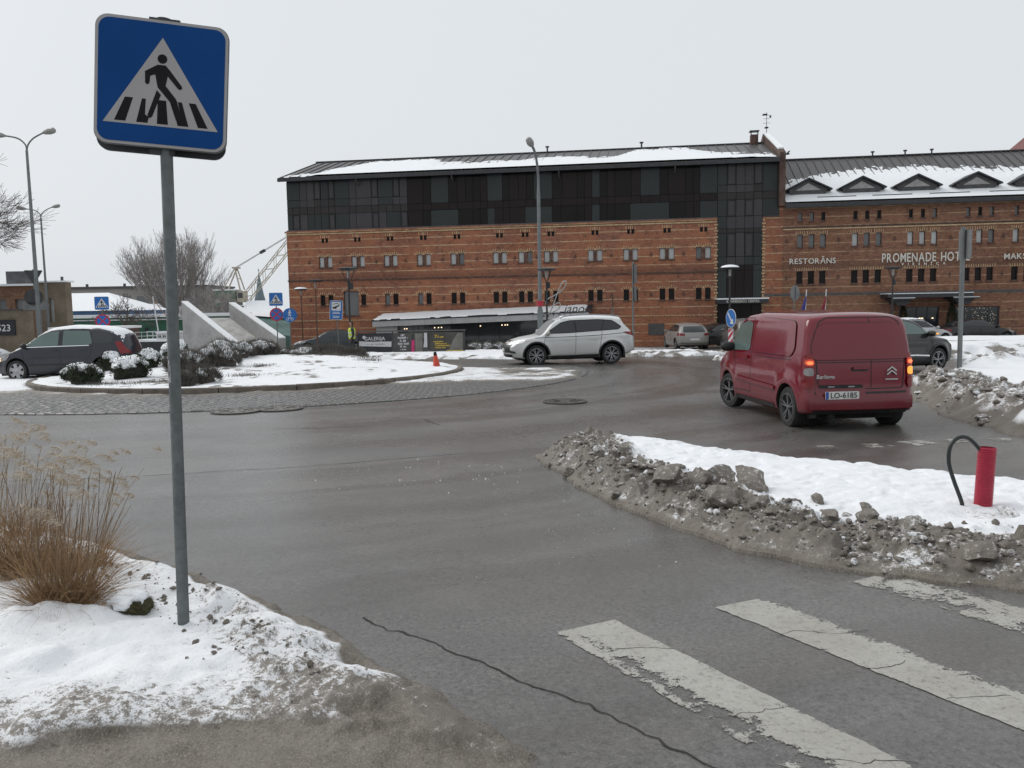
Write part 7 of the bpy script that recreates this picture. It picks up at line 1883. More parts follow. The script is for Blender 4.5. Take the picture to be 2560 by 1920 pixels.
MB().span((-31.8, 57.2, -1.4), (-27.0, 60, 0.7)).build('shed_body', M_DKBR, SHD); MB().span((-31.9, 56.9, 0.7), (-26.9, 60.2, 0.86)).build('snowy_roof', M_CSNOW, SHD)
MB().span((-31.0, 57.12, -1.3), (-29.6, 57.19, 0.55)).build('door', M_BLACK, SHD); MB().span((-29.3, 57.12, -1.3), (-27.6, 57.19, 0.5)).build('door', M_BLACK, SHD)
FB_ = empty('far_warehouse', (0, 0, 0), 0, 'long flat grey warehouse far behind the bare tree', 'building')
M_FARW = pmat('far_panel_wall', (0.30, 0.285, 0.265), 0.85, 0.18, 0.15)
MB().span((-92, 150, -2), (-55, 165, 6.2)).build('wall', M_FARW, FB_); MB().span((-92.3, 149.6, 6.2), (-54.7, 165, 6.55)).build('parapet', M_TRIM, FB_)
for i in range(11): MB().span((-90 + i * 3.2, 149.93, 3.3), (-87.8 + i * 3.2, 149.99, 4.7)).build('window', G_GREY, FB_)
for i in range(4): MB().cyl((-86 + i * 7, 155, 6.5), (-86 + i * 7, 155, 7.2), 0.25, n=8).build('roof_vent', M_TRIM, FB_)
BL = empty('blue_shed', (0, 0, 0), 0, 'low blue shed under a broad snow covered roof', 'building')
M_BLUEW = pmat('blue_cladding', (0.075, 0.145, 0.27), 0.6, 0.15, 0.5)
MB().span((-52, 90, -2), (-41.7, 100, 2.05)).build('wall', M_BLUEW, BL)
mb = MB(); mb.add([(-52.5, 89.4, 2.05), (-41.3, 89.4, 2.05), (-46.0, 95, 4.1), (-52.5, 95, 4.1), (-41.3, 100.5, 2.05), (-52.5, 100.5, 2.05)], [(0, 1, 2, 3), (1, 4, 2), (3, 2, 4, 5), (0, 1, 4, 5)]); mb.build('snowy_roof', M_CSNOW, BL)
mb = MB()
for i in range(30): mb.span((-51.9 + i * .34, 89.96, -1.9), (-51.86 + i * .34, 90.0, 2.0))
tag(mb.build('cladding_ribs', M_BLUEW, BL), kind='stuff')
GF = empty('green_barge', (0, 0, 0), 0, 'long green hull with a snowy deck lying behind the yard', 'boat')
M_GREENH = pmat('green_hull', (0.035, 0.12, 0.075), 0.5, 0.3, 0.8)
mb = MB(); mb.prism([(-43, 1.35), (-43, -1.2), (-25.5, -1.2), (-24.3, 1.35)], 73, 78, lambda a, b, h: (a, h, b)); mb.build('hull', M_GREENH, GF); MB().span((-43.2, 72.9, 1.35), (-24.2, 78.1, 1.62)).build('snowy_deck', M_CSNOW, GF); MB().span((-43.1, 72.88, 1.10), (-24.25, 72.99, 1.20)).build('rubbing_strake', M_SWHITE2, GF)
for i in range(6): MB().cyl((-40 + i * 2.6, 72.95, 0.3), (-40 + i * 2.6, 73.05, 0.3), 0.16, n=10).build('porthole', M_DARKM, GF)
BT = empty('white_boat', (-24.3, 58.3, 0), 0, 'small white boat with railings and a leaning mast beside the ramp', 'boat')
mb = MB(); mb.prism([(-1.9, -0.25), (-1.6, -1.2), (1.6, -1.2), (1.9, -0.25)], -0.9, 0.9, lambda a, b, h: (a, h, b)); mb.build('hull', M_DARKM, BT); MB().span((-1.9, -0.92, -0.25), (1.9, 0.92, -0.10)).build('deck_snow', M_CSNOW, BT); MB().span((-0.5, -0.6, -0.1), (0.9, 0.6, 0.32)).build('cabin', M_SWHITE2, BT); MB().span((-0.55, -0.65, 0.32), (0.95, 0.65, 0.42)).build('cabin_snow', M_CSNOW, BT)
for i in range(4): MB().span((-0.4 + i * .34, -0.615, 0.02), (-0.18 + i * .34, -0.602, 0.22)).build('cabin_window', M_GL, BT)
mb = MB()
for yy in (-0.88, 0.88):
    for z in (0.15, 0.42): mb.tube([(-1.85, yy, z), (1.85, yy, z)], 0.018, 5)
    for i in range(10): mb.tube([(-1.8 + i * .4, yy, -.15), (-1.8 + i * .4, yy, .43)], 0.014, 5)
mb.build('railing', M_SWHITE2, BT)
MB().tube([(-0.55, 0, -0.1), (-0.85, 0, 2.9)], 0.045, 8).build('mast', M_SWHITE2, BT); MB().tube([(-0.85, 0, 2.7), (0.9, 0, 0.3)], 0.03, 6).build('boom', pmat('varnished_wood', (0.32, 0.17, 0.06), 0.5), BT)
# harbour crane
CR = empty('harbour_crane', (-40.3, 120, 0), 0, 'harbour crane with green cabin and long lattice boom reaching behind the brick block', 'crane')
M_CRY = pmat('crane_cream', (0.42, 0.375, 0.30), 0.6, 0.2, 1); M_CRG = pmat('crane_green', (0.085, 0.15, 0.10), 0.6, 0.25, 1)
for a in (-1.4, 0.9):
    for b in (-1.2, 1.2): MB().bar((a * 1.5, b * 1.5, -2), (a * .8, b, 2.2), 0.35).build('portal_leg', M_TRIM, CR)
MB().span((-2.0, -1.5, 1.6), (1.9, 1.5, 2.5)).build('portal_beam', M_TRIM, CR)
MB().span((-2.1, -1.6, 2.6), (1.0, 1.6, 4.7)).build('machine_house', M_CRG, CR); MB().span((-2.15, -1.65, 4.7), (1.05, 1.65, 4.85)).build('house_snow', M_CSNOW, CR); MB().span((-1.9, -1.63, 2.9), (0.2, -1.61, 3.5)).build('name_board', pmat('name_board', (0.35, 0.34, 0.30), 0.6), CR)
cb_ = MB().span((1.1, -1.3, 3.0), (2.1, 0.6, 4.6)).build('operator_cabin', M_CRY, CR); MB().span((1.25, -1.33, 3.6), (1.95, -1.31, 4.35)).build('cabin_window', M_GL, cb_)
mb = MB()
for s_ in (-1, 1): mb.bar((-0.9, s_ * 1.0, 4.8), (0.75, s_ * .5, 7.9), 0.16); mb.bar((1.55, s_ * 1.0, 4.8), (0.75, s_ * .5, 7.9), 0.16)
mb.bar((1.1, -.7, 6.4), (1.1, .7, 6.4), .1); mb.box((0.8, 0, 7.95), (0.9, 1.2, 0.22)); mb.build('a_frame', M_CRY, CR)
def lattice(p0, p1, w, n):
    p0, p1 = Vector(p0), Vector(p1); d = (p1 - p0); u = Vector((0, 1, 0)) * w / 2; v = d.normalized().cross(Vector((0, 1, 0))) * w / 2; mb = MB()
    for i, j in ((-1, -1), (-1, 1), (1, -1), (1, 1)): mb.bar(p0 + i * u + j * v, p1 + i * u + j * v, .09)
    for k in range(n):
        a, b = p0 + d * k / n, p0 + d * (k + 1) / n; s_ = 1 if k % 2 else -1
        for i in (-1, 1): mb.bar(a + i * u - s_ * v, b + i * u + s_ * v, .06); mb.bar(a - s_ * u + i * v, b + s_ * u + i * v, .06)
    return mb
lattice((1.9, 0, 3.4), (17.5, -2.5, 20.5), 1.15, 18).build('boom', M_CRY, CR)
mb = MB()
for s_ in (-.3, .3): mb.tube([(0.8, s_, 8.0), (9.0, s_ - 1, 12.4), (17.5, s_ - 2.5, 20.5)][:2] + [(17.4, s_ - 2.4, 17.0)], 0.04, 4)
mb.build('cable', M_SDARK, CR); MB().box((4.8, -.3, 10.2), (0.8, 0.5, 0.35), 0, (0, R(-28), 0)).build('pulley', M_SDARK, CR)
# church spire
CH = empty('church_spire', (-75.6, 250, 0), 0, 'slender blue grey church spire far beyond the crane', 'tower')
mb = MB(); mb.lathe([(1.9, 4.0), (1.25, 6.5), (0.05, 13.2)], 8); mb.build('spire', pmat('copper_grey', (0.12, 0.165, 0.185), 0.6, 0.2, 0.3), CH); MB().span((-1.3, -1.3, -3), (1.3, 1.3, 4.1)).build('tower', M_TRIM, CH)
mb = MB(); mb.span((-.06, -.06, 13.1), (.06, .06, 14.3)); mb.span((-.35, -.05, 13.7), (.35, .05, 13.82)); mb.build('cross', M_SDARK, CH)
# teal tarpaulin shed right of the ramp
TL = empty('teal_tent', (0, 0, 0), 0, 'teal tarpaulin shed with snow on its ridge between ramp and brick block', 'shed')
mb = MB(); mb.add([(-20.5, 66, 1.5), (-12.0, 66, 0.6), (-12.0, 62, -0.55), (-20.5, 62, 0.2), (-20.5, 66, -2), (-12, 66, -2), (-12, 62, -2), (-20.5, 62, -2)], [(0, 1, 2, 3), (3, 2, 6, 7), (0, 3, 7, 4), (1, 5, 6, 2), (0, 4, 5, 1)]); mb.build('tarpaulin', pmat('teal_tarp', (0.06, 0.14, 0.125), 0.6, 0.3, 0.8), TL); MB().add([(-20.6, 66.3, 1.72), (-12, 66.3, 0.72), (-12, 65.5, 0.60), (-20.6, 65.2, 1.42)], [(0, 1, 2, 3)]).build('ridge_snow', M_CSNOW, TL)
# flags before the hotel
for x, y, c1, lab in ((15.6, 44.0, (0.03, 0.03, 0.20), 'furled dark blue flag on a slanted pole above the van roof'), (16.65, 44.0, (0.20, 0.02, 0.03), 'furled dark red flag on a slanted pole above the van roof')):
    g = float(gz(x, y)); t = empty('flag', (x, y, g), 0, lab, 'flag', 'flags before the hotel')
    MB().tube([(0, 0, -0.1), (0.12, 0, 3.1)], 0.025, 6).build('pole', M_SWHITE2, t)
    mb = MB(); mb.tube([(0.11, 0, 2.75), (0.04, -.02, 2.45), (-0.03, 0.0, 2.1), (-0.10, -.02, 1.75), (-0.08, 0, 1.6)], [0.02, 0.06, 0.09, 0.11, 0.03], 7); mb.build('flag_cloth', pmat('flag_cloth_%d' % int(x), c1, 0.8), t, True)
# bird
bd = empty('bird', (16.55, 50.0, 10.5), R(15), 'dark bird flying past the parapet between the two roofs', 'bird')
mb = MB(); mb.tube([(-0.20, 0, 0), (-0.08, 0, 0.015), (0.08, 0, 0.02), (0.18, 0, 0.03), (0.24, 0, 0.03)], [0.01, 0.05, 0.06, 0.03, 0.006], 8)
for s_ in (-1, 1): mb.add([(0.08, s_ * .03, .03), (-.08, s_ * .03, .02), (-.06, s_ * .28, .14), (0.06, s_ * .30, .15), (-.10, s_ * .52, .10)], [(0, 1, 2, 3), (3, 2, 4)])
mb.build('body', M_SDARK, bd)

# ================================================================== VEGETATION
M_BARK = pmat('bare_bark', (0.105, 0.090, 0.080), 0.85, 0.3, 4)
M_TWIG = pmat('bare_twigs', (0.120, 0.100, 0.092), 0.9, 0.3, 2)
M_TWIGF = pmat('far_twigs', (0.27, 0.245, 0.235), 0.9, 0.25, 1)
def bare_tree(name, loc, label, height, spread, levels, seed, m_trunk, m_twig, trunk_frac=0.22, r0=0.3, nb=(3, 4), up=0.35, group=None, thin=0.008, start=None, len0=None, ratio=0.72, n0=5, fan=None):
    rnd = random.Random(seed); t = empty(name, loc, 0, label, 'tree', group)
    big, fine = MB(), MB()
    def seg(mb, pts, rs_, n): mb.tube(pts, rs_, n, False)
    def grow(p, d, L, r, lev):
        k = 3 if lev <= 2 else 2
        pts = [p]; q = p.copy(); dd = d.copy()
        for i in range(k):
            dd = (dd + Vector((rnd.gauss(0, .10), rnd.gauss(0, .10), rnd.gauss(0, .06) + up * 0.10))).normalized(); q = q + dd * L / k; pts.append(q.copy())
        r1 = max(thin, r * 0.62); rr = [r + (r1 - r) * i / k for i in range(k + 1)]
        seg(big if lev < 2 else fine, pts, rr, 8 if lev < 2 else (4 if lev < 4 else 3))
        if lev >= levels: return
        n = rnd.randint(*nb) + (1 if lev > 2 else 0)
        for i in range(n):
            at = pts[-1] if i == 0 else pts[rnd.randint(1, k)]
            ang = rnd.uniform(0.22, 0.62) * spread if i else rnd.uniform(0.05, 0.25)
            ax = dd.orthogonal().normalized(); ax.rotate(Matrix.Rotation(rnd.uniform(0, 6.28), 3, dd))
            nd = dd.copy(); nd.rotate(Matrix.Rotation(ang, 3, ax)); nd = (nd + Vector((0, 0, up * 0.25))).normalized()
            grow(at.copy(), nd, L * rnd.uniform(ratio - .1, ratio + .08), max(thin, r1 * (0.85 if i == 0 else 0.62)), lev + 1)
    hd = Vector(start or (0, 0, 1)).normalized()
    top = hd * height * trunk_frac
    big.tube([(0, 0, -0.3), tuple(top * .5), tuple(top)], [r0 * 1.3, r0 * 1.05, r0 * 0.9], 10, False)
    for i in range(n0):
        a = 6.28 * i / n0 + rnd.uniform(-.3, .3); tilt = (fan * math.sqrt((i + .5) / n0) if fan else rnd.uniform(.25, .6) * spread) if i else 0.05
        d = Vector((math.sin(tilt) * math.cos(a), math.sin(tilt) * math.sin(a), math.cos(tilt)))
        grow(top * rnd.uniform(.75, 1.0) if i else top.copy(), d, len0 or height * 0.27, r0 * .6, 1)
    big.build('trunk', m_trunk, t, True); fine.build('crown', m_twig, t)
    return t
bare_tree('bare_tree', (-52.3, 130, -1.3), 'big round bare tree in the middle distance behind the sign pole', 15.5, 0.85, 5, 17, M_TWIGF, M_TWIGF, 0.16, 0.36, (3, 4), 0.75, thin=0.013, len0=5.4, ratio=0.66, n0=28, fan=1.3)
bare_tree('bare_tree', (-33.2, 46.0, -1.0), 'bare tree reaching in from the left edge over the lamps', 13.5, 1.35, 6, 21, M_BARK, M_TWIG, 0.34, 0.22, (3, 4), 0.05, thin=0.010, len0=3.7, n0=8)
bare_tree('bare_tree', (-33.0, 70.0, -1.3), 'small crooked bare tree before the blue shed', 4.6, 1.5, 5, 33, M_BARK, M_TWIG, 0.30, 0.13, (3, 3), 0.0, thin=0.014, start=(0.35, 0, 1))
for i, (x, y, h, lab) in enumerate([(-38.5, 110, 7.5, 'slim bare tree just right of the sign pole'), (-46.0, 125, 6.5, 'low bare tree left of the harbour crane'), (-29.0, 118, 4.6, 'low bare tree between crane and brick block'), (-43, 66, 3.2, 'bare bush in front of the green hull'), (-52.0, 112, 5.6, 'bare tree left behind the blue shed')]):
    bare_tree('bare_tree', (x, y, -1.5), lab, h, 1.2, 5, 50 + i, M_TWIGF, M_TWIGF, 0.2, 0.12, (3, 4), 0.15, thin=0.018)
# far wood: one brown mass of scrub along the other bank
rng = np.random.RandomState(8)
VV, FF = [], []; b = 0
for k in range(2600):
    x = rng.uniform(-110, -22); y = rng.uniform(128, 145); h = rng.uniform(2.5, 5.2) * (0.7 + 0.5 * float(fbm(np.array([x * .06]), np.array([1.0]), oct=3, seed=3)[0]))
    for j in range(5):
        dx, dy = rng.randn(2) * 0.5; w = 0.05
        p0 = np.array([x + rng.randn() * .2, y, -1.6]); p1 = p0 + np.array([dx, dy, h * rng.uniform(.5, 1.0)])
        VV += [p0 + [-w, 0, 0], p0 + [w, 0, 0], p1 + [w * .3, 0, 0], p1 + [-w * .3, 0, 0]]; FF.append((b, b + 1, b + 2, b + 3)); b += 4
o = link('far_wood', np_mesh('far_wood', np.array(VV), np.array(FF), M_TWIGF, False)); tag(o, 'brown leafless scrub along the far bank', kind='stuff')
# distant shore: low buildings and bank
def distant(x0, x1, y, z0, z1, mat, label, roof=M_CSNOW):
    t = empty('distant_house', ((x0 + x1) / 2, y, -2), 0, label, 'building', 'distant houses'); w = (x1 - x0) / 2
    MB().span((-w, 0, 0), (w, 8, z0 + 2)).build('wall', mat, t)
    mb = MB(); mb.prism([(-.4, z0 + 2), (8.4, z0 + 2), (4, z1 + 2)], -w - .3, w + .3, lambda a, b_, h: (h, a, b_)); mb.build('snowy_roof', roof, t)
distant(-66, -52, 118, 1.2, 3.0, M_FARW, 'low distant house with snowy roof behind the green hull')
distant(-37.5, -31, 115, 1.0, 3.2, M_TRIM, 'distant snowy roofed house right of the crane'); distant(-30, -24, 105, 0.2, 1.6, M_FARW, 'distant low house with snowy roof near the brick block')

# ---- shrubs on the island ----
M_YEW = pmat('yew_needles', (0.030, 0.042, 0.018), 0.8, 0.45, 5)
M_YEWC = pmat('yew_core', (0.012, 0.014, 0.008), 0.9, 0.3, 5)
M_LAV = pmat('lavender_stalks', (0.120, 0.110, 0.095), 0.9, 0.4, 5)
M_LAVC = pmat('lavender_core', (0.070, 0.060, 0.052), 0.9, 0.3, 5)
def ico(sub):
    bm = bmesh.new(); bmesh.ops.create_icosphere(bm, subdivisions=sub, radius=1)
    V = np.array([v.co[:] for v in bm.verts]); F = np.array([[l.index for l in f.verts] for f in bm.faces]); bm.free(); return V, F
ICO3, ICO4 = ico(3), ico(4)
def shrub(x, y, w, h, kind, snow, label, seed, zbase):
    t = empty('shrub', (x, y, zbase), 0, label, 'shrub', 'shrubs on the roundabout')
    rg = np.random.RandomState(seed); V, F = ICO3
    rx, ry, rz_ = w / 2, w / 2 * 0.9, h * 0.62
    n = fbm(V[:, 0] * 1.6 + seed, V[:, 1] * 1.6, V[:, 2] * 1.6 + 2, oct=4, seed=seed)
    rad = 1 + 0.40 * n
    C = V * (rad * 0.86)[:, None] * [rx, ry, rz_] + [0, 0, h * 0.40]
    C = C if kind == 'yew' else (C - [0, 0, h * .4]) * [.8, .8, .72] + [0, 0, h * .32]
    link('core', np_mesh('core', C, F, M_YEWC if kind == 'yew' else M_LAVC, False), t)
    N = 2600 if kind == 'yew' else 2600
    D = rg.randn(N, 3); D /= np.linalg.norm(D, axis=1)[:, None]; D[:, 2] = np.abs(D[:, 2]) * 1.0 - 0.25 * (rg.rand(N) < .3); D /= np.linalg.norm(D, axis=1)[:, None]
    nn = fbm(D[:, 0] * 1.6 + seed, D[:, 1] * 1.6, D[:, 2] * 1.6 + 2, oct=4, seed=seed)
    P = D * ((1 + 0.40 * nn) * (0.84 + 0.24 * rg.rand(N) ** 1.3))[:, None] * [rx, ry, rz_] + [0, 0, h * 0.40]
    ln = (0.045 if kind == 'yew' else 0.13) * (0.6 + 0.8 * rg.rand(N)) * np.where(rg.rand(N) < .08, 2.0, 1.0); wd = 0.016 if kind == 'yew' else 0.007
    dr = D * [1, 1, 1] + rg.randn(N, 3) * (0.55 if kind == 'yew' else 0.25) + ([0, 0, 0.1] if kind == 'yew' else [0, 0, 0.8]); dr /= np.linalg.norm(dr, axis=1)[:, None]
    sd = np.cross(dr, rg.randn(N, 3)); sd /= np.linalg.norm(sd, axis=1)[:, None] + 1e-9
    Q = np.stack([P - sd * wd, P + sd * wd, P + dr * ln[:, None]], 1).reshape(-1, 3)
    link('foliage', np_mesh('foliage', Q, np.arange(3 * N).reshape(N, 3), M_YEW if kind == 'yew' else M_LAV, False), t)
    if snow > 0:
        V, F = ICO4
        n2 = fbm(V[:, 0] * 1.6 + seed, V[:, 1] * 1.6, V[:, 2] * 1.6 + 2, oct=4, seed=seed)
        m = (V[:, 2] - (0.70 - 0.5 * snow)) * 1.3 + 1.0 * fbm(V[:, 0] * 2.3, V[:, 1] * 2.3, V[:, 2] * 2.3 + seed, oct=3, seed=seed + 9) + 0.25 * V[:, 0] * (-1 if seed % 2 else 1)
        rr = np.where(m > 0, (1 + 0.40 * n2) * (0.99 + np.minimum(0.09, 0.22 * m)), 0.80)
        S_ = V * rr[:, None] * [rx, ry, rz_] + [0, 0, h * 0.40]
        k = (m > -0.25); F2 = F[k[F].all(1)]
        tag(link('snow_cap', np_mesh('snow_cap', S_, F2, M_CSNOW), t), kind='stuff')
green = [(-11.61, 22.42, 0.95, 0.66), (-12.6, 23.6, 0.62, 0.50), (-12.9, 26.6, 0.92, 0.70), (-10.99, 23.74, 1.05, 0.70), (-11.7, 26.5, 0.72, 0.68), (-11.0, 26.9, 0.90, 0.85)]
gl_ = ['dark green shrub nearest the kerb at the left of the island', 'small snow covered shrub at the far left of the island', 'snow dotted dark green shrub in front of the dark car door', 'broad dark green shrub with a snow crust on its left side', 'dark green shrub behind the broad snow crusted one', 'dark green shrub hidden partly by the sign pole']
for i, (x, y, w, h) in enumerate(green): shrub(x, y, w, h, 'yew', (0.15, 0.75, 0.6, 0.55, 0.5, 0.7)[i], gl_[i], 60 + i, IZ(x, y) - 0.10)
brown = [(-9.9, 25.4, 0.80, 0.62, .2), (-9.65, 26.3, 0.95, 0.66, .25), (-9.9, 28.2, 0.98, 0.68, .9), (-9.6, 29.0, 1.08, 0.62, .9), (-8.25, 22.0, 0.74, 0.48, .1), (-8.5, 21.3, 0.46, 0.36, 0), (-9.3, 30.0, 0.9, 0.60, .1), (-8.95, 30.4, 0.78, 0.52, .15), (-8.6, 31.8, 0.85, 0.42, .8), (-7.85, 31.6, 1.35, 0.46, .3), (-7.0, 31.4, 1.35, 0.50, 0), (-6.1, 31.6, 0.92, 0.42, 0), (-9.0, 26.1, 0.8, 0.55, .15), (-9.7, 23.8, 0.62, 0.70, .35)]
bl_ = ['brown stalky shrub right of the sign pole, upper', 'tall brown shrub in the middle of the island bed', 'brown shrub with a thick rounded snow cap left of the ramp foot', 'brown shrub with a flat snow cap at the ramp foot', 'big brown shrub nearest the front kerb', 'low brown shrub at the front kerb beside the sign pole', 'brown shrub below the ramp floor', 'brown shrub below the right ramp wall', 'low shrub under a white snow pad near the parked saloon', 'wide low brown shrub before the brick wall', 'broad brown shrub below the blue information sign', 'rightmost brown shrub below the person', 'brown shrub with bits of snow in the middle bed', 'snow dotted shrub directly behind the sign pole']
for i, (x, y, w, h, s_) in enumerate(brown): shrub(x, y, w, h, 'lav', s_, bl_[i], 80 + i, IZ(x, y) - 0.10)
# low dead grass tufts poking through the island snow
rg = np.random.RandomState(12); VV, FF = [], []; b = 0
for cx, cy, w in [(-6.6, 29.3, .5), (-6.0, 29.0, .5), (-5.2, 28.3, .6), (-4.8, 27.5, .6), (-7.9, 25.9, .4), (-7.5, 29.8, .4), (-10.3, 21.9, .9), (-9.6, 22.4, .8), (-11.0, 22.0, .7), (-7.6, 23.5, .5)]:
    for k in range(220):
        x, y = cx + rg.randn() * w * .45, cy + rg.randn() * w * .25; z = IZ(x, y) if k % 8 == 0 else z_last if k else IZ(x, y); z_last = z
        d = rg.randn(2) * .05; h = rg.uniform(.05, .14)
        p = np.array([x, y, z - .02]); VV += [p + [-.006, 0, 0], p + [.006, 0, 0], p + [d[0], d[1], h]]; FF.append((b, b + 1, b + 2)); b += 3
tag(link('dead_grass', np_mesh('dead_grass', np.array(VV), np.array(FF), M_LAV, False)), 'dead grass poking through the roundabout snow', kind='stuff')
# hedge with snow before the annex and conifers at the hotel door
def at_facade(s, out): 
    c, s_ = math.cos(FANG), math.sin(FANG); return (FROOT[0] + s * c + out * s_, FROOT[1] + s * s_ - out * c)
for i in range(9):
    x, y = -1.9 + i * 0.62, 44.0 + 0.1 * (i % 3); shrub(x, y, 0.85, 0.55, 'lav', 0.8, ('snowy hedge shrub at the foot of the annex glazing, number %d from the banners' % (i + 1)) if False else ['first', 'second', 'third', 'fourth', 'fifth', 'sixth', 'seventh', 'eighth', 'ninth'][i] + ' snowy shrub from the banners along the annex glazing', 120 + i, float(gz(x, y)) - .05)
def conifer(x, y, h, label, seed):
    g = float(gz(x, y)); t = empty('conifer', (x, y, g), 0, label, 'tree', 'clipped conifers at the hotel door'); rg = np.random.RandomState(seed)
    MB().lathe([(0.001, 0), (0.24, 0.0), (0.28, 0.35), (0.25, 0.35), (0.001, 0.33)], 14).build('pot', M_TRIM, t); MB().cyl((0, 0, .3), (0, 0, .7), .05, n=8).build('trunk', M_BARK, t)
    N = 2600; zt = rg.rand(N) ** 0.8; a = rg.rand(N) * 6.28; r = (0.36 * (1 - zt) ** .7 + .03) * (0.55 + 0.5 * rg.rand(N) ** .5)
    P = np.stack([r * np.cos(a), r * np.sin(a), 0.45 + zt * (h - .45)], 1); d = np.stack([np.cos(a), np.sin(a), 0.6 + 0 * a], 1) + rg.randn(N, 3) * .3; s_ = np.cross(d, rg.randn(N, 3)); s_ /= np.linalg.norm(s_, axis=1)[:, None]
    Q = np.stack([P - s_ * .02, P + s_ * .02, P + d * .08], 1).reshape(-1, 3); link('crown', np_mesh('crown', Q, np.arange(3 * N).reshape(N, 3), pmat('conifer_brown_green', (0.040, 0.042, 0.022), .85, .4, 5), False), t)
x, y = at_facade(39.95, 0.8); conifer(x, y, 2.25, 'narrow conifer left of the hotel door', 3)
x, y = at_facade(42.75, 0.8); conifer(x, y, 2.35, 'narrow conifer right of the hotel door', 4)
rl = empty('ramp_railing', (*at_facade(46.0, 1.2), 0), FANG, 'dark red handrail along the wall right of the hotel window', 'railing')
mb = MB(); mb.tube([(0, 0, 0.05), (6, 0, 0.55)], 0.03, 6); mb.tube([(0, 0, -0.3), (6, 0, 0.2)], 0.02, 6)
for i in range(6): mb.tube([(i * 1.2, 0, -1.6), (i * 1.2, 0, 0.05 + i * .1)], 0.02, 6)
mb.build('handrail', pmat('handrail_red', (0.12, 0.03, 0.03), .6), rl)

# ---- dry ornamental grass in the near verge ----
def straw(name, c1, c2):
    t = NT(name); v = t.tc('Object'); a = t.attr('tone'); n = t.noise(v, 14, 3)
    c = t.mix(a, c1, c2); c = t.mix(t.math('MULTIPLY', n, 0.35), c, tuple(q * .55 for q in c1))
    t.set(c, 0.75, 0, None, 0.25)
    return t.m
M_STRAW = straw('dry_grass_blade', (0.165, 0.085, 0.042), (0.42, 0.285, 0.155)); M_STEM = straw('dry_grass_stem', (0.13, 0.085, 0.055), (0.27, 0.19, 0.115)); M_PLUME = straw('grass_plume', (0.36, 0.285, 0.20), (0.60, 0.52, 0.42))
def ribbons(name, base, dirs, length, width, curve, tone, mat, parent, seg=4, taper=True):
    """many curved flat blades at once"""
    N = len(base); rg = np.random.RandomState(len(base)); pts = []; d = dirs / np.linalg.norm(dirs, axis=1)[:, None]
    p = base.copy(); side = np.cross(d, rg.randn(N, 3)); side /= np.linalg.norm(side, axis=1)[:, None]
    V = np.zeros((N, seg + 1, 2, 3)); T = np.zeros((N, seg + 1, 2))
    for i in range(seg + 1):
        w = width * (1 - 0.85 * (i / seg) if taper else 1.0)
        V[:, i, 0] = p - side * w[:, None]; V[:, i, 1] = p + side * w[:, None]; T[:, i, :] = np.clip(tone[:, None] + 0.25 * i / seg, 0, 1)
        d = d + curve / seg; d /= np.linalg.norm(d, axis=1)[:, None]; p = p + d * (length / seg)[:, None]
    idx = np.arange(N * (seg + 1) * 2).reshape(N, seg + 1, 2)
    F = np.stack([idx[:, :-1, 0], idx[:, :-1, 1], idx[:, 1:, 1], idx[:, 1:, 0]], -1).reshape(-1, 4)
    return link(name, np_mesh(name, V.reshape(-1, 3), F, mat, True, {'tone': T.ravel()}), parent), p
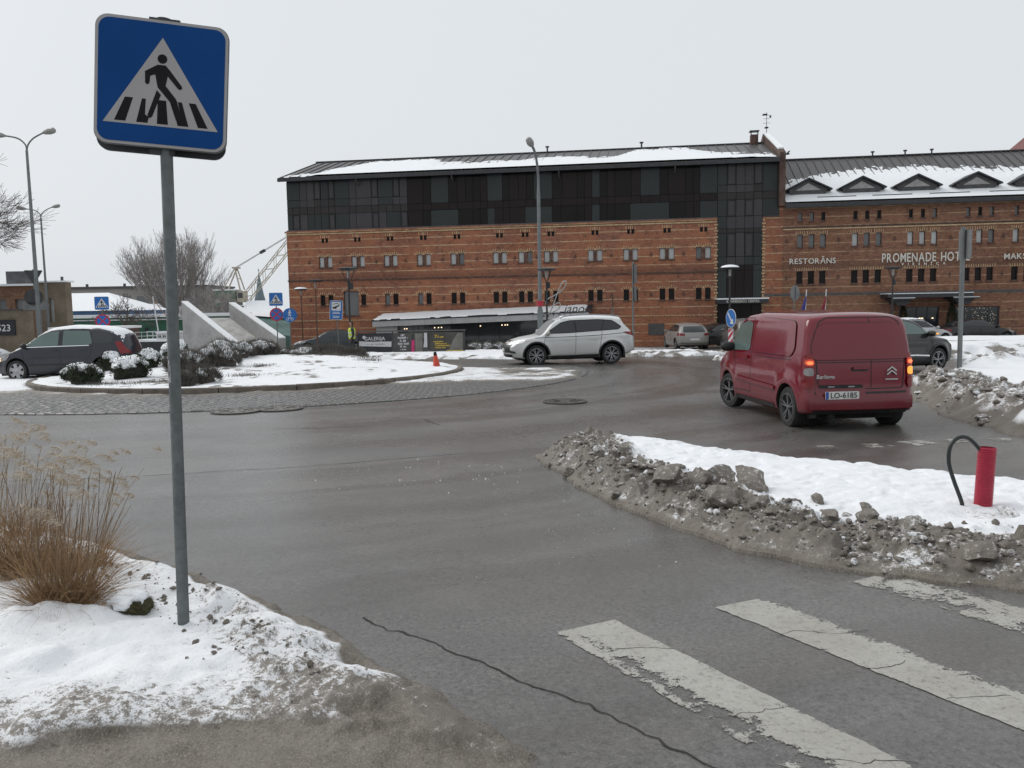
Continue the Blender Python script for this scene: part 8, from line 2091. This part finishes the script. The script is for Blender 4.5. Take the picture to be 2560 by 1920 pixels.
def grass_clump(x, y, r, nblade, nstem, hb, hs, label, seed, lean=(0.1, 0), plume=True, plume_r=1.0):
    rg = np.random.RandomState(seed); t = empty('ornamental_grass', (x, y, VZ(x, y) - 0.04), 0, label, 'plant', 'dry ornamental grasses')
    def bases(n):
        a = rg.rand(n) * 6.28; q = r * np.sqrt(rg.rand(n)); return np.stack([q * np.cos(a), q * np.sin(a) * .8, np.zeros(n)], 1), a, q
    B, a, q = bases(nblade); out = np.stack([np.cos(a), np.sin(a), np.zeros(nblade)], 1) * (q / r)[:, None]
    D = out * 0.34 + rg.randn(nblade, 3) * .20 + [lean[0], lean[1], 1.0]; L = hb * (0.45 + 0.75 * rg.rand(nblade))
    cv = out * 0.9 * rg.rand(nblade)[:, None] + rg.randn(nblade, 3) * .75 + [0.1, 0, -0.55]
    ribbons('blades', B, D, L, 0.0014 + 0.0019 * rg.rand(nblade), cv, rg.rand(nblade), M_STRAW, t, 5)
    n2 = nblade // 5; B, a, q = bases(n2); out = np.stack([np.cos(a), np.sin(a), np.zeros(n2)], 1)
    ribbons('fallen_blades', B * 1.1, out * 1.0 + rg.randn(n2, 3) * .3 + [0, 0, .55], hb * (.35 + .6 * rg.rand(n2)), 0.002 + 0.002 * rg.rand(n2), np.tile([0, 0, -1.3], (n2, 1)) + rg.randn(n2, 3) * .3, rg.rand(n2) * .6, M_STRAW, t, 5)
    B, a, q = bases(nstem); out = np.stack([np.cos(a), np.sin(a), np.zeros(nstem)], 1) * (q / r)[:, None]
    D = out * 0.20 + rg.randn(nstem, 3) * .07 + [lean[0], lean[1], 1.0]; L = hs * (0.62 + 0.45 * rg.rand(nstem))
    _, tip = ribbons('stems', B, D, L, np.full(nstem, 0.0019), rg.randn(nstem, 3) * .12 + [.08, 0, 0], rg.rand(nstem), M_STEM, t, 4, False)
    if plume:
        k = rg.rand(nstem) < 0.5; tp = tip[k]; m = 46; n3 = len(tp) * m
        sz = np.repeat(rg.uniform(.6, 1.25, len(tp)), m) * plume_r
        u = np.tile(np.linspace(0, 1, m), len(tp)); bs = np.repeat(tp, m, 0) + np.stack([-0.10 * u ** 1.5 * sz, 0.01 * rg.randn(n3), 0.10 * (u - .45) * sz - 0.05 * u ** 2 * sz], 1)
        ribbons('plumes', bs, rg.randn(n3, 3) * .40 + [-0.75, 0, 0.35], (0.045 + .05 * rg.rand(n3)) * sz, np.full(n3, 0.0021), np.tile([-.5, 0, -1.3], (n3, 1)) + rg.randn(n3, 3) * .4, rg.rand(n3), M_PLUME, t, 3)
grass_clump(-2.70, 4.78, 0.14, 1300, 44, 0.55, 0.86, 'tall dry ornamental grass with pale plumes beside the near sign pole', 3, (0.06, 0))
grass_clump(-2.98, 5.50, 0.18, 480, 50, 0.40, 0.72, 'thin dry grass behind the tallest clump, nearest the road edge', 4, (0.08, 0), True, .55)
grass_clump(-3.38, 5.45, 0.24, 1500, 40, 0.48, 0.78, 'reddish brown dry grass clump at the left edge', 5, (0.04, 0))
grass_clump(-4.0, 6.3, 0.26, 420, 36, 0.45, 0.75, 'dry grass clump farthest back at the left edge', 6, (0.03, 0), True, .7)
# mossy tussock with snow
tx, ty = -2.27, 4.74
V, F = ICO4
n = fbm(V[:, 0] * 2, V[:, 1] * 2, V[:, 2] * 2 + 4, oct=4, seed=77)
W = V * (1 + .25 * n)[:, None] * [.115, .10, .085]
t = empty('mossy_tussock', (tx, ty, VZ(tx, ty) + 0.01), 0, 'green brown tussock capped with snow between grass and sign pole', 'plant')
link('moss', np_mesh('moss', W, F, pmat('moss', (0.060, 0.058, 0.026), .9, .5, 25, bump=.8, bscale=90)), t)
rg = np.random.RandomState(3); N = 1500; D = rg.randn(N, 3); D[:, 2] = np.abs(D[:, 2]); D /= np.linalg.norm(D, axis=1)[:, None]
ribbons('short_blades', D * [.115, .10, .085] * .95, D + rg.randn(N, 3) * .5 + [0, -.2, -.1], np.full(N, .035), np.full(N, .0012), rg.randn(N, 3) * .3 + [0, 0, -.8], rg.rand(N) * .3, straw('tussock_blade', (0.045, 0.045, 0.018), (0.11, 0.095, 0.04)), t, 3)
m = V[:, 2] * 1.1 - .35 - .5 * V[:, 0] + .7 * fbm(V[:, 0] * 3, V[:, 1] * 3, V[:, 2] * 3 + 1, oct=3, seed=78)
link('snow_cap', np_mesh('snow_cap', V * np.where(m > 0, (1 + .25 * n) * (1.08 + np.minimum(.25, .5 * m)), .8)[:, None] * [.115, .10, .085], F[(m > -.3)[F].all(1)], M_CSNOW), t)
